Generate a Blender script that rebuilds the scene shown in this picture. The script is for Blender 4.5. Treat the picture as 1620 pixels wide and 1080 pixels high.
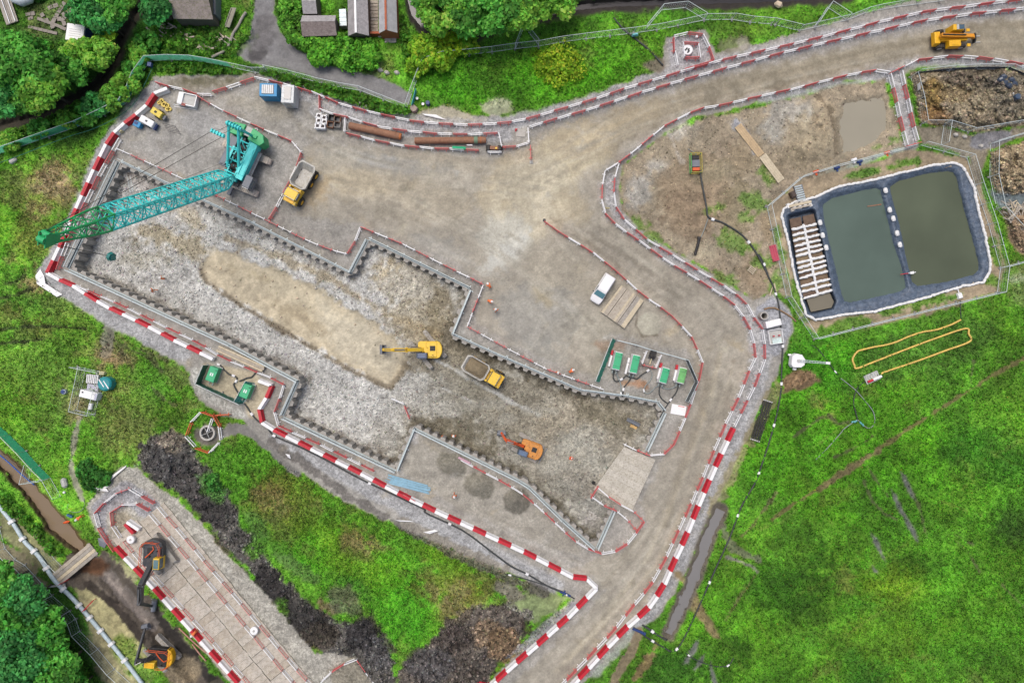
import bpy, bmesh, math, random
import numpy as np
from mathutils import Vector, Matrix
random.seed(7)
RNG = np.random.default_rng(11)
SC = bpy.context.scene
for o in list(bpy.data.objects):
    bpy.data.objects.remove(o)
COL = SC.collection
# ------------------------------------------------------------------ camera, sky, sun, exposure
S = 0.09            # metres per photo pixel on the ground plane
CAMZ = 100.0        # drone height
cam = bpy.data.cameras.new('Camera')
cam.sensor_width = 36.0
cam.lens = 36.0 * CAMZ / (1620 * S)
cam.clip_start = 1.0
cam.clip_end = 3000.0
co = bpy.data.objects.new('Camera', cam)
co.location = (0, 0, CAMZ)
co.rotation_euler = (0, 0, 0)
COL.objects.link(co)
SC.camera = co
SUN_EL, SUN_AZ = 68.0, 330.0      # compass bearing of the (veiled) sun
world = bpy.data.worlds.new('World')
SC.world = world
world.use_nodes = True
wn = world.node_tree
wn.nodes.clear()
sky = wn.nodes.new('ShaderNodeTexSky')
sky.sky_type = 'NISHITA'
sky.sun_disc = False
sky.sun_elevation = math.radians(SUN_EL)
sky.sun_rotation = math.radians(SUN_AZ)
sky.air_density = 1.0
sky.dust_density = 6.0
sky.ozone_density = 1.0
bg = wn.nodes.new('ShaderNodeBackground')
bg.inputs['Strength'].default_value = 0.15
wo = wn.nodes.new('ShaderNodeOutputWorld')
wn.links.new(sky.outputs[0], bg.inputs['Color'])
wn.links.new(bg.outputs[0], wo.inputs['Surface'])
sl_ = bpy.data.lights.new('sun', 'SUN')
sl_.energy = 1.5
sl_.angle = math.radians(30)
sl_.color = (1.0, 0.985, 0.965)
so_ = bpy.data.objects.new('sun', sl_)
az = math.radians(SUN_AZ); el = math.radians(SUN_EL)
sdir = Vector((math.sin(az) * math.cos(el), math.cos(az) * math.cos(el), math.sin(el)))
so_.rotation_euler = sdir.to_track_quat('Z', 'Y').to_euler()
so_.location = (0, 0, 60)
COL.objects.link(so_)
SC.view_settings.view_transform = 'Standard'
SC.view_settings.look = 'None'
SC.view_settings.gamma = 1.0
SC.view_settings.use_curve_mapping = False
SC.view_settings.exposure = 0.05

# ------------------------------------------------------------------ helpers
def P(px, py, z=0.0):
    k = S * (CAMZ - z) / CAMZ
    return Vector(((px - 810) * k, (540 - py) * k, z))
def C(ox, oy, s, pts):
    return [(ox + x / s, oy + y / s) for x, y in pts]
KALB = 0.72
def lin(c):
    return tuple((((v / 255.0) / 12.92) if v / 255.0 <= 0.04045 else (((v / 255.0) + 0.055) / 1.055) ** 2.4) * KALB for v in c)
MATS = {}
def mat(name, rgb, rough=0.55, metal=0.0, var=0.12, dirt=0.12, scale=1.5, bump=0.0, dirt_glint_col=(120, 108, 90), spec=0.4):
    if name in MATS:
        return MATS[name]
    m = bpy.data.materials.new(name)
    m.use_nodes = True
    nt = m.node_tree
    b = nt.nodes['Principled BSDF']
    b.inputs['Roughness'].default_value = rough
    b.inputs['Metallic'].default_value = metal
    b.inputs['Specular IOR Level'].default_value = spec
    tc = nt.nodes.new('ShaderNodeTexCoord')
    n1 = nt.nodes.new('ShaderNodeTexNoise'); n1.inputs['Scale'].default_value = scale; n1.inputs['Detail'].default_value = 6
    nt.links.new(tc.outputs['Object'], n1.inputs['Vector'])
    r1 = nt.nodes.new('ShaderNodeMapRange'); r1.inputs['From Min'].default_value = 0.3; r1.inputs['From Max'].default_value = 0.7
    r1.inputs['To Min'].default_value = 1 - var; r1.inputs['To Max'].default_value = 1 + var
    nt.links.new(n1.outputs['Fac'], r1.inputs['Value'])
    mul = nt.nodes.new('ShaderNodeVectorMath'); mul.operation = 'SCALE'
    mul.inputs[0].default_value = lin(rgb)
    nt.links.new(r1.outputs[0], mul.inputs['Scale'])
    n2 = nt.nodes.new('ShaderNodeTexNoise'); n2.inputs['Scale'].default_value = scale * 2.7; n2.inputs['Detail'].default_value = 8
    n2.inputs['Roughness'].default_value = 0.7
    nt.links.new(tc.outputs['Object'], n2.inputs['Vector'])
    r2 = nt.nodes.new('ShaderNodeMapRange'); r2.inputs['From Min'].default_value = 0.48; r2.inputs['From Max'].default_value = 0.72
    r2.inputs['To Max'].default_value = min(1, dirt * 4)
    nt.links.new(n2.outputs['Fac'], r2.inputs['Value'])
    mx = nt.nodes.new('ShaderNodeMix'); mx.data_type = 'RGBA'
    nt.links.new(r2.outputs[0], mx.inputs[0])
    nt.links.new(mul.outputs[0], mx.inputs[6])
    mx.inputs[7].default_value = (*lin(dirt_glint_col), 1)
    nt.links.new(mx.outputs[2], b.inputs['Base Color'])
    if bump:
        bp = nt.nodes.new('ShaderNodeBump'); bp.inputs['Strength'].default_value = bump; bp.inputs['Distance'].default_value = 0.1
        nt.links.new(n2.outputs['Fac'], bp.inputs['Height'])
        nt.links.new(bp.outputs[0], b.inputs['Normal'])
    MATS[name] = m
    return m

class MB:
    """collects simple shapes; build() links them as one mesh object"""
    def __init__(s):
        s.v = []; s.f = []; s.m = []
    def add(s, vs, fs, mi=0):
        o = len(s.v)
        s.v += [tuple(v) for v in vs]
        s.f += [tuple(i + o for i in f) for f in fs]
        s.m += [mi] * len(fs)
        return s
    def box(s, c, d, rz=0, ry=0, rx=0, mi=0, top=(1, 1), shift=(0, 0)):
        hx, hy, hz = d[0] / 2, d[1] / 2, d[2] / 2
        vs = [Vector((x * hx * (top[0] if z > 0 else 1) + (shift[0] if z > 0 else 0), y * hy * (top[1] if z > 0 else 1) + (shift[1] if z > 0 else 0), z * hz))
              for z in (-1, 1) for x, y in ((-1, -1), (1, -1), (1, 1), (-1, 1))]
        if rz or ry or rx:
            M = Matrix.Rotation(rz, 3, 'Z') @ Matrix.Rotation(ry, 3, 'Y') @ Matrix.Rotation(rx, 3, 'X')
            vs = [M @ v for v in vs]
        c = Vector(c)
        return s.add([v + c for v in vs], [(3, 2, 1, 0), (4, 5, 6, 7), (0, 1, 5, 4), (1, 2, 6, 5), (2, 3, 7, 6), (3, 0, 4, 7)], mi)
    def prism(s, poly, z0, z1, mi=0, top=1.0, axis='z'):
        a = sum((poly[i][0] * poly[(i + 1) % len(poly)][1] - poly[(i + 1) % len(poly)][0] * poly[i][1]) for i in range(len(poly)))
        if a < 0: poly = poly[::-1]
        n = len(poly)
        cx = sum(p[0] for p in poly) / n; cy = sum(p[1] for p in poly) / n
        lo = [(x, y, z0) for x, y in poly]
        hi = [(cx + (x - cx) * top, cy + (y - cy) * top, z1) for x, y in poly]
        vs = lo + hi
        if axis == 'y':      # poly given as (x, z), extruded along y from z0 to z1
            vs = [(x, -z, y) for x, y, z in vs]
        fs = [tuple(range(n - 1, -1, -1)), tuple(range(n, 2 * n))] + [(i, (i + 1) % n, n + (i + 1) % n, n + i) for i in range(n)]
        return s.add(vs, fs, mi)
    def tube(s, p0, p1, r, n=8, r2=None, mi=0):
        p0 = Vector(p0); p1 = Vector(p1); r2 = r if r2 is None else r2
        d = (p1 - p0)
        if d.length < 1e-6: return s
        d.normalize()
        a = d.orthogonal().normalized(); b = d.cross(a)
        vs = []
        for p, rr in ((p0, r), (p1, r2)):
            for i in range(n):
                t = 2 * math.pi * i / n
                vs.append(p + a * (rr * math.cos(t)) + b * (rr * math.sin(t)))
        fs = [(i, (i + 1) % n, n + (i + 1) % n, n + i) for i in range(n)] + [tuple(range(n - 1, -1, -1)), tuple(range(n, 2 * n))]
        return s.add(vs, fs, mi)
    def path(s, pts, r, n=6, mi=0, closed=False):
        pts = [Vector(p) for p in pts]
        vs = []; k = len(pts)
        for i, p in enumerate(pts):
            d = (pts[min(i + 1, k - 1)] - pts[max(i - 1, 0)])
            if closed: d = pts[(i + 1) % k] - pts[i - 1]
            d.normalize()
            a = d.cross(Vector((0, 0, 1)))
            a = a.normalized() if a.length > 1e-4 else d.orthogonal().normalized()
            b = a.cross(d)
            rr = r[i] if isinstance(r, (list, tuple)) else r
            for j in range(n):
                t = 2 * math.pi * j / n
                vs.append(p + a * (rr * math.cos(t)) + b * (rr * math.sin(t)))
        fs = []
        for i in range(k if closed else k - 1):
            i2 = (i + 1) % k
            fs += [(i * n + j, i * n + (j + 1) % n, i2 * n + (j + 1) % n, i2 * n + j) for j in range(n)]
        if not closed:
            fs += [tuple(range(n - 1, -1, -1)), tuple(range((k - 1) * n, k * n))]
        return s.add(vs, fs, mi)
    def ring(s, c, r0, r1, h, n=20, mi=0):
        vs = []
        for r, z in ((r0, 0), (r1, 0), (r1, h), (r0, h)):
            vs += [(c[0] + r * math.cos(2 * math.pi * i / n), c[1] + r * math.sin(2 * math.pi * i / n), c[2] + z) for i in range(n)]
        fs = []
        for a in range(4):
            b = (a + 1) % 4
            fs += [(a * n + i, a * n + (i + 1) % n, b * n + (i + 1) % n, b * n + i) for i in range(n)]
        return s.add(vs, fs, mi)
    def mesh(s, name, mats):
        me = bpy.data.meshes.new(name)
        me.from_pydata(s.v, [], s.f)
        for m in (mats if isinstance(mats, (list, tuple)) else [mats]):
            me.materials.append(m)
        if any(s.m):
            me.polygons.foreach_set('material_index', s.m)
        me.update()
        return me
    def build(s, name, mats, parent=None, bevel=0.0, smooth=False):
        return link(name, s.mesh(name, mats), parent, bevel, smooth)

def link(name, me, parent=None, bevel=0.0, smooth=False):
    o = bpy.data.objects.new(name, me)
    COL.objects.link(o)
    if parent is not None: o.parent = parent
    if smooth:
        me.polygons.foreach_set('use_smooth', [True] * len(me.polygons))
    if bevel:
        md = o.modifiers.new('bevel', 'BEVEL'); md.width = bevel; md.segments = 2; md.limit_method = 'ANGLE'
    return o
def tag(o, label=None, cat=None, group=None, kind=None):
    if label: o['label'] = label
    if cat: o['category'] = cat
    if group: o['group'] = group
    if kind: o['kind'] = kind
    return o
def thing(name, label, cat, loc=(0, 0, 0), rz=0.0, group=None):
    o = bpy.data.objects.new(name, None)
    o.empty_display_size = 0.3
    COL.objects.link(o)
    o.location = loc; o.rotation_euler = (0, 0, rz)
    return tag(o, label, cat, group)
def rot(dx, dy):
    return math.atan2(-dy, dx)
def copy_tree(o, parent=None):
    c = o.copy(); COL.objects.link(c); c.parent = parent
    for ch in list(o.children): copy_tree(ch, c)
    return c
def smooth_path(pts, n=6):
    """Catmull-Rom through 3-D points"""
    pts = [Vector(p) for p in pts]
    out = []
    for i in range(len(pts) - 1):
        p0 = pts[max(i - 1, 0)]; p1 = pts[i]; p2 = pts[i + 1]; p3 = pts[min(i + 2, len(pts) - 1)]
        for k in range(n):
            t = k / n
            out.append(0.5 * ((2 * p1) + (p2 - p0) * t + (2 * p0 - 5 * p1 + 4 * p2 - p3) * t * t + (3 * p1 - p0 - 3 * p2 + p3) * t ** 3))
    out.append(pts[-1])
    return out
# ------------------------------------------------------------------ terrain rasters
def sm(a, b, x):
    t = np.clip((x - a) / (b - a), 0, 1)
    return t * t * (3 - 2 * t)
class Raster:
    def __init__(s, x0, y0, x1, y1, step, base, seed=1):
        s.x0, s.y0, s.step = x0, y0, step
        s.W = int((x1 - x0) / step) + 1; s.H = int((y1 - y0) / step) + 1
        xs = x0 + np.arange(s.W) * step; ys = y0 + np.arange(s.H) * step
        s.GX, s.GY = np.meshgrid(xs.astype(np.float32), ys.astype(np.float32))
        s.col = np.empty((s.H, s.W, 3), np.float32); s.col[:] = base
        s.msk = np.zeros((s.H, s.W, 3), np.float32)
        s.z = np.zeros((s.H, s.W), np.float32)
        s.reg = np.zeros((s.H, s.W), np.int8)
        s.rng = np.random.default_rng(seed)
        s.n8 = s.fbm(9, 3); s.n30 = s.fbm(34, 4); s.n110 = s.fbm(120, 4); s.n3 = s.fbm(4, 2)
    def vn(s, sc):
        g = s.rng.random((int(s.H * s.step / sc) + 3, int(s.W * s.step / sc) + 3)).astype(np.float32) * 2 - 1
        u = (s.GX - s.x0) / sc; v = (s.GY - s.y0) / sc
        i = u.astype(int); j = v.astype(int)
        fu = u - i; fv = v - j
        fu = fu * fu * (3 - 2 * fu); fv = fv * fv * (3 - 2 * fv)
        return (g[j, i] * (1 - fu) + g[j, i + 1] * fu) * (1 - fv) + (g[j + 1, i] * (1 - fu) + g[j + 1, i + 1] * fu) * fv
    def fbm(s, sc, oc):
        out = 0; a = 1.0; t = 0
        for k in range(oc):
            out = out + s.vn(max(sc / 2 ** k, s.step)) * a; t += a; a *= 0.55
        return (out / t * 1.5).astype(np.float32)
    def win(s, pts, m):
        xs = [p[0] for p in pts]; ys = [p[1] for p in pts]
        i0 = max(0, int((min(xs) - m - s.x0) / s.step)); i1 = min(s.W, int((max(xs) + m - s.x0) / s.step) + 2)
        j0 = max(0, int((min(ys) - m - s.y0) / s.step)); j1 = min(s.H, int((max(ys) + m - s.y0) / s.step) + 2)
        return (slice(j0, max(j0, j1)), slice(i0, max(i0, i1)))
    def dist(s, pts, m, closed):
        w = s.win(pts, m)
        X = s.GX[w]; Y = s.GY[w]
        d2 = np.full(X.shape, 1e12, np.float32); ins = np.zeros(X.shape, bool)
        n = len(pts)
        for k in range(n if closed else n - 1):
            ax, ay = pts[k]; bx, by = pts[(k + 1) % n]
            ex, ey = bx - ax, by - ay
            L = ex * ex + ey * ey + 1e-9
            t = np.clip(((X - ax) * ex + (Y - ay) * ey) / L, 0, 1)
            d2 = np.minimum(d2, (X - ax - t * ex) ** 2 + (Y - ay - t * ey) ** 2)
            if closed and ay != by:
                c = ((ay > Y) != (by > Y)) & (X < ex * (Y - ay) / (by - ay) + ax)
                ins ^= c
        d = np.sqrt(d2)
        return w, np.where(ins, -d, d) if closed else d
    def lay(s, w, d, rgb, soft, rough, a, grass, stone, wet, reg, var):
        if d.size == 0: return
        dd = d + s.n8[w] * rough + s.n30[w] * rough * 0.8
        m = (1 - sm(-soft, soft, dd)) * a
        if var: m = m * np.clip(0.75 + s.n30[w] * var + s.n8[w] * var * 0.5, 0, 1)
        if rgb is not None:
            c = np.array(rgb, np.float32) * (1 + 0.05 * s.n30[w] + 0.04 * s.n8[w])[..., None]
            s.col[w] = s.col[w] * (1 - m[..., None]) + c * m[..., None]
        for k, v in enumerate((grass, stone, wet)):
            if v is not None: s.msk[w][..., k] = s.msk[w][..., k] * (1 - m) + v * m
        if reg is not None:
            s.reg[w][m > 0.5] = reg
    def poly(s, pts, rgb, soft=2.5, rough=3, a=1.0, grass=None, stone=None, wet=None, reg=None, var=0):
        w, d = s.dist(pts, soft + rough * 2 + 4, True)
        s.lay(w, d, rgb, soft, rough, a, grass, stone, wet, reg, var)
    def line(s, pts, width, rgb, soft=1.5, rough=1.5, a=1.0, grass=None, stone=None, wet=None, reg=None, var=0):
        w, d = s.dist(pts, width + soft + rough * 2 + 4, False)
        s.lay(w, d - width / 2, rgb, soft, rough, a, grass, stone, wet, reg, var)
    def spot(s, cx, cy, rx, ry, rgb, ang=0, **k):
        c, t = math.cos(math.radians(ang)), math.sin(math.radians(ang))
        pts = [(cx + rx * math.cos(u) * c - ry * math.sin(u) * t, cy + rx * math.cos(u) * t + ry * math.sin(u) * c) for u in [i * math.pi / 9 for i in range(18)]]
        k.setdefault('soft', 6); k.setdefault('rough', 6)
        s.poly(pts, rgb, **k)
    def up(s, pts, h, soft, noise=0.0, closed=True, width=0):
        w, d = s.dist(pts, soft + 10, closed)
        if d.size == 0: return
        if not closed: d = d - width / 2
        s.z[w] += h * (1 - sm(-soft, soft * 0.35, d + 2 * s.n8[w])) * (1 + noise * (s.n8[w] + s.n30[w]))
    def at(s, px, py):
        i = min(max(int(round((px - s.x0) / s.step)), 0), s.W - 1); j = min(max(int(round((py - s.y0) / s.step)), 0), s.H - 1)
        return float(s.z[j, i])
    def meshes(s, names, drop, material):
        k = S * (CAMZ - s.z) / CAMZ
        V = np.stack([(s.GX - 810) * k, (540 - s.GY) * k, s.z], -1).reshape(-1, 3)
        c = np.clip(s.col, 4, 250) / 255.0
        c = np.where(c <= 0.04045, c / 12.92, ((c + 0.055) / 1.055) ** 2.4) * KALB
        c4 = np.concatenate([c, np.ones(c.shape[:2] + (1,), np.float32)], -1).reshape(-1, 4)
        m4 = np.concatenate([s.msk, np.ones(c.shape[:2] + (1,), np.float32)], -1).reshape(-1, 4)
        idx = np.arange(s.H * s.W).reshape(s.H, s.W)
        quads = np.stack([idx[1:, :-1], idx[1:, 1:], idx[:-1, 1:], idx[:-1, :-1]], -1)
        r = s.reg[:-1, :-1]
        out = {}
        for rid, nm in names.items():
            sel = (r == rid) & ~drop
            q = quads[sel]
            if not len(q): continue
            used, inv = np.unique(q.reshape(-1), return_inverse=True)
            out[nm] = np_mesh(nm, V[used], inv.reshape(-1, 4), material, {'Col': c4[used], 'Msk': m4[used]}, smooth=True)
        return out
def np_mesh(name, V, F, material, attrs=None, smooth=False, parent=None):
    me = bpy.data.meshes.new(name)
    n, k = len(F), F.shape[1]
    me.vertices.add(len(V)); me.vertices.foreach_set('co', np.ascontiguousarray(V, np.float32).reshape(-1))
    me.loops.add(n * k); me.loops.foreach_set('vertex_index', np.ascontiguousarray(F, np.int32).reshape(-1))
    me.polygons.add(n); me.polygons.foreach_set('loop_start', np.arange(n, dtype=np.int32) * k)
    if smooth: me.polygons.foreach_set('use_smooth', np.ones(n, bool))
    me.update(calc_edges=True)
    for a, arr in (attrs or {}).items():
        at = me.attributes.new(a, 'FLOAT_COLOR', 'POINT')
        at.data.foreach_set('color', np.ascontiguousarray(arr, np.float32).reshape(-1))
    me.materials.append(material)
    return link(name, me, parent)

def ground_material():
    m = bpy.data.materials.new('ground_surface'); m.use_nodes = True
    nt = m.node_tree; N = nt.nodes; L = nt.links
    b = N['Principled BSDF']
    b.inputs['Specular IOR Level'].default_value = 0.25
    tc = N.new('ShaderNodeTexCoord')
    ac = N.new('ShaderNodeAttribute'); ac.attribute_name = 'Col'
    am = N.new('ShaderNodeAttribute'); am.attribute_name = 'Msk'
    sp = N.new('ShaderNodeSeparateColor'); L.new(am.outputs['Color'], sp.inputs[0])
    def noise(sc, det, ro=0.6):
        n = N.new('ShaderNodeTexNoise'); n.inputs['Scale'].default_value = sc; n.inputs['Detail'].default_value = det; n.inputs['Roughness'].default_value = ro
        L.new(tc.outputs['Object'], n.inputs['Vector']); return n.outputs['Fac']
    def rng(x, a, c, lo, hi):
        r = N.new('ShaderNodeMapRange'); L.new(x, r.inputs['Value'])
        for k, v in zip(('From Min', 'From Max', 'To Min', 'To Max'), (a, c, lo, hi)): r.inputs[k].default_value = v
        return r.outputs[0]
    def mth(op, a, c):
        n = N.new('ShaderNodeMath'); n.operation = op
        for i, x in enumerate((a, c)):
            if isinstance(x, (int, float)): n.inputs[i].default_value = x
            else: L.new(x, n.inputs[i])
        return n.outputs[0]
    nA = noise(0.55, 7, 0.65); nB = noise(3.4, 7, 0.8); nC = noise(0.12, 4)
    vo = N.new('ShaderNodeTexVoronoi'); vo.inputs['Scale'].default_value = 3.2; L.new(tc.outputs['Object'], vo.inputs['Vector'])
    vo2 = N.new('ShaderNodeTexVoronoi'); vo2.inputs['Scale'].default_value = 6.5; L.new(tc.outputs['Object'], vo2.inputs['Vector'])
    svo = N.new('ShaderNodeSeparateColor'); L.new(vo.outputs['Color'], svo.inputs[0])
    svo2 = N.new('ShaderNodeSeparateColor'); L.new(vo2.outputs['Color'], svo2.inputs[0])
    # earth: soft mottling
    earth = mth('MULTIPLY', rng(nA, 0.3, 0.7, 0.90, 1.10), rng(nB, 0.3, 0.7, 0.76, 1.24))
    # grass: stronger clumping
    grass = mth('MULTIPLY', rng(nA, 0.3, 0.7, 0.72, 1.28), rng(nB, 0.3, 0.7, 0.45, 1.55))
    stone = mth('MULTIPLY', rng(svo.outputs[0], 0, 1, 0.70, 1.3), rng(svo2.outputs[1], 0, 1, 0.70, 1.3))
    mixg = N.new('ShaderNodeMix'); L.new(sp.outputs[0], mixg.inputs[0]); L.new(earth, mixg.inputs[2]); L.new(grass, mixg.inputs[3])
    mixs = N.new('ShaderNodeMix'); L.new(sp.outputs[1], mixs.inputs[0]); mixs.inputs[2].default_value = 1.0; L.new(stone, mixs.inputs[3])
    fac = mth('MULTIPLY', mixg.outputs[0], mixs.outputs[0])
    sc = N.new('ShaderNodeVectorMath'); sc.operation = 'SCALE'; L.new(ac.outputs['Color'], sc.inputs[0]); L.new(fac, sc.inputs['Scale'])
    # grass hue drift towards straw
    tint = N.new('ShaderNodeMix'); tint.data_type = 'RGBA'; tint.blend_type = 'MULTIPLY'
    tf = mth('MULTIPLY', sp.outputs[0], rng(nC, 0.42, 0.68, 0.0, 0.55))
    L.new(tf, tint.inputs[0]); L.new(sc.outputs[0], tint.inputs[6]); tint.inputs[7].default_value = (1.45, 0.98, 0.85, 1)
    L.new(tint.outputs[2], b.inputs['Base Color'])
    L.new(rng(sp.outputs[2], 0, 1, 0.92, 0.35), b.inputs['Roughness'])
    bp = N.new('ShaderNodeBump'); bp.inputs['Distance'].default_value = 0.12
    hs = mth('ADD', mth('MULTIPLY', nB, 0.9), mth('MULTIPLY', svo.outputs[0], mth('MULTIPLY', sp.outputs[1], 0.45)))
    L.new(hs, bp.inputs['Height'])
    L.new(rng(sp.outputs[2], 0, 1, 0.55, 0.1), bp.inputs['Strength'])
    L.new(bp.outputs[0], b.inputs['Normal'])
    return m
GM = ground_material()

PIT = [(191,257),(110,425),(368,545),(474,602),(449,658),(627,743),(655,675),(820,757),(838,768),(891,820),(942,866),(969,805),(1020,712),(1049,651),
       (1038,637),(992,628),(917,618),(800,568),(714,529),(743,458),(584,380),(556,434),(400,355),(218,270)]
YARD = [(243,120),(300,117),(365,119),(400,116),(440,124),(500,142),(560,165),(620,186),(655,196),(668,178),(700,168),(745,180),(800,186),(850,179),(905,160),(960,142),(1005,124),(1048,112),
        (1052,58),(1116,48),(1132,84),(1210,64),(1300,38),(1400,10),(1470,-4),(1700,-40),(1700,122),(1640,112),(1600,106),(1560,103),(1500,101),(1455,104),(1432,118),(1455,232),(1436,236),(1409,130),
        (1340,128),(1260,150),(1180,168),(1100,186),(1052,210),(1010,245),(985,262),(980,300),(984,332),(1012,360),(1062,394),(1110,422),(1160,452),(1190,474),(1222,462),(1250,490),(1256,520),(1240,560),(1226,600),(1196,660),(1170,722),
        (1140,780),(1112,840),(1092,890),(1066,940),(1040,976),(1012,990),(985,1010),(940,1060),(890,1120),(860,1145),(735,1145),(770,1080),(810,1040),(860,1000),(905,950),(880,936),(820,912),(760,885),(690,858),(640,838),(590,815),(520,780),(455,730),(410,690),(385,665),(350,655),
        (315,632),(302,608),(300,588),(262,562),(200,530),(150,505),(100,468),(62,446),(60,428),(85,385),(110,340),(128,300),(142,262),(160,218),(190,190),(214,160)]
T = Raster(-60, -60, 1680, 1140, 2.0, (92, 140, 44), 5)
T.msk[..., 0] = 1
T.col *= (1 + 0.08 * T.n110 + 0.10 * T.n30 + 0.06 * T.n8)[..., None]
T.z += 0.10 * T.n30 + 0.06 * T.n8 + 0.05 * T.n3
G = dict(grass=1, stone=0, wet=0); E = dict(grass=0.1, stone=0.15, wet=0); ST = dict(grass=0, stone=0.8, wet=0); FL = dict(grass=0, stone=0.1, wet=0)
# --- meadows: tints
for a in [(1330,700,200,130,(86,144,34),20),(1500,900,190,150,(82,132,38),0),(1150,980,90,70,(98,150,40),0),(1450,560,140,40,(84,122,52),-18),(1300,560,60,60,(82,150,38),0),
          (1240,930,70,40,(62,104,30),10),(1290,880,30,26,(52,92,28),0),(1600,830,30,24,(60,88,36),0),(1445,900,40,18,(62,100,30),0),(1560,720,70,40,(66,118,36),20),(1380,1020,40,90,(64,120,40),10),
          (1420,930,60,30,(120,150,42),10),(1400,1000,60,50,(112,150,44),0),(1520,960,80,60,(100,156,44),0),(1260,1060,90,30,(90,140,40),0),(1130,1040,60,40,(66,110,32),10),(1060,1060,50,30,(58,100,34),0),
          (60,300,60,40,(124,134,70),0),(90,285,34,30,(150,132,104),0),(70,380,60,36,(112,122,62),0),(40,470,60,60,(92,138,52),0),(110,480,40,40,(110,132,64),0),(60,580,70,50,(108,142,58),0),(190,640,60,60,(112,140,62),0),
          (200,690,50,40,(126,138,76),0),(110,640,26,36,(130,136,84),0),(120,540,50,30,(96,138,48),0),(250,600,40,30,(92,140,48),0),(170,560,36,26,(134,128,88),0),(80,660,30,30,(98,128,54),0),
          (450,800,60,50,(122,132,60),30),(520,860,60,40,(112,150,44),30),(430,790,34,18,(140,126,82),30),(565,860,30,14,(140,124,84),30),(490,880,22,30,(96,168,40),0),(640,960,50,70,(84,156,40),0),(600,900,50,30,(108,160,40),0),
          (720,930,60,30,(128,130,62),10),(700,880,50,20,(116,156,46),20),(720,960,40,30,(132,126,72),0),(790,900,40,20,(96,140,46),20),
          (700,110,60,50,(92,150,40),0),(900,110,110,50,(92,156,36),-14),(880,100,36,26,(170,176,40),0),(960,70,100,40,(96,146,42),-14),(740,150,60,20,(84,150,36),20),(1180,50,60,20,(104,142,52),0),
          (590,110,26,40,(112,148,60),0),(600,118,12,26,(166,166,130),0),(520,90,40,30,(82,150,38),0),(330,90,80,24,(88,140,40),0),(290,60,40,26,(96,140,50),0),(440,130,80,12,(96,156,44),14),(600,170,60,14,(98,158,44),16)]:
    T.spot(a[0], a[1], a[2], a[3], a[4], ang=a[5], soft=18, rough=12, a=0.75)
MR = np.random.default_rng(17)
pal = [(132, 146, 74), (150, 148, 96), (82, 124, 40), (112, 160, 60), (142, 136, 94), (104, 150, 48), (122, 166, 58)]
for k in range(150):
    x_, y_ = MR.uniform(-20, 1640), MR.uniform(-20, 1100)
    T.spot(x_, y_, MR.uniform(8, 46), MR.uniform(5, 22), pal[MR.integers(len(pal))], ang=MR.uniform(-50, 50), soft=10, rough=12, a=MR.uniform(0.25, 0.6))
for k in range(70):      # rougher, browner sward on the left and in the lower strip
    x_, y_ = (MR.uniform(-10, 290), MR.uniform(250, 700)) if k < 40 else (MR.uniform(380, 820), MR.uniform(770, 960))
    T.spot(x_, y_, MR.uniform(6, 26), MR.uniform(4, 14), [(146, 138, 92), (128, 134, 74), (110, 128, 66), (154, 142, 104), (96, 116, 56)][MR.integers(5)], ang=MR.uniform(0, 60), soft=7, rough=10, a=MR.uniform(0.35, 0.75))
for k in range(26):      # faint wheelings and drainage lines in the right-hand field
    x_, y_ = MR.uniform(1120, 1600), MR.uniform(640, 1080); an = math.radians(MR.choice([-34, -30, 58, 64, 20])); l_ = MR.uniform(40, 150)
    T.line([(x_, y_), (x_ + l_ * .5 * math.cos(an) + MR.normal(0, 4), y_ + l_ * .5 * math.sin(an) + MR.normal(0, 4)), (x_ + l_ * math.cos(an), y_ + l_ * math.sin(an))], MR.uniform(2, 5), [(128, 150, 66), (70, 112, 36), (140, 150, 84)][MR.integers(3)], soft=3, rough=3, a=0.5, var=0.6)
# woodland floor
T.poly([(-60,-60),(260,-60),(255,90),(215,160),(120,220),(-60,250)], (58, 96, 34), soft=20, rough=10, a=0.8)
T.poly([(-60,840),(60,860),(140,950),(200,1080),(220,1140),(-60,1140)], (58, 92, 36), soft=14, rough=8, a=0.85)
T.poly([(640,-60),(1260,-60),(1240,0),(1010,30),(820,64),(700,70),(650,20)], (72, 122, 34), soft=10, rough=6, a=0.7)
for c in [(250,530),(160,560),(30,430),(20,450),(40,515),(210,545)]:
    pass
for pts in [[(0,450),(22,446),(40,434)],[(0,471),(30,465),(48,456)],[(0,521),(40,516),(90,516),(135,520)],[(0,543),(40,540),(70,535)]]:
    T.line(pts, 4, (62, 74, 44), rough=1.5, a=0.85)
for pts in [[(190,545),(240,568),(255,585)],[(215,550),(265,570)],[(170,520),(195,560)],[(240,612),(262,632),(275,640)]]:
    T.line(pts, 5, (92, 96, 68), rough=2, a=0.7)
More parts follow.
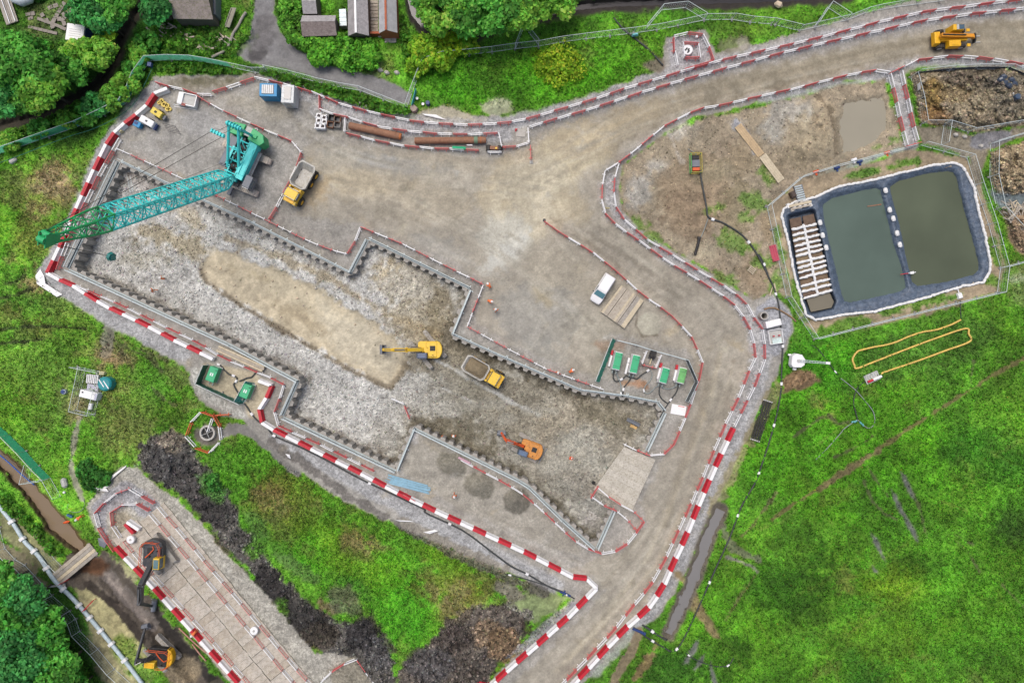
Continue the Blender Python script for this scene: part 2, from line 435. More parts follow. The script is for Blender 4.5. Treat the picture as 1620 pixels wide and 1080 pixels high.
# topsoil bank, dark spoil
SOIL = [(222,700),(262,682),(295,690),(318,730),(350,760),(372,800),(392,840),(440,900),(470,935),(500,962),(540,985),(575,975),(600,1000),(625,1045),(628,1145),(560,1145),(545,1090),(515,1045),(480,1010),(440,960),(390,902),(350,862),(330,835),(288,786),(236,752),(215,735)]
T.poly(SOIL, (96, 90, 82), soft=4, rough=6, grass=0.15, stone=0.55, wet=0, reg=5)
for a in [(270,740,44,26,(78,74,70),35),(330,800,40,26,(66,62,58),45),(300,770,30,20,(92,86,80),45),(430,930,26,40,(54,50,47),-30),(480,985,44,36,(60,56,52),30),(505,1010,30,24,(74,66,56),0),(575,1000,30,30,(62,58,56),0),(600,1030,24,30,(92,88,84),0),(270,700,20,16,(142,128,110),0),(345,865,26,16,(90,84,76),40),(385,905,14,10,(84,82,74),0),(520,960,20,10,(138,118,94),20)]:
    T.spot(a[0], a[1], a[2], a[3], a[4], ang=a[5], soft=5, rough=7, a=0.9)
for a in [(336,770,26,16,(92,140,60),50),(405,830,30,12,(96,136,64),50),(428,870,30,12,(96,150,50),20),(470,900,40,14,(100,128,72),30),(400,875,14,8,(98,150,48),30),(560,930,30,14,(84,140,48),30),(445,960,8,14,(100,150,50),0),(350,730,20,16,(98,150,52),40),(545,950,30,24,(110,110,92),30)]:
    T.spot(a[0], a[1], a[2], a[3], a[4], ang=a[5], soft=5, rough=6, a=0.8, grass=0.8, stone=0)
SP2 = [(626,1060),(660,1030),(705,985),(750,955),(800,955),(838,968),(840,990),(820,1030),(790,1050),(770,1090),(740,1145),(622,1145)]
T.poly(SP2, (98, 88, 78), soft=4, rough=6, grass=0.1, stone=0.5, wet=0, reg=5)
for a in [(770,1000,26,24,(150,126,100),0),(800,1020,30,30,(128,104,78),0),(680,1050,40,30,(92,86,82),0),(830,990,10,14,(62,50,42),0),(720,1010,30,20,(88,78,70),0)]:
    T.spot(a[0], a[1], a[2], a[3], a[4], ang=a[5], soft=5, rough=6, a=0.9)
T.spot(805, 935, 24, 12, (138, 130, 118), ang=15, soft=4, rough=5, grass=0.1, stone=0.4)
T.poly([(850,920),(905,945),(880,965),(840,985),(800,960)], (150, 142, 128), soft=4, rough=5, a=0.7, grass=0.1)
# gravel strip NE of the timber trackway
GST = [(136,795),(150,780),(195,738),(218,738),(231,754),(250,771),(284,788),(297,805),(316,823),(330,837),(344,860),(385,900),(434,956),(474,1007),(500,1030),(530,1030),(560,1045),(600,1090),(610,1145),(420,1145),(300,1000),(180,865),(160,850),(140,820)]
T.poly(GST, (172, 166, 154), soft=2, rough=3, reg=1, **ST)
T.poly([(143,800),(170,775),(200,760),(235,780),(262,806),(240,830),(200,800),(170,812),(168,850),(158,845)], (160, 158, 160), soft=3, rough=2, a=0.9)
T.spot(195, 830, 22, 22, (160, 150, 130), soft=5, rough=3)
T.poly([(520,1060),(560,1036),(600,1100),(600,1145),(540,1145)], (148, 140, 124), soft=2, rough=2)
# foot tracks across the left meadow
T.line([(166,540),(172,520),(168,560)], 16, (128, 124, 112), rough=3, a=0.8, **E)
T.line([(126,660),(118,690),(112,728),(118,756),(130,790)], 11, (136, 132, 118), rough=2.5, a=0.9, **E)
T.line([(345,690),(375,675),(410,690),(440,720),(470,745)], 16, (132, 128, 122), rough=3, reg=1, **E)
T.spot(330, 690, 22, 18, (104, 98, 90), soft=4, rough=4, **E)
T.spot(330, 684, 9, 9, (60, 58, 56), soft=2, rough=1, **E)
T.poly([(120,585),(176,590),(150,655),(112,645)], (108, 120, 78), soft=5, rough=4, a=0.7)
# green banks by the streams
T.line([(-20,770),(40,830),(80,875)], 26, (84, 132, 44), rough=4)
T.line([(20,700),(50,740),(80,780)], 20, (108, 148, 56), rough=4)
T.line([(-20,860),(20,880),(60,930)], 30, (110, 104, 82), rough=5, **E)
T.poly([(0,800),(60,840),(110,905),(90,920),(40,880),(0,850)], (122, 114, 90), soft=5, rough=5, a=0.85, **E)
T.poly([(110,905),(170,940),(215,985),(235,1040),(235,1140),(190,1140),(150,1050)], (150, 138, 108), soft=6, rough=6, a=0.9, **E)
T.spot(200, 1030, 30, 20, (112, 132, 66), ang=60, soft=8, rough=6, grass=0.8)
T.spot(225, 1060, 26, 16, (108, 140, 60), soft=6, rough=6, grass=0.9)
T.line([(165,885),(215,940),(275,1010),(330,1080)], 26, (128, 138, 86), rough=5, a=0.9, grass=0.7)
T.spot(200, 905, 24, 14, (150, 148, 110), ang=45, soft=6, rough=4, grass=0.4)
T.line([(120,905),(160,902),(200,945),(235,985),(270,1030),(330,1100)], 54, (92, 84, 74), rough=5, **E)
T.line([(140,925),(185,960),(225,1010)], 14, (56, 50, 44), rough=3, **E)
T.line([(250,975),(285,1020),(330,1070)], 16, (50, 46, 42), rough=4, **E)
T.line([(165,905),(200,945),(240,990)], 20, (120, 112, 104), rough=4, **E)
T.spot(150, 895, 20, 14, (92, 66, 48), soft=4, rough=4, **E)
T.spot(290, 1060, 30, 22, (136, 122, 98), soft=4, rough=4, **ST)
# tarmac lane and farm track
LANE = [(402,-60),(432,-60),(434,20),(446,52),(470,78),(505,98),(560,112),(612,126),(652,148),(650,168),(610,158),(560,140),(500,124),(450,108),(410,104),(385,96),(372,86),(392,56),(402,20)]
T.poly(LANE, (138, 134, 134), soft=2, rough=2, reg=3, **FL)
T.spot(415, 60, 16, 40, (112, 106, 106), ang=20, soft=8, rough=6, a=0.6)
T.line([(400,80),(440,96),(520,120),(600,140)], 8, (158, 154, 152), rough=4, a=0.5)
T.spot(405, 88, 14, 8, (84, 80, 80), soft=4, rough=6, a=0.7)
# yard
T.poly(YARD, (160, 154, 145), soft=2, rough=2.5, reg=1, grass=0, stone=0.35, wet=0)
T.poly([(660,178),(700,168),(745,178),(760,196),(700,205),(665,200)], (186, 176, 150), soft=4, rough=5, a=0.8)
T.poly([(665,182),(720,188),(735,196),(680,196)], (196, 178, 140), soft=3, rough=2, a=0.9)
T.spot(785, 168, 26, 14, (190, 182, 164), soft=4, rough=5, a=0.9, **E)
T.poly([(240,126),(300,122),(340,128),(390,120),(400,122),(350,142),(300,140),(262,132)], (142, 134, 116), soft=5, rough=5, a=0.8)
T.spot(330, 128, 40, 7, (110, 104, 82), soft=5, rough=5, a=0.8)
# light grey crushed stone verges
for pts, w in [([(70,430),(120,340),(160,235),(210,165),(250,135)], 18),([(75,440),(170,500),(290,560)], 26),([(440,690),(560,760),(700,835),(880,925)], 26),
               ([(430,130),(540,165),(650,194),(760,204),(850,186),(960,155),(1060,120),(1160,96),(1300,62),(1430,34),(1600,8)], 26),([(500,175),(640,205),(800,215)], 20),
               ([(1190,510),(1204,545),(1196,590),(1170,650),(1150,700)], 40),([(1140,720),(1100,815),(1070,890),(1035,950),(990,1000),(940,1055)], 30),
               ([(966,285),(965,320),(985,350),(1060,408),(1150,462),(1190,500)], 16),([(1416,120),(1442,228)], 24),([(1440,228),(1360,254),(1290,282),(1262,298)], 20),([(1440,100),(1540,100),(1620,112)], 14),([(1400,122),(1330,135),(1200,160)], 14)]:
    T.line(pts, w, (172, 170, 169), rough=3, soft=4, a=0.85, grass=0, stone=0.75, wet=0, reg=1)
T.poly([(1195,485),(1225,468),(1250,495),(1252,525),(1232,560),(1205,560)], (164, 163, 166), soft=3, rough=2, stone=0.7, grass=0, reg=1)
T.poly([(1056,62),(1112,54),(1128,86),(1110,104),(1060,108)], (168, 164, 164), soft=3, rough=2, stone=0.7)
T.line([(430,700),(560,790),(700,866),(860,938)], 12, (116, 110, 104), rough=4, a=0.85, stone=0.5)
T.line([(640,826),(730,870),(800,900)], 14, (150, 142, 130), rough=4, a=0.9, stone=0.6)
T.poly([(905,945),(880,965),(800,1040),(830,1030),(915,955)], (150, 148, 150), soft=3, rough=2)
# haul road
ROAD = [(1680,18),(1600,30),(1500,40),(1400,60),(1300,84),(1200,106),(1100,134),(1020,156),(940,184),(880,206),(850,235),(850,262),(780,250),(640,235),(500,225),(480,235),(485,300),(470,340),(560,352),(600,362),(700,405),(775,448),(760,470),(752,510),(800,540),(900,585),(960,600),(945,540),
        (975,525),(1085,555),(1100,570),(1095,640),(1070,690),(1045,725),(1015,800),(1020,830),(985,870),(940,880),(900,900),(940,915),(960,935),(930,965),(860,1035),(790,1110),(780,1145),(855,1145),(910,1080),(985,1008),(1030,945),(1060,880),(1085,820),(1120,740),(1150,665),(1180,600),(1190,560),(1180,520),(1150,478),(1060,420),(985,368),(950,340),(946,290),(960,260),(1030,212),(1090,176),(1200,150),(1330,120),(1430,92),(1500,86),(1600,96),(1680,110)]
T.poly(ROAD, (164, 155, 142), soft=7, rough=5, reg=2, grass=0, stone=0.12, wet=0)
T.poly([(1680,22),(1500,46),(1300,86),(1150,122),(1040,156),(960,190),(950,250),(1030,205),(1100,172),(1250,138),(1420,92),(1500,84),(1680,104)], (148, 137, 119), soft=7, rough=4, a=0.95)
BE = (190, 175, 150)
for a in [(560,290,60,26,BE,10,.75),(640,310,110,40,(180,166,144),12,.5),(500,300,24,26,(182,160,128),60,.8),(850,270,110,44,BE,-28,.9),(900,250,70,40,(192,178,152),-30,.9),(840,320,80,60,(194,182,160),-50,.9),(800,380,40,40,(200,194,182),-50,.85),(800,400,50,12,(206,202,194),-40,.8),(930,220,60,22,(186,170,144),-22,.9),(1000,185,60,14,(178,162,136),-20,.8),
          (700,260,70,20,(170,158,140),5,.5),(600,330,60,20,(150,142,130),10,.5),(640,262,90,10,(170,168,166),6,.6),(560,245,60,10,(174,172,170),8,.6),(900,330,30,24,(186,172,148),30,.8),(880,430,60,40,(166,156,140),30,.6),(850,500,70,50,(158,154,148),0,.6),(930,520,50,30,(166,158,144),0,.6),(860,560,40,20,(162,158,150),20,.6),(700,395,50,12,(170,166,160),24,.6),(540,250,30,14,(176,168,152),0,.5)]:
    T.spot(a[0], a[1], a[2], a[3], a[4], ang=a[5], soft=12, rough=10, a=a[6])
for pts, w, c in [([(955,380),(1000,410),(1060,450)],5,(120,110,98)),([(940,375),(1000,425),(1070,470)],5,(124,114,102)),([(920,372),(980,425),(1040,470)],4,(132,122,108)),([(870,345),(905,365),(950,395)],4,(140,128,112)),([(1230,128),(1350,98),(1450,72)],5,(132,121,104)),([(1250,118),(1400,80),(1560,56)],4,(160,148,128)),
                  ([(1140,560),(1120,640),(1090,720),(1060,800),(1020,890)],8,(186,172,148)),([(1120,600),(1100,680),(1070,760),(1050,830)],10,(142,130,112)),([(1160,570),(1150,620),(1110,720)],6,(150,138,120)),([(1080,810),(1040,890),(980,960),(900,1040)],7,(184,170,148)),([(1000,920),(950,985),(880,1060)],10,(190,178,156)),([(1010,850),(960,920),(920,950)],9,(150,140,124)),([(1090,480),(1130,520),(1150,560)],8,(176,168,154)),([(560,300),(620,320),(720,345)],4,(140,130,116)),([(940,320),(900,345),(870,352)],3,(150,136,114))]:
    T.line(pts, w, c, rough=3, soft=4, a=0.6, var=0.5)
T.spot(965, 545, 26, 8, (176, 128, 96), ang=0, soft=6, rough=5, a=0.35)
T.spot(1010, 607, 14, 5, (196, 134, 92), soft=4, rough=4, a=0.6); T.spot(990, 606, 8, 4, (196, 140, 96), soft=4, rough=3, a=0.5)
T.spot(860, 470, 24, 10, (176, 160, 130), ang=40, soft=8, rough=6, a=0.6)
T.spot(1027, 512, 19, 19, (178, 171, 155), soft=1.5, rough=2, wet=0.1, stone=0)
T.line([(1008,494),(1006,515),(1016,532),(1040,530)], 2.5, (118, 108, 94), rough=1, a=0.8)
T.poly([(560,404),(572,362),(640,392),(765,455),(742,515),(716,526),(742,456),(584,380),(556,432),(480,396)], (156, 150, 142), soft=3, rough=2, a=0.8)
T.poly([(655,680),(730,720),(830,775),(880,830),(930,880),(850,860),(720,800),(635,750)], (164, 156, 142), soft=5, rough=4, a=0.8)
T.spot(655, 688, 8, 12, (204, 198, 194), ang=-20, soft=4, rough=4, a=0.8)
for a in [(715,735,26,18),(757,768,26,20),(817,792,22,20)]:
    T.spot(a[0], a[1], a[2], a[3], (128, 122, 108) if a[0] != 817 else (118, 112, 100), ang=25, soft=3, rough=2.5, a=0.85, stone=0.5)
# crane compound: grey stone, dark streaks
T.poly([(190,235),(260,150),(310,165),(470,225),(480,245),(440,330),(400,340),(280,275)], (162, 157, 150), soft=8, rough=5, a=0.7, stone=0.45)
T.spot(330, 200, 50, 20, (174, 170, 166), ang=20, soft=10, rough=8, a=0.6)
T.spot(400, 165, 60, 14, (170, 160, 142), ang=15, soft=10, rough=8, a=0.6)
# left pump compound
T.poly(C(290,530,7.2,[(220,330),(300,320),(800,400),(1000,590),(880,960),(720,930),(690,780),(210,560)]), (186, 172, 146), soft=3, rough=2, a=0.95, stone=0.3)
T.line(C(290,530,7.2,[(140,420),(150,560),(260,680),(450,790),(680,920)]), 12, (184, 180, 170), soft=3, rough=3, stone=0.8, grass=0)
# dirt field
FIELD = [(985,262),(1012,240),(1055,210),(1100,190),(1180,172),(1260,154),(1340,132),(1398,126),(1410,160),(1432,232),(1370,252),(1300,274),(1262,294),(1214,326),(1236,400),(1258,470),(1240,470),(1222,462),(1190,474),(1160,452),(1110,422),(1062,394),(1012,360),(984,332),(980,300)]
T.poly(FIELD, (158, 144, 122), soft=3, rough=3, reg=4, grass=0.15, stone=0.35, wet=0)
for a in [(1080,205,30,20,(190,184,172),0,.8),(1040,262,24,12,(188,182,172),0,.7),(1010,300,18,30,(182,178,170),20,.7),(1110,210,34,20,(140,128,108),0,.7),(1100,300,60,60,(158,138,112),0,.7),(1090,340,40,40,(152,132,108),0,.7),(1250,190,50,34,(182,178,168),-20,.7),(1280,220,40,40,(176,160,132),0,.8),(1300,180,20,30,(190,170,140),0,.7),(1265,255,50,20,(150,136,112),0,.6),(1180,250,30,30,(150,134,108),0,.7),(1170,330,30,40,(150,136,106),0,.6),(1130,270,30,20,(148,138,112),0,.6),(1165,195,14,12,(168,168,170),30,.9),(1110,402,22,14,(184,172,146),0,.8),(1200,430,30,30,(164,144,118),0,.8),(1220,350,20,30,(166,146,116),0,.7)]:
    T.spot(a[0], a[1], a[2], a[3], a[4], ang=a[5], soft=9, rough=9, a=a[6])
for a in [(1012,354,12,6,40),(1036,374,14,6,36),(1205,270,7,9,0),(1215,284,8,10,0),(1195,320,24,14,20),(1160,380,26,14,30),(1210,415,18,14,0),(1190,390,14,12,0),(1418,220,12,9,0),(1395,232,18,5,-15),(1150,440,20,7,30),(1228,445,14,20,0),(1130,330,14,8,0),(1180,345,14,10,0)]:
    T.spot(a[0], a[1], a[2], a[3], (108, 150, 62), ang=a[4], soft=5, rough=7, a=0.7, grass=0.9, stone=0)
T.line([(1165,192),(1180,215),(1196,240)], 12, (166, 166, 170), rough=2, a=0.8)
T.line([(1290,150),(1310,170),(1322,200),(1325,240)], 8, (122, 108, 88), rough=4, a=0.7)
# lagoon surrounds
T.poly([(1214,326),(1265,286),(1360,262),(1440,236),(1530,246),(1548,285),(1575,360),(1590,420),(1580,462),(1440,505),(1292,535),(1262,500),(1240,420)], (166, 148, 122), soft=3, rough=3, reg=4, grass=0.1, stone=0.2)
for a in [(1425,262,30,4,-14),(1370,272,40,4,-14),(1500,240,12,4,10),(1455,480,70,9,-12),(1330,520,50,12,-14),(1262,470,8,40,-14),(1300,526,26,8,-14),(1572,400,10,22,-14),(1570,445,12,8,0),(1235,390,6,30,-12)]:
    T.spot(a[0], a[1], a[2], a[3], (98, 148, 52), ang=a[4], soft=4, rough=6, a=0.85, grass=0.9)
# rubble plots at the right edge
RUB = [(1440,114),(1500,108),(1580,106),(1680,122),(1680,196),(1600,200),(1540,210),(1495,198),(1455,196)]
T.poly(RUB, (142, 128, 106), soft=2, rough=2, reg=4, grass=0.1, stone=0.9)
for a in [(1475,150,16,34,(148,120,66),0),(1480,185,26,12,(146,112,76),0),(1540,160,34,24,(158,144,118),0),(1590,130,34,10,(110,104,92),0),(1520,120,50,7,(118,106,90),0),(1600,165,30,20,(124,116,100),0),(1510,150,20,10,(176,154,118),0)]:
    T.spot(a[0], a[1], a[2], a[3], a[4], ang=a[5], soft=7, rough=8, a=0.75)
T.poly([(1450,200),(1490,202),(1540,214),(1600,204),(1680,196),(1680,205),(1600,222),(1565,240),(1545,290),(1532,250),(1500,236),(1458,226)], (140, 130, 112), soft=3, rough=3, reg=4, grass=0.1, stone=0.5)
T.poly([(1540,212),(1600,206),(1600,222),(1552,240),(1532,232)], (134, 132, 134), soft=3, rough=2)
T.poly([(1567,240),(1600,228),(1680,215),(1680,305),(1578,310),(1570,290)], (158, 140, 112), soft=2, rough=2, reg=4, grass=0.1, stone=0.9)
T.poly([(1562,300),(1600,308),(1680,300),(1680,330),(1580,330)], (118, 124, 132), soft=3, rough=2, grass=0, stone=0.1)
T.poly([(1580,330),(1680,326),(1680,420),(1640,420),(1600,390)], (146, 124, 100), soft=3, rough=3, reg=4, grass=0.1, stone=0.7)
T.poly([(1590,420),(1680,400),(1680,500),(1600,480)], (136, 146, 96), soft=10, rough=8, a=0.7)
T.spot(1610, 440, 14, 8, (170, 170, 166), soft=6, rough=4, a=0.6)
# field tracks, ruts and puddle mud in the right meadow
T.line([(1221,822),(1252,799),(1304,768),(1356,734),(1407,698),(1459,664),(1511,631),(1563,597),(1660,545)], 6, (122, 108, 74), rough=2.5, a=0.9, **E)
T.line([(1304,768),(1340,742),(1390,712)], 9, (130, 114, 84), rough=3, a=0.8, **E)
for pts, w in [([(1368,732),(1388,762),(1405,785)],3),([(1366,760),(1380,792),(1400,812),(1420,822)],3),([(1446,780),(1455,805),(1466,850)],3),([(1255,690),(1300,660)],3),([(1310,655),(1325,670),(1340,668)],5),([(1380,690),(1360,705),(1320,722)],3),([(1500,845),(1530,870),(1550,905)],3),([(1510,845),(1540,862)],3),([(1585,925),(1620,960)],5),([(1540,570),(1535,612)],5)]:
    T.line(pts, w, (96, 92, 72), rough=2, a=0.75, **E)
PUD = [[(1424,746),(1432,752),(1442,772),(1448,790),(1440,784),(1432,768)],[(1410,774),(1418,782),(1424,798),(1432,818),(1424,812),(1414,792)],[(1376,842),(1388,850),(1394,868),(1402,888),(1394,882),(1384,862)],[(1420,795),(1434,815),(1448,838),(1452,856),(1444,850),(1432,826)],[(1380,895),(1388,902),(1390,908),(1382,904)],
       [(1106,1010),(1102,1030),(1088,1048),(1080,1050),(1090,1030),(1100,1012)],[(1118,1030),(1112,1046),(1100,1062),(1096,1058),(1106,1042)],[(1124,1046),(1130,1062),(1136,1084),(1128,1084),(1122,1060)]]
for p in PUD:
    c = (sum(q[0] for q in p) / len(p), sum(q[1] for q in p) / len(p))
    T.poly(p, (112, 112, 108), soft=2.5, rough=1.5, grass=0, stone=0, wet=1.0)
    T.up(p, -0.10, 4)
T.poly([(1060,900),(1075,905),(1100,930),(1112,960),(1128,985),(1140,1010),(1128,1008),(1108,985),(1092,960),(1085,935)], (142, 124, 92), soft=3, rough=3, **E)
T.line([(1132,815),(1160,870),(1200,885)], 10, (124, 122, 108), rough=4, a=0.8, **E)
T.line([(1150,880),(1190,895),(1198,905)], 6, (132, 128, 120), rough=2, **E)
T.line([(1178,925),(1160,960),(1148,980)], 3, (112, 116, 70), rough=2, a=0.7); T.line([(1198,905),(1180,930),(1160,960)], 3, (120, 116, 80), rough=2, a=0.7)
T.line([(1012,998),(1000,1030),(985,1050),(965,1090),(950,1130)], 13, (146, 128, 106), rough=3, **E)
T.line([(1038,1020),(1020,1050),(1008,1068)], 12, (152, 118, 96), rough=5, a=0.8, **E)
T.line([(1125,810),(1150,760),(1190,690),(1215,640),(1232,610)], 16, (150, 142, 108), rough=6, a=0.8, grass=0.4, stone=0.2)
T.line([(1228,780),(1190,830),(1175,845)], 5, (120, 112, 84), rough=3, a=0.8)
T.poly([(1238,600),(1262,582),(1290,590),(1296,602),(1270,618),(1240,620)], (146, 116, 92), soft=3, rough=3, stone=0.6, grass=0)
T.line([(1060,210),(1070,240),(1080,255)], 8, (190, 182, 170), rough=4, a=0.6)
T.line([(1010,60),(1030,80),(1045,100)], 6, (120, 128, 80), rough=2, a=0.7); T.spot(1036, 104, 16, 10, (140, 128, 112), soft=4, rough=4, **E)
T.line([(970,20),(985,40),(1000,55)], 5, (70, 96, 46), rough=2, a=0.7)
T.spot(1160, 72, 22, 12, (140, 134, 112), soft=6, rough=6, a=0.7, **E); T.spot(1175, 68, 7, 10, (186, 178, 164), soft=3, rough=3, a=0.8)
# allotment ground
T.poly([(40,0),(110,0),(110,60),(40,60)], (112, 122, 82), soft=6, rough=6, a=0.7)
T.poly([(252,30),(350,34),(400,60),(380,90),(280,92)], (112, 140, 72), soft=8, rough=8, a=0.6)
T.spot(610, 45, 30, 10, (118, 132, 88), soft=5, rough=4, a=0.7)
T.poly([(584,0),(600,0),(600,55),(584,55)], (150, 142, 112), soft=2, rough=2, a=0.8, **E)
for a in [(88,288,30,30,0),(60,330,26,12,20),(430,792,30,14,30),(566,862,28,14,35),(718,962,30,16,10),(690,935,24,8,20),(120,645,14,26,0),(170,565,26,14,0),(300,640,14,8,0)]:
    T.spot(a[0], a[1], a[2], a[3], (152, 134, 104), ang=a[4], soft=9, rough=11, a=0.8, var=0.6)
# wheel tracks worn into the yard and the road
TR = np.random.default_rng(3)
for k, off in enumerate((-26, -17, -6, 4, 14, 24)):
    T.line([(915 + off * .5, 362 - off * .6), (965 + off * .55, 392 - off * .6), (1020 + off * .6, 432 - off * .6), (1075 + off * .6, 474 - off * .5)], 4, (126, 118, 104) if k % 2 else (176, 168, 152), soft=2.5, rough=2, a=0.5, var=0.4)
for k, off in enumerate((-14, -6, 3, 12)):
    T.line([(1120, 150 + off), (1250, 118 + off), (1400, 80 + off), (1520, 64 + off), (1640, 62 + off)], 4, (130, 122, 106) if k % 2 else (172, 164, 146), soft=2.5, rough=2, a=0.45, var=0.5)
    T.line([(1150 + off, 600), (1120 + off, 690), (1085 + off, 780), (1040 + off, 880), (985 + off, 950), (900 + off, 1040)], 4, (134, 126, 110) if k % 2 else (190, 180, 160), soft=2.5, rough=2.5, a=0.42, var=0.5)
for flow in ([(500,270),(650,300),(780,300),(900,250),(1010,190),(1200,130),(1450,68),(1640,60)],[(880,300),(930,370),(1020,440),(1100,490),(1150,560),(1120,680),(1080,770),(1030,880),(950,970),(830,1090)],[(520,300),(640,330),(760,400),(860,470),(920,540)],[(1060,760),(1030,830),(960,900),(860,860),(740,800),(670,740)],[(470,180),(560,240),(700,270),(860,290)]):
    for k in range(9):
        ox, oy = TR.normal(0, 16, 2); n_ = len(flow); a_ = TR.integers(0, max(1, n_ - 3)); b_ = min(n_, a_ + 3 + TR.integers(0, 3))
        seg = [(x + ox + TR.normal(0, 5), y + oy + TR.normal(0, 5)) for x, y in flow[a_:b_]]
        if len(seg) < 2: continue
        seg = [tuple(p)[:2] for p in smooth_path([(x, y, 0) for x, y in seg], 5)]
        c_ = (142, 134, 120) if TR.random() < 0.55 else (190, 182, 168)
        for off in (-10, 10):
            T.line([(x + off * 0.6, y + off * 0.8) for x, y in seg], 4, c_, soft=2.5, rough=2, a=0.32, var=0.8)
for k in range(420):
    x_, y_ = TR.uniform(180, 1200), TR.uniform(130, 1080)
    i_, j_ = int((x_ - T.x0) / T.step), int((y_ - T.y0) / T.step)
    if T.reg[j_, i_] not in (1, 2): continue
    c_ = [(186, 182, 174), (140, 132, 118), (196, 186, 164), (150, 140, 122), (176, 160, 132)][TR.integers(5)]
    T.spot(x_, y_, TR.uniform(4, 20), TR.uniform(2, 9), c_, ang=TR.uniform(-60, 60), soft=4, rough=8, a=TR.uniform(0.25, 0.6), var=0.9)
# surface tone per region: crushed stone is paler and greyer than the trafficked mud
def tone(R, ids, rgb, mott):
    m = np.isin(R.reg, ids)
    R.col[m] *= np.array(rgb, np.float32)
    R.col[m] *= (1 + mott * R.n8[m] + mott * 0.8 * R.n30[m] + mott * R.n3[m])[:, None]
tone(T, (1,), (1.01, 1.03, 1.04), 0.03); tone(T, (2,), (1.02, 1.04, 1.035), 0.03); tone(T, (4,), (0.98, 1.0, 1.01), 0.06); tone(T, (5,), (0.98, 1.02, 1.06), 0.12); tone(T, (3,), (0.98, 1.0, 1.0), 0.03); tone(T, (0,), (0.98, 1.03, 0.99), 0.09); mg = T.reg == 0; T.col[mg] *= (1 + 0.06 * T.n110[mg] + 0.05 * T.n30[mg])[:, None]
ml = (T.reg == 0) & (T.GX < 330) & (T.GY > 230); T.col[ml] *= np.array([1.17, 1.13, 1.2], np.float32)
# ------------- heights
T.up(SOIL, 0.8, 22, 0.4)
T.up(SP2, 1.1, 24, 0.4)
T.up(RUB, 0.9, 18, 0.6)
T.up([(1567,240),(1600,228),(1680,215),(1680,305),(1578,310),(1570,290)], 1.1, 16, 0.6)
T.up([(1590,334),(1680,330),(1680,410),(1640,410),(1604,385)], 0.7, 12, 0.6)
T.up([(1240,600),(1262,584),(1290,590),(1294,602),(1270,616),(1242,618)], 1.0, 12, 0.5)
T.up([(1288,155),(1312,172),(1320,240),(1270,260),(1250,230)], 0.6, 16, 0.4)
for a in [(715,735,24),(757,768,24),(817,792,21)]:
    T.up([(a[0] + a[2] * math.cos(t), a[1] + a[2] * .8 * math.sin(t)) for t in [i * .5236 for i in range(12)]], 0.45 if a[0] != 817 else 0.8, 16, 0.25)
flat = np.isin(T.reg, (1, 2, 3))
T.z[flat] = T.z[flat] * 0.35
for a in [(715,735,24),(757,768,24),(817,792,21)]:
    T.up([(a[0] + a[2] * math.cos(t), a[1] + a[2] * .8 * math.sin(t)) for t in [i * .5236 for i in range(12)]], 0.4, 16, 0.25)
STREAM = [(-60,212),(0,200),(65,181),(104,161),(135,145),(156,130),(176,109),(187,85),(192,62),(207,39),(215,21),(226,10),(236,-20),(240,-60)]
RIVER = [(646,-60),(649,0),(655,21),(672,45),(692,56),(724,62),(750,54),(776,44),(802,37),(852,26),(904,13),(955,8),(1033,5),(1137,2),(1220,0),(1330,-6),(1420,-30),(1500,-60)]
BECK_L = [(-60,690),(0,740),(37,780),(61,811),(74,836),(104,860),(130,878),(140,890)]
BECK_R = [(148,872),(133,858),(120,836),(96,808),(70,780),(40,745),(0,706),(-60,655)]
BECK = BECK_L + BECK_R
DITCH = [(1140,806),(1120,850),(1098,914),(1076,962),(1058,1002)]
T.up(STREAM, -1.5, 16, 0.15, False, 16); T.line(STREAM, 20, (66, 62, 52), soft=4, rough=3, **E)
T.up(RIVER, -1.6, 18, 0.15, False, 26); T.line(RIVER, 24, (62, 58, 54), soft=4, rough=3, **E)
T.up(BECK, -1.3, 10, 0.1); T.poly(BECK, (104, 84, 60), soft=4, rough=3, **E); T.line(BECK_L, 6, (74, 60, 46), rough=2, a=0.8, **E)
T.up(DITCH, -0.6, 9, 0.1, False, 20); T.line(DITCH, 26, (112, 106, 94), soft=3, rough=2, **E)
T.up([(120,905),(160,902),(200,945),(235,985),(270,1030),(330,1100)], -1.3, 16, 0.2, False, 30)
POND0 = [(1332,164),(1360,156),(1398,150),(1408,180),(1404,208),(1388,226),(1352,242),(1332,244),(1326,200)]
T.poly(POND0, (164, 154, 132), soft=10, rough=6, **E); T.up(POND0, -0.5, 10, 0.1)
TOE = C(1200,270,3.857,[(230,190),(330,165),(480,102),(650,72),(870,18),(1190,-20),(1235,0),(1258,40),(1300,110),(1330,260),(1370,400),(1400,560),(1392,615),(1360,665),(1240,692),(1000,768),(700,846),(500,868),(350,895),(300,870),(275,795),(225,620),(190,430),(150,285),(165,240)])
wpd, dpd = T.dist(TOE, 10, True)
T.z[wpd] = np.where(dpd < 0, -2.4, T.z[wpd])
# cells inside the excavation are cut out
def inside(poly, X, Y):
    ins = np.zeros(X.shape, bool)
    for k in range(len(poly)):
        ax, ay = poly[k]; bx, by = poly[(k + 1) % len(poly)]
        if ay == by: continue
        ins ^= ((ay > Y) != (by > Y)) & (X < (bx - ax) * (Y - ay) / (by - ay) + ax)
    return ins
drop = inside(PIT, T.GX[:-1, :-1] + 1, T.GY[:-1, :-1] + 1)
for o in T.meshes({0: 'ground', 1: 'gravel_yard', 2: 'haul_road', 3: 'lane', 4: 'bare_earth', 5: 'soil_bank'}, drop, GM).values():
    tag(o, kind='structure')
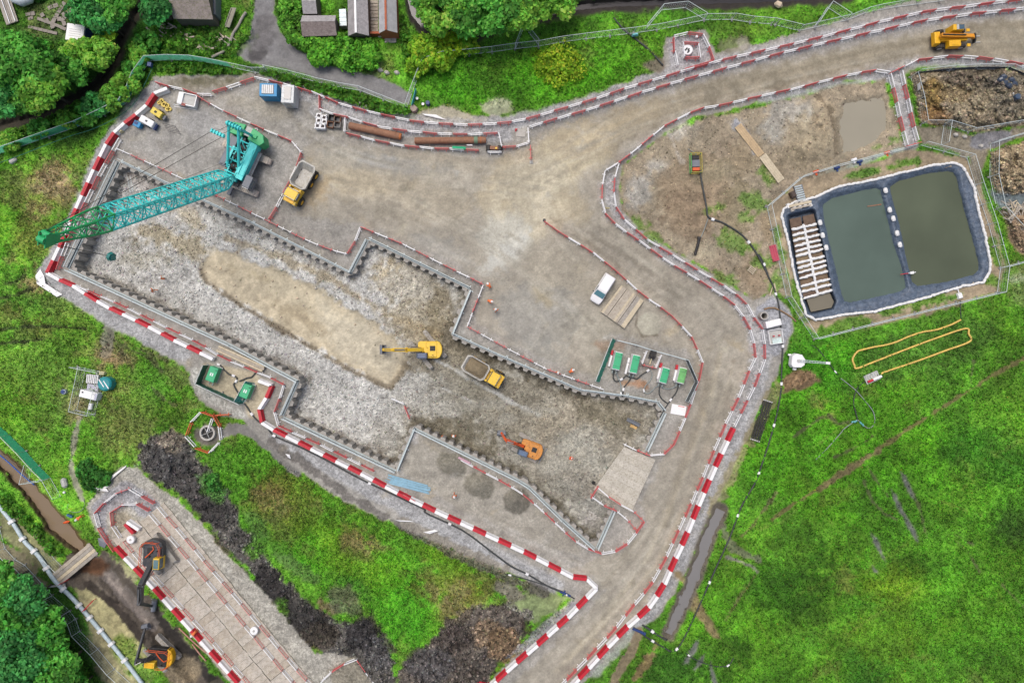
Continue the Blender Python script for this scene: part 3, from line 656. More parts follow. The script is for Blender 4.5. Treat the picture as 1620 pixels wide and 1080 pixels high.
# far ground reaching to the horizon, just below the detailed sheet
R0 = 1500.0
fo = np_mesh('far_ground', np.array([P(-56, -56), P(1676, -56), P(1676, 1136), P(-56, 1136), (-R0, R0, 0), (R0, R0, 0), (R0, -R0, 0), (-R0, -R0, 0)], np.float32) - np.array([0, 0, 0.12]),
             np.array([[4, 0, 1, 5][::-1], [5, 1, 2, 6][::-1], [6, 2, 3, 7][::-1], [7, 3, 0, 4][::-1]]), GM,
             {'Col': np.tile(np.array([*lin((88, 130, 48)), 1], np.float32), (8, 1)), 'Msk': np.tile(np.array([1, 0, 0, 1], np.float32), (8, 1))})
tag(fo, kind='structure')

# ------------------------------------------------------------------ excavation floor
F = Raster(70, 215, 1090, 905, 2.0, (172, 168, 158), 9)
F.msk[..., 1] = 0.75
F.col *= (1 + 0.05 * F.n110 + 0.06 * F.n30 + 0.04 * F.n8)[..., None]
for a in [(270,380,70,16,(150,136,106),20,.7),(230,410,40,14,(150,142,120),0,.5),(300,345,30,14,(168,152,120),30,.6),(250,300,60,14,(150,140,130),25,.6),(520,400,60,30,(152,146,134),25,.5),(640,450,60,40,(160,150,128),20,.6),(610,430,14,24,(178,160,126),20,.6),(700,490,14,40,(128,116,92),10,.7),(655,505,60,30,(146,134,108),20,.6),(690,560,60,34,(146,134,110),25,.7),(760,620,90,40,(150,144,130),25,.7),(800,640,90,50,(146,140,124),25,.6),(860,660,110,60,(152,144,128),25,.6),(930,680,90,60,(164,154,136),0,.7),(900,740,80,50,(162,154,140),0,.6),(740,690,60,22,(126,118,100),28,.8),(700,680,60,14,(122,114,96),26,.7),(860,780,40,40,(140,134,122),40,.6),(930,830,26,30,(158,154,148),0,.7),(560,560,70,40,(178,174,166),25,.6),(560,650,70,40,(174,170,160),25,.6),(600,690,16,30,(154,148,136),0,.6),(1000,660,40,24,(148,140,124),0,.6),(960,660,50,16,(132,124,104),20,.6),(400,560,60,20,(172,170,166),25,.5)]:
    F.spot(a[0], a[1], a[2], a[3], a[4], ang=a[5], soft=12, rough=12, a=a[6])
# dark bands at sheet pile toes: wall shade painted in, dark earth at west
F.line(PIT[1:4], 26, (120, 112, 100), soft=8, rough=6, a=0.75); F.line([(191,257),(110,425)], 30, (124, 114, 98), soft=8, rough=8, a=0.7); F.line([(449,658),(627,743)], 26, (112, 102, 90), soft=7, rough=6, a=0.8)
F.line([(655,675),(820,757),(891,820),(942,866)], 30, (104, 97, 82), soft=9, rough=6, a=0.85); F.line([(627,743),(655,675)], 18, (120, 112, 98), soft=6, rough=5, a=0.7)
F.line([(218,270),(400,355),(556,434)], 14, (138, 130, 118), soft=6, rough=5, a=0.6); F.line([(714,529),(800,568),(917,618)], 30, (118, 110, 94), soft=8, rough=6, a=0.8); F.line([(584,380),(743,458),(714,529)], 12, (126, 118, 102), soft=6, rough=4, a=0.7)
FLOOD = [(318,428),(326,404),(338,388),(372,400),(420,418),(470,440),(540,478),(590,508),(622,536),(640,560),(642,580),(618,611),(604,606),(560,585),(500,552),(440,516),(380,480),(345,458),(325,445)]
F.poly(FLOOD, (176, 162, 134), soft=4, rough=5, stone=0.05, wet=0.55, grass=0)
F.line([(318,430),(326,446),(380,482),(440,518),(500,554),(560,588),(604,608),(618,612),(642,578)], 8, (116, 104, 84), soft=3, rough=3, a=0.85)
F.poly([(345,405),(420,425),(500,465),(580,512),(560,530),(470,480),(380,440)], (186, 173, 144), soft=14, rough=9, a=0.7)
F.poly([(500,470),(580,510),(632,560),(615,598),(560,572),(500,530)], (188, 177, 152), soft=14, rough=9, a=0.7)
F.spot(470, 500, 60, 10, (160, 143, 112), ang=28, soft=9, rough=9, a=0.5)
F.spot(390, 430, 40, 8, (164, 147, 114), ang=20, soft=9, rough=9, a=0.5)
F.line([(360,378),(440,405),(520,440),(600,490),(690,530)], 12, (150, 134, 104), soft=5, rough=5, a=0.6)
# pale scraped streaks
for pts, w in [([(690,570),(720,585),(745,600),(770,615),(800,630),(840,650),(852,656)], 5),([(700,614),(725,625),(745,635)], 3),([(730,590),(740,598)], 7),([(780,618),(800,632),(815,640)], 6)]:
    F.line(pts, w, (206, 204, 198), soft=2, rough=2.5, a=0.85, stone=0.3)
for a in [(905,720,40,22),(930,690,30,18),(860,650,30,8),(780,640,22,10),(820,720,14,8),(880,770,24,12),(950,730,26,20),(738,640,20,8),(800,665,16,10),(840,690,12,10),(760,700,12,6),(720,650,10,6),(870,740,20,14),(905,700,26,16)]:
    F.spot(a[0], a[1], a[2], a[3], (184, 180, 168), soft=6, rough=6, a=0.6)
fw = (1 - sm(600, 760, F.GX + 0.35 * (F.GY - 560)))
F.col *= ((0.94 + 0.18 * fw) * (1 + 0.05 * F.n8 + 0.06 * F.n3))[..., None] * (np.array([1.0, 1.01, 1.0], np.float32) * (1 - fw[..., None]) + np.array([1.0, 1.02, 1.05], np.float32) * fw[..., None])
# depth: working level, ramp up to the timber mats
X, Y = F.GX, F.GY
along = ((X - 800) * 0.86 + (Y - 660) * 0.50)
ramp = sm(20, 190, along)
side = np.abs(-(X - 970) * 0.50 + (Y - 740) * 0.86)
ramp = ramp * (1 - 0.55 * sm(50, 85, side))
wN, dN = F.dist([(218,270),(400,355),(556,434),(584,380),(743,458),(714,529),(800,568),(917,618)], 2000, False)
deep = -2.5 + 1.1 * (1 - sm(10, 120, dN)) * (1 - 0.5 * sm(640, 800, X))
F.z = (deep * (1 - ramp) - 0.08 * ramp + 0.08 * F.n30 + 0.05 * F.n8).astype(np.float32)
F.z += 0.25 * (1 - sm(0, 90, np.hypot(X - 690, Y - 560))) 
F.up(FLOOD, -0.22, 6)
def pitz(px, py): return F.at(px, py)
fdrop = inside([(40,430),(370,600),(420,700),(640,790),(665,720),(820,800),(945,905),(985,830),(1090,660),(1060,600),(900,580),(770,540),(790,440),(580,340),(540,390),(400,320),(180,215)], X[:-1, :-1], Y[:-1, :-1])
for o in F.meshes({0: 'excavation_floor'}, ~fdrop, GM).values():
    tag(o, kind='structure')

# ------------------------------------------------------------------ water
def water_mat(name, rgb, rough=0.12, var=0.06, bump=0.03):
    m = mat(name, rgb, rough=rough, var=var, dirt=0.0, scale=0.12, spec=0.3)
    nt = m.node_tree; b = nt.nodes['Principled BSDF']
    n = nt.nodes.new('ShaderNodeTexNoise'); n.inputs['Scale'].default_value = 1.2; n.inputs['Detail'].default_value = 3
    tc = [x for x in nt.nodes if x.type == 'TEX_COORD'][0]
    nt.links.new(tc.outputs['Object'], n.inputs['Vector'])
    bp = nt.nodes.new('ShaderNodeBump'); bp.inputs['Strength'].default_value = bump
    nt.links.new(n.outputs['Fac'], bp.inputs['Height']); nt.links.new(bp.outputs[0], b.inputs['Normal'])
    return m
def sheet(name, pts, z, m, kind='structure'):
    mb = MB(); vs = [P(x, y, z) for x, y in pts]
    a = sum(vs[i].x * vs[(i + 1) % len(vs)].y - vs[(i + 1) % len(vs)].x * vs[i].y for i in range(len(vs)))
    if a < 0: vs = vs[::-1]
    mb.add(vs, [tuple(range(len(vs)))])
    return tag(mb.build(name, m), kind=kind)
def ribbon(pts, w):
    L, R = [], []
    for i, p in enumerate(pts):
        a = pts[max(i - 1, 0)]; b = pts[min(i + 1, len(pts) - 1)]
        dx, dy = b[0] - a[0], b[1] - a[1]; l = math.hypot(dx, dy)
        L.append((p[0] - dy / l * w / 2, p[1] + dx / l * w / 2)); R.append((p[0] + dy / l * w / 2, p[1] - dx / l * w / 2))
    return L + R[::-1]
sheet('stream_water', ribbon(STREAM, 26), -1.05, water_mat('dark_water', (46, 44, 42)))
sheet('river_water', ribbon(RIVER, 34), -1.1, water_mat('black_water', (52, 50, 54)))
sheet('beck_water', BECK, -0.75, water_mat('brown_water', (140, 122, 100)))
sheet('ditch_water', ribbon(DITCH, 34), -0.30, water_mat('ditch_water', (134, 132, 130)))
sheet('puddle_water', [(1322,146),(1402,140),(1416,180),(1412,216),(1392,236),(1350,252),(1322,250)], -0.26, water_mat('puddle_water', (162, 156, 138), rough=0.25))

# ------------------------------------------------------------------ loose stones, as real geometry
OCT = np.array([[1, 0, 0], [-1, 0, 0], [0, 1, 0], [0, -1, 0], [0, 0, 1], [0, 0, -1]], np.float32)
OCF = np.array([[0, 2, 4], [2, 1, 4], [1, 3, 4], [3, 0, 4], [2, 0, 5], [1, 2, 5], [3, 1, 5], [0, 3, 5]])
def rocks(name, label, cat, R, keepf, n, s0, s1, box, tint=(0.72, 1.35)):
    x = RNG.uniform(box[0], box[2], n); y = RNG.uniform(box[1], box[3], n)
    k = keepf(x, y); x = x[k]; y = y[k]; n = len(x)
    i = np.clip(((x - R.x0) / R.step).round().astype(int), 0, R.W - 1); j = np.clip(((y - R.y0) / R.step).round().astype(int), 0, R.H - 1)
    z = R.z[j, i]; q = S * (CAMZ - z) / CAMZ
    c = np.stack([(x - 810) * q, (540 - y) * q, z], 1)
    sz = s0 * (s1 / s0) ** (RNG.random(n) ** 2.2)
    V = OCT[None] * (RNG.uniform(0.55, 1.15, (n, 6, 1)) * sz[:, None, None] * np.array([1, 1, 0.75]))
    a = RNG.uniform(0, 6.28, n); ca, sa = np.cos(a)[:, None], np.sin(a)[:, None]
    V = np.stack([V[..., 0] * ca - V[..., 1] * sa, V[..., 0] * sa + V[..., 1] * ca, V[..., 2] + 0.25 * V[..., 0]], -1) + c[:, None, :]
    col = R.col[j, i] * RNG.uniform(tint[0], tint[1], (n, 1)) * (1 + 0.02 * RNG.normal(size=(n, 3)))
    cc_ = np.clip(col, 4, 250) / 255.0; cc_ = np.where(cc_ <= 0.04045, cc_ / 12.92, ((cc_ + 0.055) / 1.055) ** 2.4) * KALB
    c4 = np.concatenate([cc_, np.ones((n, 1))], 1)
    m4 = np.tile(np.array([0, 0, 0, 1.0]), (n * 6, 1))
    o = np_mesh(name, V.reshape(-1, 3), (OCF[None] + (np.arange(n) * 6)[:, None, None]).reshape(-1, 3), GM, {'Col': np.repeat(c4, 6, 0), 'Msk': m4})
    return tag(o, label, cat, kind='stuff')
def inR(R, ids):
    def f(x, y):
        i = np.clip(((x - R.x0) / R.step).round().astype(int), 0, R.W - 1); j = np.clip(((y - R.y0) / R.step).round().astype(int), 0, R.H - 1)
        return np.isin(R.reg[j, i], ids)
    return f
rocks('excavation_stones', 'crushed stone scattered over the excavation floor', 'stones', F, lambda x, y: inside(PIT, x, y) & ~(inside(FLOOD, x, y) & (RNG.random(len(x)) < 0.93)) & (RNG.random(len(x)) < np.where(x > 700, 0.5, 1.0)), 60000, 0.06, 0.26, (100, 250, 1050, 870), (0.84, 1.16))
rocks('rubble_stones', 'broken stone and brick rubble on the rubble plots', 'rubble', T, lambda x, y: inside(RUB, x, y) | inside([(1567,240),(1600,228),(1640,222),(1640,305),(1578,310),(1570,290)], x, y) | inside([(1585,334),(1640,330),(1640,410),(1604,390)], x, y), 14000, 0.08, 0.34, (1440, 105, 1640, 415), (0.65, 1.45))
rocks('soil_clods', 'dark clods and stones on the topsoil banks', 'clods', T, inR(T, (5,)), 60000, 0.08, 0.36, (200, 680, 850, 1100), (0.55, 1.5))
rocks('field_stones', 'small stones strewn over the bare field', 'stones', T, lambda x, y: inside(FIELD, x, y), 9000, 0.06, 0.2, (960, 120, 1440, 480), (0.7, 1.4))
# ------------------------------------------------------------------ vegetation
def leaf_material():
    m = bpy.data.materials.new('foliage'); m.use_nodes = True
    nt = m.node_tree; b = nt.nodes['Principled BSDF']
    a = nt.nodes.new('ShaderNodeAttribute'); a.attribute_name = 'Col'
    nt.links.new(a.outputs['Color'], b.inputs['Base Color'])
    b.inputs['Roughness'].default_value = 0.65
    b.inputs['Specular IOR Level'].default_value = 0.2
    tr = nt.nodes.new('ShaderNodeBsdfTranslucent'); nt.links.new(a.outputs['Color'], tr.inputs['Color'])
    mx = nt.nodes.new('ShaderNodeMixShader'); mx.inputs[0].default_value = 0.5
    out = nt.nodes['Material Output']
    nt.links.new(b.outputs[0], mx.inputs[1]); nt.links.new(tr.outputs[0], mx.inputs[2]); nt.links.new(mx.outputs[0], out.inputs['Surface'])
    return m
LEAF = leaf_material()
BARK = mat('bark', (92, 80, 66), rough=0.9, bump=0.4)
def srgb2alb(c):
    c = np.clip(np.asarray(c, np.float32), 2, 250) / 255.0
    return np.where(c <= 0.04045, c / 12.92, ((c + 0.055) / 1.055) ** 2.4) * KALB
def leaves(name, Cn, Nn, size, col, parent=None, aspect=0.62):
    n = len(Cn)
    Nn = Nn / (np.linalg.norm(Nn, axis=1, keepdims=True) + 1e-9)
    t = RNG.normal(size=(n, 3)); u = np.cross(Nn, t); u /= (np.linalg.norm(u, axis=1, keepdims=True) + 1e-9)
    v = np.cross(Nn, u)
    s = size[:, None]
    bend = Nn * s * 0.18
    V = np.stack([Cn - u * s, Cn - v * s * aspect + bend, Cn + u * s, Cn + v * s * aspect + bend], 1).reshape(-1, 3)
    Fq = np.arange(n * 4).reshape(n, 4)
    c4 = np.concatenate([srgb2alb(col), np.ones((n, 1), np.float32)], 1)
    return np_mesh(name, V, Fq, LEAF, {'Col': np.repeat(c4, 4, 0)}, parent=parent)
def tree(name, label, px, py, r, h, rgb, n=2600, cat='tree', group=None, zg=0.0, leaf=0.29, lobes=26, squash=0.62):
    """px, py: where the middle of the crown shows; r crown radius, h height of the crown's top (m)"""
    n = int(n * 1.35); zc = h - r * squash
    c = P(px, py, zc)
    root = thing(name, label, cat, (c.x, c.y, zg), 0, group)
    rr = np.random.default_rng(int(px * 31 + py * 7))
    # lobes spread through the crown's volume
    d = rr.normal(size=(lobes, 3)); d[:, 2] = np.abs(d[:, 2]) * 0.9 - 0.25
    d /= np.linalg.norm(d, axis=1, keepdims=True)
    rad = r * (0.55 + 0.30 * rr.random(lobes))
    lc = d * rad[:, None] * np.array([1, 1, squash]); lr = r * (0.22 + 0.16 * rr.random(lobes))
    ltint = 0.8 + 0.45 * rr.random(lobes)
    w = lr ** 2; k = rr.choice(lobes, n, p=w / w.sum())
    q = rr.normal(size=(n, 3)); q /= np.linalg.norm(q, axis=1, keepdims=True)
    q[:, 2] = np.where(q[:, 2] < -0.35, -q[:, 2], q[:, 2])
    Cn = lc[k] + q * (lr[k] * (0.72 + 0.4 * rr.random(n)))[:, None] * np.array([1, 1, 0.8]) + np.array([0, 0, zc - zg])
    Nn = q + rr.normal(size=(n, 3)) * 0.55 + np.array([0, 0, 0.5])
    tint = ltint[k] * (0.72 + 0.5 * rr.random(n))
    col = np.array(rgb, np.float32) * 1.2 * tint[:, None]
    col[:, 0] *= 1 + 0.25 * (rr.random(n) - 0.4)
    leaves('crown', Cn, Nn, leaf * (0.6 + 0.8 * rr.random(n)), col, root)
    mb = MB(); hb = zc - zg
    mb.path([(0, 0, -0.3), (0.1, 0.05, hb * 0.4), (0, 0.1, hb * 0.85)], [0.06 * r, 0.05 * r, 0.035 * r], 7)
    for i in range(6):
        e = lc[rr.integers(lobes)]
        mb.tube((0.05, 0.05, hb * (0.45 + 0.07 * i)), (e[0], e[1], hb + e[2] * 0.8), 0.025 * r, 5, 0.008 * r)
    mb.build('trunk', BARK, root)
    return root
DK = (76, 140, 56); MID = (100, 172, 72); LT = (126, 188, 72); YG = (132, 186, 54); BL = (80, 154, 82)
def look(t):
    return ('large ' if t[2] > 3.1 else 'small ' if t[2] < 2.2 else 'medium ') + {DK: 'dark green', MID: 'mid green', LT: 'light green', BL: 'bluish green'}.get(t[4], 'bright green')
gT = 'trees around the allotment stream'
for t in [(28,112,5.0,9,MID,4200),(66,140,3.4,8,LT,2600),(8,80,2.6,6,DK,1400),(84,108,2.6,6,DK,1500),(20,158,2.8,7,BL,1500),(58,84,2.0,5,DK,1000)]:
    tree('broadleaf_tree', look(t) + ' tree in the dense clump west of the stream', t[0], t[1], t[2], t[3], t[4], t[5], group=gT)
for t in [(154,86,2.5,5,LT,1700),(118,116,2.1,4.5,MID,1000),(118,88,1.9,4,LT,800)]:
    tree('small_tree', look(t) + ' young tree between the white canopy and the stream', t[0], t[1], t[2], t[3], t[4], t[5], group=gT)
for t in [(140,14,2.8,6,BL,1500),(165,18,3.0,6,BL,1600),(182,10,2.4,6.5,MID,1300),(246,10,2.2,5,BL,1100)]:
    tree('broadleaf_tree', look(t) + ' tree in the row north of the white canopy', t[0], t[1], t[2], t[3], t[4], t[5], group=gT)
tree('small_tree', 'yellow green tree overhanging the dark stream', 174, 40, 2.0, 4.5, (136, 176, 50), 1000)
gB = 'shrubs on the stream bank'
for t in [(200,138,1.9,2.6,LT,900),(180,155,1.9,2.4,(108,160,64),900),(150,166,1.7,2.4,BL,800),(136,182,1.6,2.0,MID,700),(62,206,1.5,1.8,MID,600),(20,222,1.6,1.8,LT,600),(104,190,1.5,2.0,LT,500),(212,112,1.6,2.0,MID,700),(220,85,1.6,1.8,LT,700),(232,70,1.8,2.0,MID,600)]:
    tree('bank_shrub', look(t) + ' rounded shrub on the bank inside the green screen fence', t[0], t[1], t[2], t[3], t[4], t[5], 'shrub', gB, leaf=0.26)
gR = 'trees beyond the river bend'
for t in [(700,14,3.4,7,LT,2200),(740,26,3.0,6.5,MID,1800),(775,14,3.8,8,MID,2600),(815,22,3.2,7,LT,2000),(840,2,3.2,7,LT,2000),(880,-4,3.0,6,LT,1700),(676,2,2.2,5,MID,1000),(725,-6,3.4,7,MID,1800)]:
    tree('river_tree', look(t) + ' riverside tree inside the bend of the dark river', t[0], t[1], t[2], t[3], t[4], t[5], group=gR)
gS = 'bottom left trees'
for t in [(4,922,3.2,7,MID,2200),(42,945,3.0,7,BL,1900),(25,965,3.6,7,DK,1900),(60,1020,3.8,7.5,DK,2500),(22,1040,4.6,9,BL,3000),(92,1056,3.2,7,MID,2000),(30,926,1.4,4,LT,700),(78,985,2.4,5.5,MID,1200),(122,1088,2.2,5,DK,1000)]:
    tree('woodland_tree', look(t) + ' woodland tree beside the long pale blue pipeline', t[0], t[1], t[2], t[3], t[4], t[5], group=gS)
gY = 'yellow green shrubs by the lane gate'
for t in [(672,78,2.2,2.6,YG,1100),(692,88,2.4,2.6,YG,1100),(660,102,1.8,2.2,YG,700),(700,100,1.4,1.8,YG,500),(742,74,1.6,2.0,YG,600),(712,70,2.0,2.4,(140,180,44),800)]:
    tree('yellow_shrub', 'yellow green shrub beside the mesh fence at the lane end', t[0], t[1], t[2], t[3], t[4], t[5], 'shrub', gY, leaf=0.24)
for t in [(868,104,2.3,.9),(890,92,2.5,.9),(904,108,2.3,.9),(880,118,2.0,.8)]:
    tree('flowering_shrub', 'low shrub covered in yellow flowers in the meadow north of the haul road', t[0], t[1], t[2], t[3], (146, 186, 52), 300, 'shrub', 'yellow flowering shrubs', leaf=0.2, squash=0.25)
gH = 'allotment hedge'
for t in [(500,74,1.9),(520,80,2.0),(540,86,2.0),(560,92,2.2),(575,78,2.0),(586,92,1.7),(505,90,1.5),(545,70,1.6),(528,66,1.4)]:
    tree('hedge_shrub', 'bright green hedge shrub between the sheds and the lane', t[0], t[1], t[2], 2.2, (104, 172, 58), 800, 'shrub', gH, leaf=0.24)
for t in [(458,16,1.8),(466,40,1.8),(474,60,1.5),(461,58,1.0),(452,36,1.0)]:
    tree('roadside_shrub', 'leafy shrub on the verge east of the tarmac lane', t[0], t[1], t[2], 1.8, (100, 160, 60), 600, 'shrub', 'verge shrubs', leaf=0.24)
for t in [(336,765,1.4),(150,758,1.9),(138,742,1.5),(165,470+285,1.2),(60,-10,1.5)]:
    tree('weed_bush', 'dark green weedy bush on rough grass', t[0], t[1], t[2], 1.2, (70, 128, 56), 500, 'shrub', 'weedy bushes', leaf=0.22)

# undergrowth that reads as one mass
def scatter(polys, n, zlo, zhi, rgb, name, label, cat, size=0.24, up=0.9, jit=0.35):
    X = []; Y = []; B = []
    areas = []
    for p in polys:
        xs = [q[0] for q in p[0]]; ys = [q[1] for q in p[0]]
        areas.append((max(xs) - min(xs)) * (max(ys) - min(ys)) * p[1])
    for p, a in zip(polys, areas):
        k = int(n * a / sum(areas))
        xs = [q[0] for q in p[0]]; ys = [q[1] for q in p[0]]
        x = RNG.uniform(min(xs), max(xs), k); y = RNG.uniform(min(ys), max(ys), k)
        m = inside(p[0], x, y)
        X.append(x[m]); Y.append(y[m]); B.append(np.full(m.sum(), p[2] if len(p) > 2 else 1.0))
    X = np.concatenate(X); Y = np.concatenate(Y); B = np.concatenate(B)
    i = np.clip(((X - T.x0) / T.step).astype(int), 0, T.W - 1); j = np.clip(((Y - T.y0) / T.step).astype(int), 0, T.H - 1)
    kp = (T.z[j, i] > -0.45) & (T.reg[j, i] != 3)
    X = X[kp]; Y = Y[kp]; B = B[kp]
    i = np.clip(((X - T.x0) / T.step).astype(int), 0, T.W - 1); j = np.clip(((Y - T.y0) / T.step).astype(int), 0, T.H - 1)
    bump = np.clip(0.5 + 0.6 * T.n8[j, i] + 0.3 * T.n30[j, i], 0.05, 1.2)
    z = T.z[j, i] + zlo + (zhi - zlo) * bump * RNG.uniform(0.6, 1.0, len(X)) * B
    k = S * (CAMZ - z) / CAMZ
    Cn = np.stack([(X - 810) * k, (540 - Y) * k, z], 1)
    Nn = RNG.normal(size=(len(X), 3)) * 0.55 + np.array([0, 0, up])
    if rgb is None:
        col = T.col[j, i] * (1 + jit * (RNG.random((len(X), 1)) - 0.35)) * np.array([1, 1, 1])
        col *= 1 + 0.12 * (RNG.random((len(X), 3)) - 0.5)
    else:
        col = np.array(rgb) * (0.75 + 0.25 * bump[:, None]) * (0.75 + 0.55 * RNG.random((len(X), 1)))
        col[:, 0] *= 1 + 0.3 * (RNG.random(len(X)) - 0.4)
    o = leaves(name, Cn, Nn, size * RNG.uniform(0.6, 1.5, len(X)), col)
    return tag(o, label, cat, kind='stuff')
UG = [([(-20,150),(60,150),(130,120),(180,70),(170,20),(112,-20),(112,66),(40,66),(-20,60)], 0.6),
      ([(100,170),(140,152),(165,140),(185,120),(200,90),(215,50),(250,60),(255,84),(232,92),(212,130),(205,150),(170,175),(60,205),(0,225),(-20,215),(60,192)], 1.6),
      ([(255,84),(240,40),(262,36),(330,40),(370,70),(398,40),(402,0),(434,0),(380,95),(340,88)], 0.9),
      ([(434,10),(450,50),(480,82),(540,106),(588,112),(590,66),(478,60),(476,0),(440,-20)], 1.2),
      ([(380,100),(440,114),(520,134),(600,158),(648,172),(650,182),(600,178),(540,158),(470,136),(400,112)], 1.8),
      ([(236,104),(300,98),(370,108),(380,116),(300,116),(250,112)], 1.6),
      ([(636,20),(650,60),(690,72),(740,76),(700,110),(660,120),(640,100),(632,60)], 1.3),
      ([(-20,872),(10,892),(50,932),(88,972),(106,1002),(146,1060),(166,1100),(-20,1100)], 0.9),
      ([(0,770),(30,800),(60,830),(90,862),(100,880),(80,880),(40,835),(0,800)], 1.4)]
scatter(UG, 46000, 0.05, 1.0, (106, 172, 60), 'undergrowth', 'dense leafy undergrowth along the stream, lane and allotments', 'undergrowth')
# meadow grass, tufts coloured like the sward they grow in
k = 420000
x = RNG.uniform(-20, 1640, k); y = RNG.uniform(-20, 1100, k)
i = ((x - T.x0) / T.step).astype(int); j = ((y - T.y0) / T.step).astype(int)
keep = (T.msk[j, i, 0] > RNG.uniform(0.35, 0.9, k)) & (T.reg[j, i] != 3) & (T.z[j, i] > -0.6) & ~inside(PIT, x, y)
x = x[keep]; y = y[keep]; i = i[keep]; j = j[keep]
z = T.z[j, i] + RNG.uniform(0.02, 0.16, len(x)) + 0.10 * np.clip(T.n8[j, i] + T.n30[j, i], 0, 1.5)
kk = S * (CAMZ - z) / CAMZ
Cn = np.stack([(x - 810) * kk, (540 - y) * kk, z], 1)
col = T.col[j, i] * np.array([1.08, 1.10, 1.02]) * (0.60 + 0.85 * RNG.random((len(x), 1))) * (1 + 0.2 * (RNG.random((len(x), 3)) - 0.5) * np.array([1.2, 0.6, 0.8]))
fl = RNG.random(len(x)) < 0.0015
col[fl] = (206, 200, 80)
go = leaves('meadow_grass', Cn, RNG.normal(size=(len(x), 3)) * 0.6 + np.array([0, 0, 0.9]), RNG.uniform(0.06, 0.19, len(x)), col, aspect=0.45)
tag(go, 'uneven bright green meadow grass with weeds around the site', 'grass', kind='stuff')

MW = [([(-10,250),(110,240),(60,430),(160,520),(290,600),(300,680),(200,730),(120,740),(60,700),(-10,650)], 1.0), ([(380,690),(560,800),(880,940),(760,960),(640,1060),(470,900),(330,740)], 1.2), ([(660,100),(1040,50),(1040,110),(850,175),(700,160)], 1.0), ([(1250,560),(1640,480),(1640,1100),(960,1100),(1120,880),(1180,720)], 0.5)]
scatter(MW, 60000, 0.03, 0.55, None, 'meadow_weeds', 'taller weeds and grass clumps standing in the meadows', 'weeds', size=0.13, jit=0.8)
# ------------------------------------------------------------------ barriers, fences, sheet piles
WHITE = mat('white_plastic', (252, 252, 252), rough=0.5, var=0.03, dirt=0.04)
RED = mat('red_plastic', (205, 30, 52), rough=0.5, var=0.08, dirt=0.08)
REDF = mat('faded_red_plastic', (238, 116, 116), rough=0.6, var=0.1, dirt=0.1)
ORANGE = mat('orange_plastic', (222, 104, 56), rough=0.6, var=0.1, dirt=0.1)
GALV = mat('galvanised_steel', (200, 212, 214), rough=0.45, metal=0.2, var=0.08, dirt=0.08)
STEEL = mat('blue_grey_steel', (120, 140, 150), rough=0.5, metal=0.3, var=0.12, dirt=0.12)
DARK = mat('dark_rubber', (46, 46, 48), rough=0.7)
def barrier_mesh(name, m, slats, sw, th=0.10):
    mb = MB()
    mb.box((0, 0, 0.93), (1.96, th, 0.14))
    mb.box((0, 0, 0.20), (1.96, th, 0.10))
    for sx in (-1, 1):
        mb.box((sx * 0.96, 0, 0.52), (0.08, 0.08, 0.94))
    for k in range(slats):
        mb.box((-0.88 + 1.76 * k / (slats - 1), 0, 0.56), (sw, 0.025, 0.6))
    me = mb.mesh(name, m)
    f = MB(); f.box((0, 0, 0.035), (0.09, 0.52, 0.05)); f.box((0, 0, 0.11), (0.06, 0.12, 0.12))
    return me, f.mesh(name + '_foot', m)
BAR = {'w': barrier_mesh('white_barrier', WHITE, 9, 0.03), 'r': barrier_mesh('red_barrier', REDF, 15, 0.075, 0.065), 'o': barrier_mesh('orange_barrier', ORANGE, 9, 0.05), 'p': barrier_mesh('pink_barrier', mat('pale_pink_plastic', (236, 168, 160), rough=0.6), 7, 0.04)}
CNAME = {'w': 'white', 'r': 'red', 'o': 'orange', 'p': 'pink'}
def barrier(c, p0, p1, label, group, z=0.0, tilt=0.0, sink=0.0):
    me, fm = BAR[c]
    d = p1 - p0
    o = bpy.data.objects.new(CNAME[c] + '_barrier', me); COL.objects.link(o)
    mid = (p0 + p1) / 2
    o.location = (mid.x, mid.y, z)
    o.rotation_euler = (tilt, 0, math.atan2(d.y, d.x) + random.uniform(-0.03, 0.03))
    tag(o, label, CNAME[c] + ' barrier', group)
    for sx in (-0.6, 0.6):
        f = bpy.data.objects.new('foot', fm); COL.objects.link(f); f.parent = o; f.location = (sx, 0, 0)
    return o
def run(pts, where, start='r', pattern=None, zf=None, L=2.07, gap=()):
    """a line of 2 m barriers laid end to end along photo points"""
    W = [P(x, y, 0.5) for x, y in pts]
    seg = [(W[i + 1] - W[i]).length for i in range(len(W) - 1)]
    tot = sum(seg); n = max(1, round(tot / L)); st = tot / n
    def pos(s):
        for i, l in enumerate(seg):
            if s <= l or i == len(seg) - 1: return W[i] + (W[i + 1] - W[i]) * (s / l)
            s -= l
    pat = pattern or (start + ('w' if start == 'r' else 'r'))
    for k in range(n):
        if k in gap: continue
        c = pat[k % len(pat)]
        z = zf(pts) if zf else 0.0
        lab = '%s slatted barrier %s' % (CNAME[c], where)
        barrier(c, pos(k * st), pos((k + 1) * st), lab, '%s barriers %s' % (CNAME[c], where), z)
run([(247,131),(267,137),(292,142),(312,150)], 'at the top corner of the crane compound', 'r')
run([(313,150),(337,150)], 'beside the white trough', 'w')
run([(337,146),(358,140),(381,132),(403,124)], 'leaning by the bare bank at the yard top', 'r')
run([(404,123),(451,134),(497,147),(541,166),(587,178),(657,193),(728,198),(776,197),(820,192),(870,178),(941,157),(987,141),(1033,127),(1080,113),(1151,93),(1220,78),(1296,60),(1392,35),(1467,18),(1519,12),(1570,5),(1640,-3)], 'in the outer line beside the meadow north of the haul road', 'w')
run([(506,153),(506,173)], 'standing across the walkway below the white cabin', 'r')
run([(506,173),(526,181),(548,185),(572,193),(594,200),(638,207),(692,212),(740,213),(788,211)], 'in the line behind the rusty pile tubes', 'w')
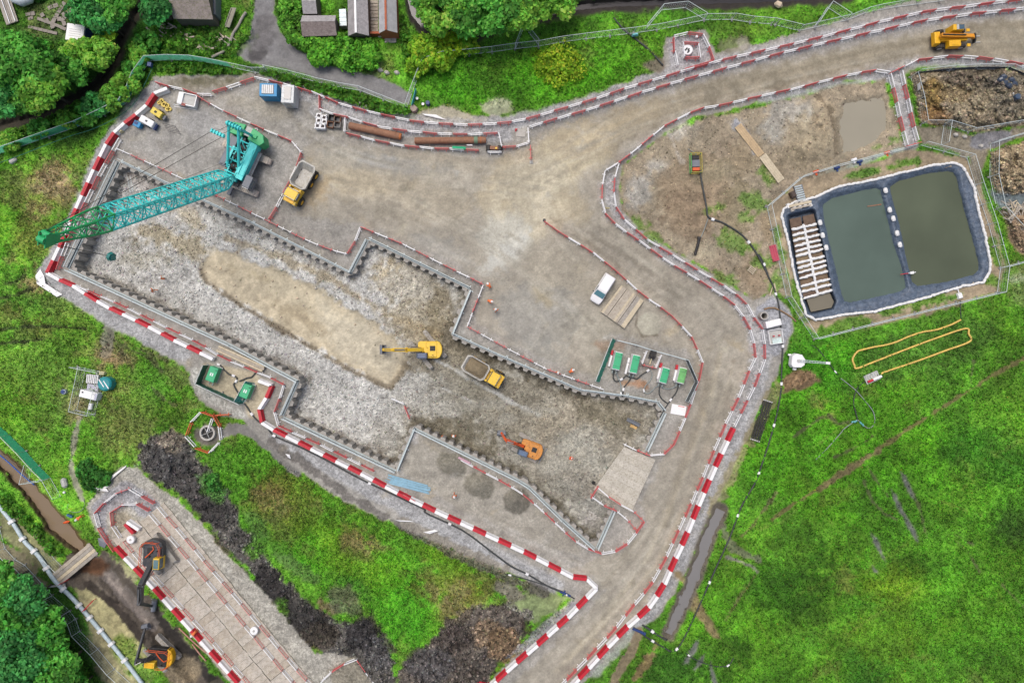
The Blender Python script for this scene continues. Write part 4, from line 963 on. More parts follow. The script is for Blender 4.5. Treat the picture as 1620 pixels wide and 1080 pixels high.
run([(789,211),(794,233)], 'at the end of the pile tube bay', 'w')
run([(547,187),(545,210)], 'closing the bay of the first pile tube', 'w')
run([(548,211),(592,222),(638,231),(686,235),(734,237),(758,238)], 'in the line in front of the rusty pile tubes', 'r')
run([(771,241),(794,241)], 'in front of the small drum roller', 'w')
run([(795,233),(817,232)], 'beside the small drum roller', 'r')
run([(817,232),(837,228),(835,203)], 'by the concrete block at the yard exit', 'w', 'ww')
run([(839,229),(840,255)], 'jutting into the haul road mouth', 'r')
run([(837,201),(884,187),(930,174),(976,159),(1023,144),(1094,123),(1164,104),(1237,84),(1310,67),(1384,50.5),(1457,34),(1533,23),(1607,15.6),(1650,9)], 'in the inner line along the north edge of the haul road', 'w')
run([(1640,108),(1599,99),(1552,92),(1503,89),(1480,92),(1441,97),(1420,113),(1408,116)], 'along the south edge of the haul road by the rubble plot', 'w')
run([(1407,115),(1381,111.5),(1329,122),(1260,140),(1200,153),(1140,167),(1114,171),(1090,179),(1049,201),(1033,214),(997,244),(979,257),(958,270)], 'along the haul road beside the bare field', 'w')
run([(957,270),(953,293),(951.7,317),(958,340),(979,359.5),(1016,384),(1056,414),(1098,438.5),(1139,464.5),(1159,479),(1174,498),(1185,516),(1192,540),(1196,563),(1186,584),(1168,629),(1147,672),(1128,716),(1112,754),(1093,797),(1073,839),(1053,883),(1029,926),(998,962),(968,1000),(936,1033),(904,1067),(880,1090)], 'in the long line on the east side of the site road', 'w')
run([(979,259),(970,290),(972,324),(985,345),(1021,377),(1063,403),(1103,427),(1146,453),(1165,466),(1182,482),(1193,503),(1206,521),(1209,545),(1210,568),(1193,612),(1161,675)], 'in the outer line between the walkway and the lagoons', 'w')
run([(313.5,153),(333,165),(377,187),(421,206.7),(464,224.6),(478,243),(470,263),(459,287),(449,306),(438,328),(426,348)], 'fencing in the crawler crane', 'r')
run([(187,236),(275,276),(336,306),(421,348),(487,381),(529,397),(550,402)], 'between the crane and the excavation', 'w')
run([(550,402),(562,381),(571,359),(637,386),(702,419),(765,450)], 'along the stepped north edge of the excavation', 'r')
run([(765,450),(748,493),(739,516),(799,549),(863,583),(910,600),(955,616)], 'between the excavation and the four green pumps', 'w')
run([(191,219),(158,277),(137,320),(115,365),(91,427)], 'inside the big barriers at the west end', 'w')
run([(119,451),(185,479),(250,511),(314,542),(355,567),(399,585),(443,603),(450,609),(444,628),(434,649),(441,673)], 'along the south west side of the excavation', 'w')
run([(441,673),(507,703),(570,734),(593,745)], 'south of the excavation by the blue steel bundle', 'r')
run([(729,727),(780,754),(821,776),(858,807),(893,840),(911,856),(932,868),(951,875),(975,871),(994,859),(1008,840),(1019,824)], 'around the south east corner of the excavation', 'w')
run([(1019,824),(1003,809),(981,797),(961,784),(942,768),(935,784),(955,799),(976,808),(993,822),(1008,840)], 'on the lower edge of the timber ramp mats', 'r')
run([(861,350),(880,364),(901,377),(942,402),(981,434),(1017,467),(1056,493),(1072,510),(1090,525),(1100,547),(1112,568),(1108,592),(1093,638),(1075,682),(1069,699),(1054,717),(1031,721),(1005,711),(986,702)], 'dividing the yard from the site road past the white van', 'r', 'rrwrw')
K = lambda *p: C(1040, 40, 13.5, p)
run(K((340,250),(640,170)), 'around the manhole enclosure by the river fence', 'w'); run(K((650,175),(960,210)), 'around the manhole enclosure by the river fence', 'r')
run(K((965,215),(1105,480)), 'around the manhole enclosure by the river fence', 'w'); run(K((1100,500),(1190,740)), 'around the manhole enclosure by the river fence', 'r')
run(K((340,290),(350,580)), 'around the manhole enclosure by the river fence', 'r'); run(K((370,590),(430,860)), 'around the manhole enclosure by the river fence', 'w'); run(K((560,955),(1190,770)), 'around the manhole enclosure by the river fence', 'r', 'rr')
run(K((540,380),(570,710)), 'closely boxing in the white manhole ring', 'w'); run(K((860,420),(910,720)), 'closely boxing in the white manhole ring', 'w'); run(K((580,385),(855,400)), 'closely boxing in the white manhole ring', 'r'); run(K((600,710),(880,695)), 'closely boxing in the white manhole ring', 'r')
run([(1407,117),(1416,155),(1424,190),(1434,231)], 'on the west side of the path to the lagoons', 'w'); run([(1425,113),(1435,155),(1442,190),(1451,223)], 'on the east side of the path to the lagoons', 'w'); run([(1434,232),(1455,226)], 'across the foot of the path to the lagoons', 'r')
M6 = lambda *p: C(130, 730, 6.355, p)
run(M6((175,650),(130,520),(215,420),(340,320),(480,265),(600,340),(730,420)), 'around the head of the timber trackway', 'w', 'wrwrwr')
run(M6((390,760),(310,640),(290,510),(400,430),(550,420),(680,490)), 'in the inner ring at the trackway head', 'w', 'wrrwr')
run([(250,800),(300,858),(350,917),(400,975),(450,1034),(500,1092)], 'on the outer east edge of the timber trackway', pattern='wp')
run([(238,812),(288,871),(338,930),(388,989),(438,1048),(478,1095)], 'in the inner row on the east side of the timber trackway', pattern='wp')
run([(196,855),(240,906),(290,962),(340,1018),(400,1088)], 'along the west edge of the timber trackway', pattern='pw')
run(M6((170,660),(230,760),(330,900)), 'where the plank bridge meets the trackway', 'r', 'rrr')
run([(508,1078),(526,1060),(563,1038),(577,1058),(594,1080)], 'at the tail of the gravel strip', 'w')
N4 = lambda *p: C(0, 540, 3.857, p)
w_ = 'ringing the open concrete shaft in the grass'
run(N4((1170,488),(1228,430)), w_, 'w'); run(N4((1142,570),(1170,492)), w_, pattern='o'); run(N4((1195,642),(1135,575)), w_, 'w'); run(N4((1275,677),(1200,650)), w_, pattern='o'); run(N4((1340,615),(1280,675)), w_, 'w'); run(N4((1340,515),(1350,600)), w_, 'w'); run(N4((1310,455),(1340,512)), w_, pattern='o'); run(N4((1235,430),(1305,455)), w_, pattern='o'); run(N4((1310,448),(1412,446)), w_, pattern='o'); run(N4((1300,465),(1270,550)), w_, 'w')
pz = pitz(640, 645)
run([(615,632),(635,641)], 'standing alone on the excavation floor', 'w', zf=lambda p: pz); run([(636,645),(644,664)], 'standing alone on the excavation floor', 'r', zf=lambda p: pz)
run([(638,781),(658,791)], 'leaning by the blue steel bundle', 'r')
J9 = lambda *p: C(930, 520, 7.715, p)
run(J9((715,270),(660,420)), 'beside the small black pump', 'w'); run(J9((890,320),(830,470)), 'beside the small black pump', 'w'); run(J9((660,440),(830,480)), 'in front of the small black pump', 'r')

# big water-filled road barriers
def wb_mesh(name, m):
    mb = MB()
    prof = [(-0.27, 0), (0.27, 0), (0.27, 0.22), (0.19, 0.40), (0.17, 0.84), (-0.17, 0.84), (-0.19, 0.40), (-0.27, 0.22)]
    n = len(prof); xs = [-1.0, -0.95, -0.55, -0.5, -0.2, -0.15, 0.15, 0.2, 0.5, 0.55, 0.95, 1.0]
    sc = [0.94, 1, 1, 0.97, 0.97, 1, 1, 0.97, 0.97, 1, 1, 0.94]
    vs = [(x, y * k, z) for x, k in zip(xs, sc) for y, z in prof]
    fs = []
    for a in range(len(xs) - 1):
        fs += [(a * n + i, (a + 1) * n + i, (a + 1) * n + (i + 1) % n, a * n + (i + 1) % n) for i in range(n)]
    fs += [tuple(range(n)), tuple(range(len(xs) * n - 1, (len(xs) - 1) * n - 1, -1))]
    mb.add([(x, -y, z) for x, y, z in vs], fs)
    mb.box((-0.35, 0, 0.86), (0.16, 0.1, 0.05)); mb.box((0.35, 0, 0.86), (0.16, 0.1, 0.05)); mb.tube((0, 0, 0.83), (0, 0, 0.89), 0.06, 8)
    mb.box((1.04, 0, 0.4), (0.12, 0.1, 0.5))
    return mb.mesh(name, m)
WB = {'r': wb_mesh('red_barrier_block', RED), 'w': wb_mesh('white_barrier_block', WHITE)}
def wrun(pts, where, start='r', L=1.98):
    W = [P(x, y, 0.5) for x, y in pts]
    seg = [(W[i + 1] - W[i]).length for i in range(len(W) - 1)]
    tot = sum(seg); n = max(1, round(tot / L)); st = tot / n
    def pos(s):
        for i, l in enumerate(seg):
            if s <= l or i == len(seg) - 1: return W[i] + (W[i + 1] - W[i]) * (s / l)
            s -= l
    for k in range(n):
        c = 'rw'[(k + (start == 'w')) % 2]
        a, b = pos(k * st), pos((k + 1) * st); d = b - a
        o = bpy.data.objects.new(CNAME[c] + '_barrier_block', WB[c]); COL.objects.link(o)
        o.location = ((a.x + b.x) / 2, (a.y + b.y) / 2, 0); o.rotation_euler = (0, 0, math.atan2(d.y, d.x)); o.scale = (min(1.04, d.length / 2.0), 1.3, 1.05)
        tag(o, 'solid %s road barrier %s' % (CNAME[c], where), 'road barrier', '%s road barriers %s' % (CNAME[c], where))
wrun([(266,141),(246,148),(236,165),(222,178),(189,203),(174,220),(155,258),(129,315),(111,355),(94,395),(76,432)], 'on the west side of the crane compound', 'w')
wrun([(76,432),(93,442),(113,450),(167,484),(223,510),(278,539),(338,568)], 'along the south west lane up to the two green pumps', 'w')
wrun([(410,602),(431,610),(421,631),(410,648),(415,668)], 'in the zigzag beside the two green pumps', 'w')
wrun([(415,668),(434,680),(489,708),(566,746),(640,785),(697,812),(773,847),(834,875),(907,913),(928,915),(944,930)], 'in the long south line beside the black hose', 'w')
wrun([(944,930),(898,977),(852,1018),(805,1058),(770,1090)], 'in the line beside the brown spoil heap', 'w')
wrun([(1161,677),(1134,734),(1108,793),(1085,850),(1067,888),(1050,927),(1038,945),(1025,963),(994,990),(966,1018),(937,1050),(905,1084),(885,1104)], 'along the east edge of the site road by the ditch', 'r')
wrun([(183,865),(241,926),(310,1003),(378,1080),(392,1096)], 'on the west edge of the timber trackway', 'r')
wrun(M6((460,600),(580,680)), 'set aside at the trackway head', 'w'); wrun(M6((440,620),(525,715)), 'set aside at the trackway head', 'r')
wrun([(752,1074),(772,1084)], 'pushed out of line by the spoil heap', 'r')

# mesh panel fences
GREEN_NET = mat('green_netting', (70, 226, 166), rough=0.8, var=0.12, dirt=0.05)
_nt = GREEN_NET.node_tree; _b = _nt.nodes['Principled BSDF']; _tr = _nt.nodes.new('ShaderNodeBsdfTranslucent'); _mx = _nt.nodes.new('ShaderNodeMixShader'); _mx.inputs[0].default_value = 0.5
_tr.inputs['Color'].default_value = (*lin((150, 255, 215)), 1)
_nt.links.new(_b.outputs[0], _mx.inputs[1]); _nt.links.new(_tr.outputs[0], _mx.inputs[2]); _nt.links.new(_mx.outputs[0], _nt.nodes['Material Output'].inputs['Surface'])
DGREEN = mat('dark_green_panel', (30, 112, 94), rough=0.6)
NAVY = mat('navy_acoustic_panel', (40, 52, 66), rough=0.7)
BLOCK = mat('fence_foot_concrete', (150, 150, 146), rough=0.9)
def panel_mesh(name, m, h=2.0, wires=10, rows=3, r=0.022, w=3.45):
    mb = MB()
    mb.tube((-w / 2, 0, h), (w / 2, 0, h), r, 6); mb.tube((-w / 2, 0, 0.12), (w / 2, 0, 0.12), r, 6)
    mb.tube((-w / 2, 0, 0.02), (-w / 2, 0, h), r, 6); mb.tube((w / 2, 0, 0.02), (w / 2, 0, h), r, 6)
    for k in range(1, wires): mb.box((-w / 2 + w * k / wires, 0, h / 2), (0.006, 0.006, h - 0.15))
    for k in range(1, rows + 1): mb.box((0, 0, h * k / (rows + 1)), (w, 0.008, 0.008))
    return mb.mesh(name, m)
PANEL = panel_mesh('mesh_panel', mat('bright_zinc', (222, 234, 234), rough=0.4, var=0.04, dirt=0.03), wires=12, rows=3, r=0.034)
def sheet_mesh(name, m, h=1.85, w=3.4):
    mb = MB(); nx = 8
    vs = []; fs = []
    for i in range(nx + 1):
        for z in (0.1, h * 0.5, h):
            vs.append((-w / 2 + w * i / nx, 0.04 + 0.03 * math.sin(i * 2.1 + z * 3), z))
    for i in range(nx):
        for j in range(2): fs.append((i * 3 + j, i * 3 + 3 + j, i * 3 + 4 + j, i * 3 + 1 + j))
    mb.add(vs, fs); return mb.mesh(name, m)
NET = sheet_mesh('netting', GREEN_NET)
fmb = MB(); fmb.box((0, 0, 0.07), (0.24, 0.62, 0.14), top=(0.85, 0.9)); FOOT = fmb.mesh('fence_foot', BLOCK)
def fence(pts, label, net=None, panel=None, zt=0.0, zpt=0.0, L=3.45, feet=True, lean=0.0, name='mesh_fence'):
    W = [P(x, y, zpt) for x, y in pts]
    root = thing(name, label, 'fence', (W[0].x, W[0].y, zt))
    base = W[0].copy(); base.z = zt
    for i in range(len(W) - 1):
        d = W[i + 1] - W[i]; d.z = 0
        n = max(1, round(d.length / L)); a = math.atan2(d.y, d.x)
        for k in range(n):
            c = W[i] + d * ((k + 0.5) / n); c.z = zt; c = c - base
            o = bpy.data.objects.new('panel', panel or PANEL); COL.objects.link(o); o.parent = root
            o.location = c; o.rotation_euler = (lean, 0, a); o.scale = (d.length / n / 3.45, 1, 1)
            if net:
                q = bpy.data.objects.new('netting', net); COL.objects.link(q); q.parent = o
            if feet:
                e = W[i] + d * (k / n) - base; e.z = 0
                f = bpy.data.objects.new('foot', FOOT); COL.objects.link(f); f.parent = root; f.location = e; f.rotation_euler = (0, 0, a)
    return root
fence(C(0,0,3.857,[(-40,955),(100,905),(300,835),(500,765),(640,700),(770,635),(815,560),(850,470),(920,375)]), 'long mesh fence covered in green netting beside the stream', NET)
fence(C(0,0,3.857,[(920,375),(1050,368),(1190,372),(1300,390),(1420,415)]), 'green netting fence below the allotment hedge', NET)
fence(C(0,0,3.857,[(1420,415),(1560,445),(1640,445)]) + C(400,0,3.857,[(90,430),(250,465),(420,510),(540,535),(660,555),(800,610),(940,665)]), 'mesh fence along the south side of the tarmac lane')
fence(C(400,0,3.857,[(940,660),(975,560),(1010,470),(1045,390)]), 'tall mesh gate panels closing the end of the lane')
fence(C(400,0,3.857,[(1045,390),(1160,350),(1320,335),(1460,320),(1600,300)]) + C(800,0,3.857,[(200,285),(350,258),(490,240),(780,205),(920,185),(1050,160),(1210,125),(1380,122),(1490,140),(1620,150)]) + C(1200,0,3.857,[(100,155),(245,190),(340,170),(540,125),(640,85),(700,70),(840,45),(1100,10),(1250,-15)]), 'long mesh fence winding along the river meadow')
fence(C(800,0,3.857,[(60,300),(112,165),(200,275)]), 'triangular brace panels of the river fence near the yellow flowering shrubs', feet=False, name='brace_fence')
fence(C(800,0,3.857,[(850,185),(950,65),(1095,50),(1210,120)]), 'three brace panels of the river fence behind the manhole enclosure', feet=False, name='brace_fence')
fence(C(1200,0,3.857,[(340,165),(418,48),(530,120)]), 'triangular brace panels of the river fence above the haul road', feet=False, name='brace_fence')
fence([(1213,327),(1244,470),(1287,536)], 'mesh fence along the west side of the lagoons')
fence([(1287,536),(1380,512),(1480,487),(1577,463)], 'mesh fence along the grass south of the lagoons')
fence([(1577,462),(1582,424),(1563,355),(1542,293),(1529,250),(1456,230)], 'mesh fence on the east side of the lagoons')
fence([(1213,327),(1265,282),(1320,265),(1380,250),(1440,234)], 'mesh fence beside the path to the lagoons')
fence([(1582,424),(1640,408)], 'short mesh fence running east from the lagoon corner')
fence([(1440,122),(1450,160),(1456,197)], 'mesh fence on the west side of the rubble plot')
fence([(1456,197),(1492,197),(1531,209),(1620,194)], 'mesh fence along the south side of the rubble plot')
fence([(1493,197),(1488,230)], 'single mesh panel between the rubble plot and the path')
fence([(1446,118),(1500,112),(1540,110),(1590,110),(1640,132)], 'mesh fence with dark sheeting on the north side of the rubble plot', sheet_mesh('dark_sheeting', mat('dark_blue_sheeting', (56, 68, 84), rough=0.5, var=0.25, dirt=0.05), 0.9))
fence([(1566,228),(1640,206)], 'mesh fence on the north side of the second rubble plot')
fence([(1566,228),(1565,280),(1576,330),(1640,400)], 'mesh fence between the lagoons and the second rubble plot')
fence(C(100,570,10.8,[(250,110),(720,205)]), 'mesh fence side behind the white generator'); fence(C(100,570,10.8,[(720,205),(545,925)]), 'mesh fence side beside the teal tank')
fence(C(100,570,10.8,[(545,925),(240,850)]), 'mesh fence end below the white drum'); fence(C(100,570,10.8,[(240,850),(395,120)]), 'mesh fence side away from the teal tank')
fence(C(0,540,3.857,[(-40,480),(60,570),(160,670),(240,760),(310,830)]), 'green netting fence on the bank of the brown beck', NET)
fence(C(0,540,3.857,[(310,830),(375,945)]) , 'bare mesh panel at the end of the green netting', feet=False)
fence(C(0,540,3.857,[(295,838),(175,855),(205,740)]), 'triangular brace panels on the beck bank', feet=False, name='brace_fence')
fence(C(0,780,5.4,[(0,290),(45,465),(130,560),(215,610),(300,700),(380,790),(450,870),(600,1000),(650,1070)]) + C(0,800,3.857,[(490,760),(600,870),(700,990),(800,1080)]), 'mesh fence between the woodland and the blue and white pipe')
fence(C(0,780,5.4,[(400,475),(470,560),(550,640)]), 'two loose mesh panels leaning at the plank bridge', feet=False)
# pump compound fences
fence([(974,538),(948,605)], 'teal acoustic fence on the west side of the four pumps', sheet_mesh('acoustic_panel', mat('teal_acoustic', (40, 156, 130), rough=0.6)), L=2.2, lean=0.42)
fence([(974,538),(1006,546),(1030,554),(1060,562),(1084,569)], 'mesh fence with teal panels north of the four pumps')
fence([(1084,569),(1099,603),(1084,634)], 'navy acoustic fence on the road side of the four pumps', sheet_mesh('acoustic_panel', NAVY))
fence([(330,577),(318,606)], 'dark green acoustic fence at the west end of the two pumps', sheet_mesh('acoustic_panel', DGREEN), L=2.5)
fence([(318,606),(352,622),(386,638)], 'dark green acoustic fence below the two pumps', sheet_mesh('acoustic_panel', DGREEN), L=2.5)
fence([(386,638),(404,606)], 'teal acoustic fence panels beside the eastern pump', sheet_mesh('acoustic_panel', mat('teal_panel', (40, 156, 146), rough=0.6)), L=1.8, lean=-0.45)

# sheet pile walls with guard rails round the excavation
PILE = mat('weathered_sheet_pile', (178, 174, 166), rough=0.85, var=0.15, dirt=0.12, dirt_glint_col=(132, 116, 102), bump=0.3)
def pile_mesh():
    mb = MB()
    mb.prism([(-0.66, 0.0), (0.66, 0.0), (0.62, 0.12), (0.40, 0.16), (0.28, 0.50), (-0.28, 0.50), (-0.40, 0.16), (-0.62, 0.12)], -4.2, 0.0)
    return mb.mesh('sheet_pile', PILE)
PMESH = pile_mesh()
PNAMES = ['west end', 'long south west side', 'south west return', 'short south step', 'long south side', 'south east step', 'south east side by the soil piles', 'bend near the orange excavator', 'south east corner leg', 'last south east leg', 'east end below the timber mats', 'east end under the timber mats', 'east end above the timber mats', 'north east corner', 'side by the four pumps', 'side below the four pumps', 'side beside the loaded dump truck', 'side by the yellow excavator', 'east step of the north bay', 'north side of the north bay', 'west step of the north bay', 'side facing the yard', 'side in front of the crane', 'north west corner']
CAPM = mat('capping_steel', (190, 204, 206), rough=0.5, metal=0.2, var=0.1, dirt=0.1)
TEALCAP = mat('teal_toe_board', (70, 168, 146), rough=0.5, var=0.1)
n = len(PIT)
for i in range(n):
    if i == 11: continue
    a = P(*PIT[i]); b = P(*PIT[(i + 1) % n]); d = b - a; L = d.length
    if L < 1.2: continue
    ang = math.atan2(d.y, d.x)
    w = thing('sheet_pile_wall', 'steel sheet pile wall on the %s of the excavation' % PNAMES[i], 'sheet piling', (a.x, a.y, 0), ang)
    k = max(1, round(L / 1.32)); st = L / k
    for q in range(k):
        o = bpy.data.objects.new('sheet_pile', PMESH); COL.objects.link(o); o.parent = w
        o.location = (st * (q + 0.5), 0, -0.02 + random.uniform(-0.04, 0.03)); o.scale = (st / 1.32, 1, 1)
    mb = MB(); mb.box((L / 2, -0.10, 0.02), (L, 0.16, 0.12)); mb.build('capping', CAPM, w)
    g = thing('guard_rail', 'galvanised guard rail on the %s of the excavation' % PNAMES[i], 'guard rail', (a.x, a.y, 0), ang)
    teal = i in (14, 19)
    for yy, zz, r in ((-0.28, 1.08, 0.055), (-0.28, 0.55, 0.04)):
        MB().tube((0.05, yy, zz), (L - 0.05, yy, zz), r, 6).build('rail', MATS['bright_zinc'], g)
    MB().box((L / 2, -0.28, 0.14), (L - 0.1, 0.04, 0.2)).build('toe_board', TEALCAP if teal else STEEL, g)
    kp = max(2, round(L / 2.4))
    pm = MB().box((0, -0.28, 0.55), (0.06, 0.06, 1.1)).box((0, -0.40, 0.03), (0.14, 0.34, 0.05)).mesh('post', GALV)
    for q in range(kp):
        o = bpy.data.objects.new('post', pm); COL.objects.link(o); o.parent = g; o.location = (0.1 + (L - 0.2) * q / (kp - 1), 0, 0)
    wm = MB()
    for q in range(int(L / 0.3)): wm.box((0.15 + q * 0.3, -0.28, 0.6), (0.012, 0.012, 0.9))
    for zz in (0.35, 0.8): wm.box((L / 2, -0.28, zz), (L - 0.1, 0.012, 0.012))
    wm.build('mesh_infill', GALV, g)
# ------------------------------------------------------------------ machines
YEL = mat('machine_yellow', (250, 206, 60), rough=0.45, var=0.07, dirt=0.10)
YEL2 = mat('deep_yellow', (250, 190, 28), rough=0.45, var=0.07, dirt=0.08)
ORG = mat('machine_orange', (232, 96, 40), rough=0.45, var=0.08, dirt=0.08)
TEAL = mat('crane_teal', (78, 232, 230), rough=0.45, var=0.08, dirt=0.06)
CGRN = mat('crane_green', (44, 182, 112), rough=0.45, var=0.08, dirt=0.05)
DGREY = mat('dark_machine_grey', (66, 70, 76), rough=0.5, var=0.12, dirt=0.15)
MGREY = mat('machine_grey', (118, 124, 134), rough=0.5, var=0.1, dirt=0.12)
LGREY = mat('light_grey_paint', (196, 196, 192), rough=0.55, var=0.08, dirt=0.12)
GLASS = mat('machine_glass', (70, 96, 112), rough=0.08, var=0.05, dirt=0.02, spec=0.8)
BLACK = mat('machine_black', (34, 35, 38), rough=0.6, var=0.15, dirt=0.1)
TYRE = mat('tyre', (50, 49, 48), rough=0.85, var=0.1, dirt=0.3)
PADS = mat('track_pads', (214, 202, 188), rough=0.8, var=0.15, dirt=0.2)
MUDT = mat('muddy_track', (176, 172, 164), rough=0.85, var=0.15, dirt=0.3)
CABLE = mat('wire_rope', (92, 86, 82), rough=0.6)
def track_part(root, name, cx, cy, L, W, H, yaw, m, npad=16):
    """stadium track with its shoes, centre cx, cy in the root's frame"""
    mb = MB(); r = H / 2; prof = []
    for k in range(7): t = -math.pi / 2 + math.pi * k / 6; prof.append((L / 2 - r + r * math.cos(t), r + r * math.sin(t)))
    for k in range(7): t = math.pi / 2 + math.pi * k / 6; prof.append((-L / 2 + r + r * math.cos(t), r + r * math.sin(t)))
    mb.prism(prof, -W / 2 * 0.86, W / 2 * 0.86, axis='y')
    st = (L - 1.2 * r) / npad
    for k in range(npad):
        x = -L / 2 + 0.6 * r + st * (k + 0.5)
        mb.box((x, 0, H + 0.02), (st * 0.82, W, 0.07)); mb.box((x, 0, 0.02), (st * 0.82, W, 0.05))
    M = Matrix.Rotation(yaw, 3, 'Z'); off = M @ Vector((0, cy, 0)) + Vector((0, 0, 0)) + (M @ Vector((cx, 0, 0)))
    mb.v = [tuple((M @ Vector(v)) + off) for v in mb.v]
    return mb.build(name, m, root)
def wheel(root, c, r, w, rimm, tm=None):
    t = MB(); n = 18
    for k in range(n):
        pass
    t.path([(c[0], c[1] - w / 2, c[2]), (c[0], c[1] - w * 0.42, c[2]), (c[0], c[1] + w * 0.42, c[2]), (c[0], c[1] + w / 2, c[2])], [r * 0.86, r, r, r * 0.86], 18)
    for k in range(14):
        a = 2 * math.pi * k / 14
        t.box((c[0] + math.cos(a) * r, c[1], c[2] + math.sin(a) * r), (0.07, w * 0.95, 0.06), ry=-a)
    o = t.build('wheel', tm or TYRE, root)
    q = MB().path([(c[0], c[1] - w / 2 - 0.02, c[2]), (c[0], c[1] + w / 2 + 0.02, c[2])], r * 0.52, 12); q.build('rim', rimm, o)
    return o
def link_arm(mb, a, b, w, h0, h1):
    """box-section arm from a to b (any 3-D direction)"""
    a = Vector(a); b = Vector(b); d = (b - a).normalized(); s = d.cross(Vector((0, 0, 1)))
    s = s.normalized() if s.length > 1e-3 else Vector((0, 1, 0)); u = s.cross(d)
    vs = []
    for p, h in ((a, h0), (b, h1)):
        for sy, sz in ((-1, -1), (1, -1), (1, 1), (-1, 1)): vs.append(p + s * (sy * w / 2) + u * (sz * h / 2))
    mb.add(vs, [(3, 2, 1, 0), (4, 5, 6, 7), (0, 1, 5, 4), (1, 2, 6, 5), (2, 3, 7, 6), (3, 0, 4, 7)])
def bucket_part(root, c, yaw, w, m, size=0.8, pitch=0.0):
    mb = MB(); prof = [(0, 0.45), (0.25, 0.5), (0.5, 0.35), (0.62, 0.0), (0.5, -0.3), (0.2, -0.5), (-0.25, -0.55), (-0.25, -0.48), (0.18, -0.42), (0.42, -0.26), (0.52, 0.0), (0.42, 0.28), (0.22, 0.42), (0, 0.38)]
    prof = [(x * size, z * size) for x, z in prof]
    mb.prism(prof, -w / 2, w / 2, axis='y')
    side = [(0, 0.45), (0.25, 0.5), (0.5, 0.35), (0.62, 0.0), (0.5, -0.3), (0.2, -0.5), (-0.25, -0.55)]
    for sy in (-1, 1): mb.prism([(x * size, z * size) for x, z in side], sy * w / 2 - 0.02, sy * w / 2 + 0.02, axis='y')
    for k in range(5): mb.box((-0.32 * size, -w / 2 + w * (k + .5) / 5, -0.53 * size), (0.16, 0.07, 0.05))
    M = Matrix.Rotation(yaw, 3, 'Z') @ Matrix.Rotation(pitch, 3, 'Y')
    mb.v = [tuple(M @ Vector(v) + Vector(c)) for v in mb.v]
    return mb.build('bucket', m, root)

# ---- crawler crane
cc = P(381, 267, 0.5); CY = rot(-0.42, 0.91)
crane = thing('crawler_crane', 'teal crawler crane with long lattice boom and green boom head', 'crane', (cc.x, cc.y, 0), CY)
ty = rot(77, 32) - CY
for sy in (-1, 1):
    t = track_part(crane, 'track', 0, sy * 2.45, 7.4, 0.95, 1.05, ty, PADS, 26)
mb = MB(); mb.box((0, 0, 0.75), (2.6, 4.2, 0.7), rz=ty); mb.tube((0, 0, 0.9), (0, 0, 1.45), 1.1, 20)
mb.box((1.9, 0, 0.7), (0.5, 4.4, 0.5), rz=ty); mb.build('carbody', MGREY, crane, bevel=0.04)
mb = MB()
mb.box((-1.2, 0, 1.65), (7.6, 2.4, 0.4))
for k in range(16): mb.box((random.uniform(-4, 1.5), random.uniform(-.9, .9), random.uniform(2.0, 2.5)), (random.uniform(.2, .7), random.uniform(.15, .4), random.uniform(.3, .8)))
sf = MB()
for yy in (-.62, .62):
    sf.box((-1.3, yy, 2.3), (5.8, 0.2, 0.9))
    for k in range(7): sf.box((-3.9 + k * .85, yy, 2.85), (.12, .34, .3))
for xx in (-3.4, -1.9, -.5, 1.2): sf.tube((xx, -.9, 2.9), (xx, .9, 2.9), .11, 8)
for k in range(6): sf.path([(-3.5 + k * .9, -.4 + .1 * k, 2.9), (-3.0 + k * .8, .1, 3.2), (-2.6 + k * .7, .5 - .12 * k, 2.9)], .05, 5)
sf.box((1.75, 0, 2.2), (.7, 1.9, .5)); sf.box((-1.0, -1.0, 3.0), (2.6, .3, .18)); sf.box((.2, 1.05, 3.25), (1.4, .35, .2))
sf.build('side_frame', TEAL, crane)
mb.build('deck', DGREY, crane, bevel=0.03)
mb = MB(); mb.box((-1.1, 1.45, 2.35), (5.4, 1.0, 1.6)); mb.box((-0.6, 1.45, 3.18), (3.2, 0.8, 0.08)); mb.box((-2.6, 1.45, 3.2), (0.9, 0.7, 0.12))
for k in range(6): mb.box((-3.0 + k * 0.8, 1.45, 3.17), (0.05, 0.98, 0.04))
mb.build('engine_house', TEAL, crane, bevel=0.05)
mb = MB(); mb.box((-0.6, 2.2, 1.9), (5.0, 0.5, 0.12)); 
for k in range(5): mb.tube((-2.9 + k * 1.15, 2.42, 1.95), (-2.9 + k * 1.15, 2.42, 2.9), 0.025, 5)
mb.tube((-2.9, 2.42, 2.9), (1.7, 2.42, 2.9), 0.025, 5); mb.build('walkway', MGREY, crane)
mb = MB(); mb.box((-1.4, -1.55, 2.2), (4.4, 1.1, 1.2)); mb.box((-0.2, -1.55, 2.9), (1.6, 0.8, 0.3)); mb.build('machinery_cover', MGREY, crane, bevel=0.05)
mb = MB()
for xx, rr in ((-2.6, 0.55), (-1.2, 0.6), (0.2, 0.5)): mb.tube((xx, -0.6, 2.3), (xx, 0.6, 2.3), rr, 16)
w_ = mb.build('winch', BLACK, crane)
mb = MB(); mb.box((1.4, 2.75, 2.3), (1.9, 1.1, 1.7), top=(0.9, 0.95)); cab = mb.build('cab', MGREY, crane, bevel=0.06)
MB().box((2.36, 2.75, 2.55), (0.06, 0.9, 1.0), ry=-0.08).build('window', GLASS, cab); MB().box((1.5, 3.31, 2.55), (1.2, 0.04, 0.8)).build('window', GLASS, cab)
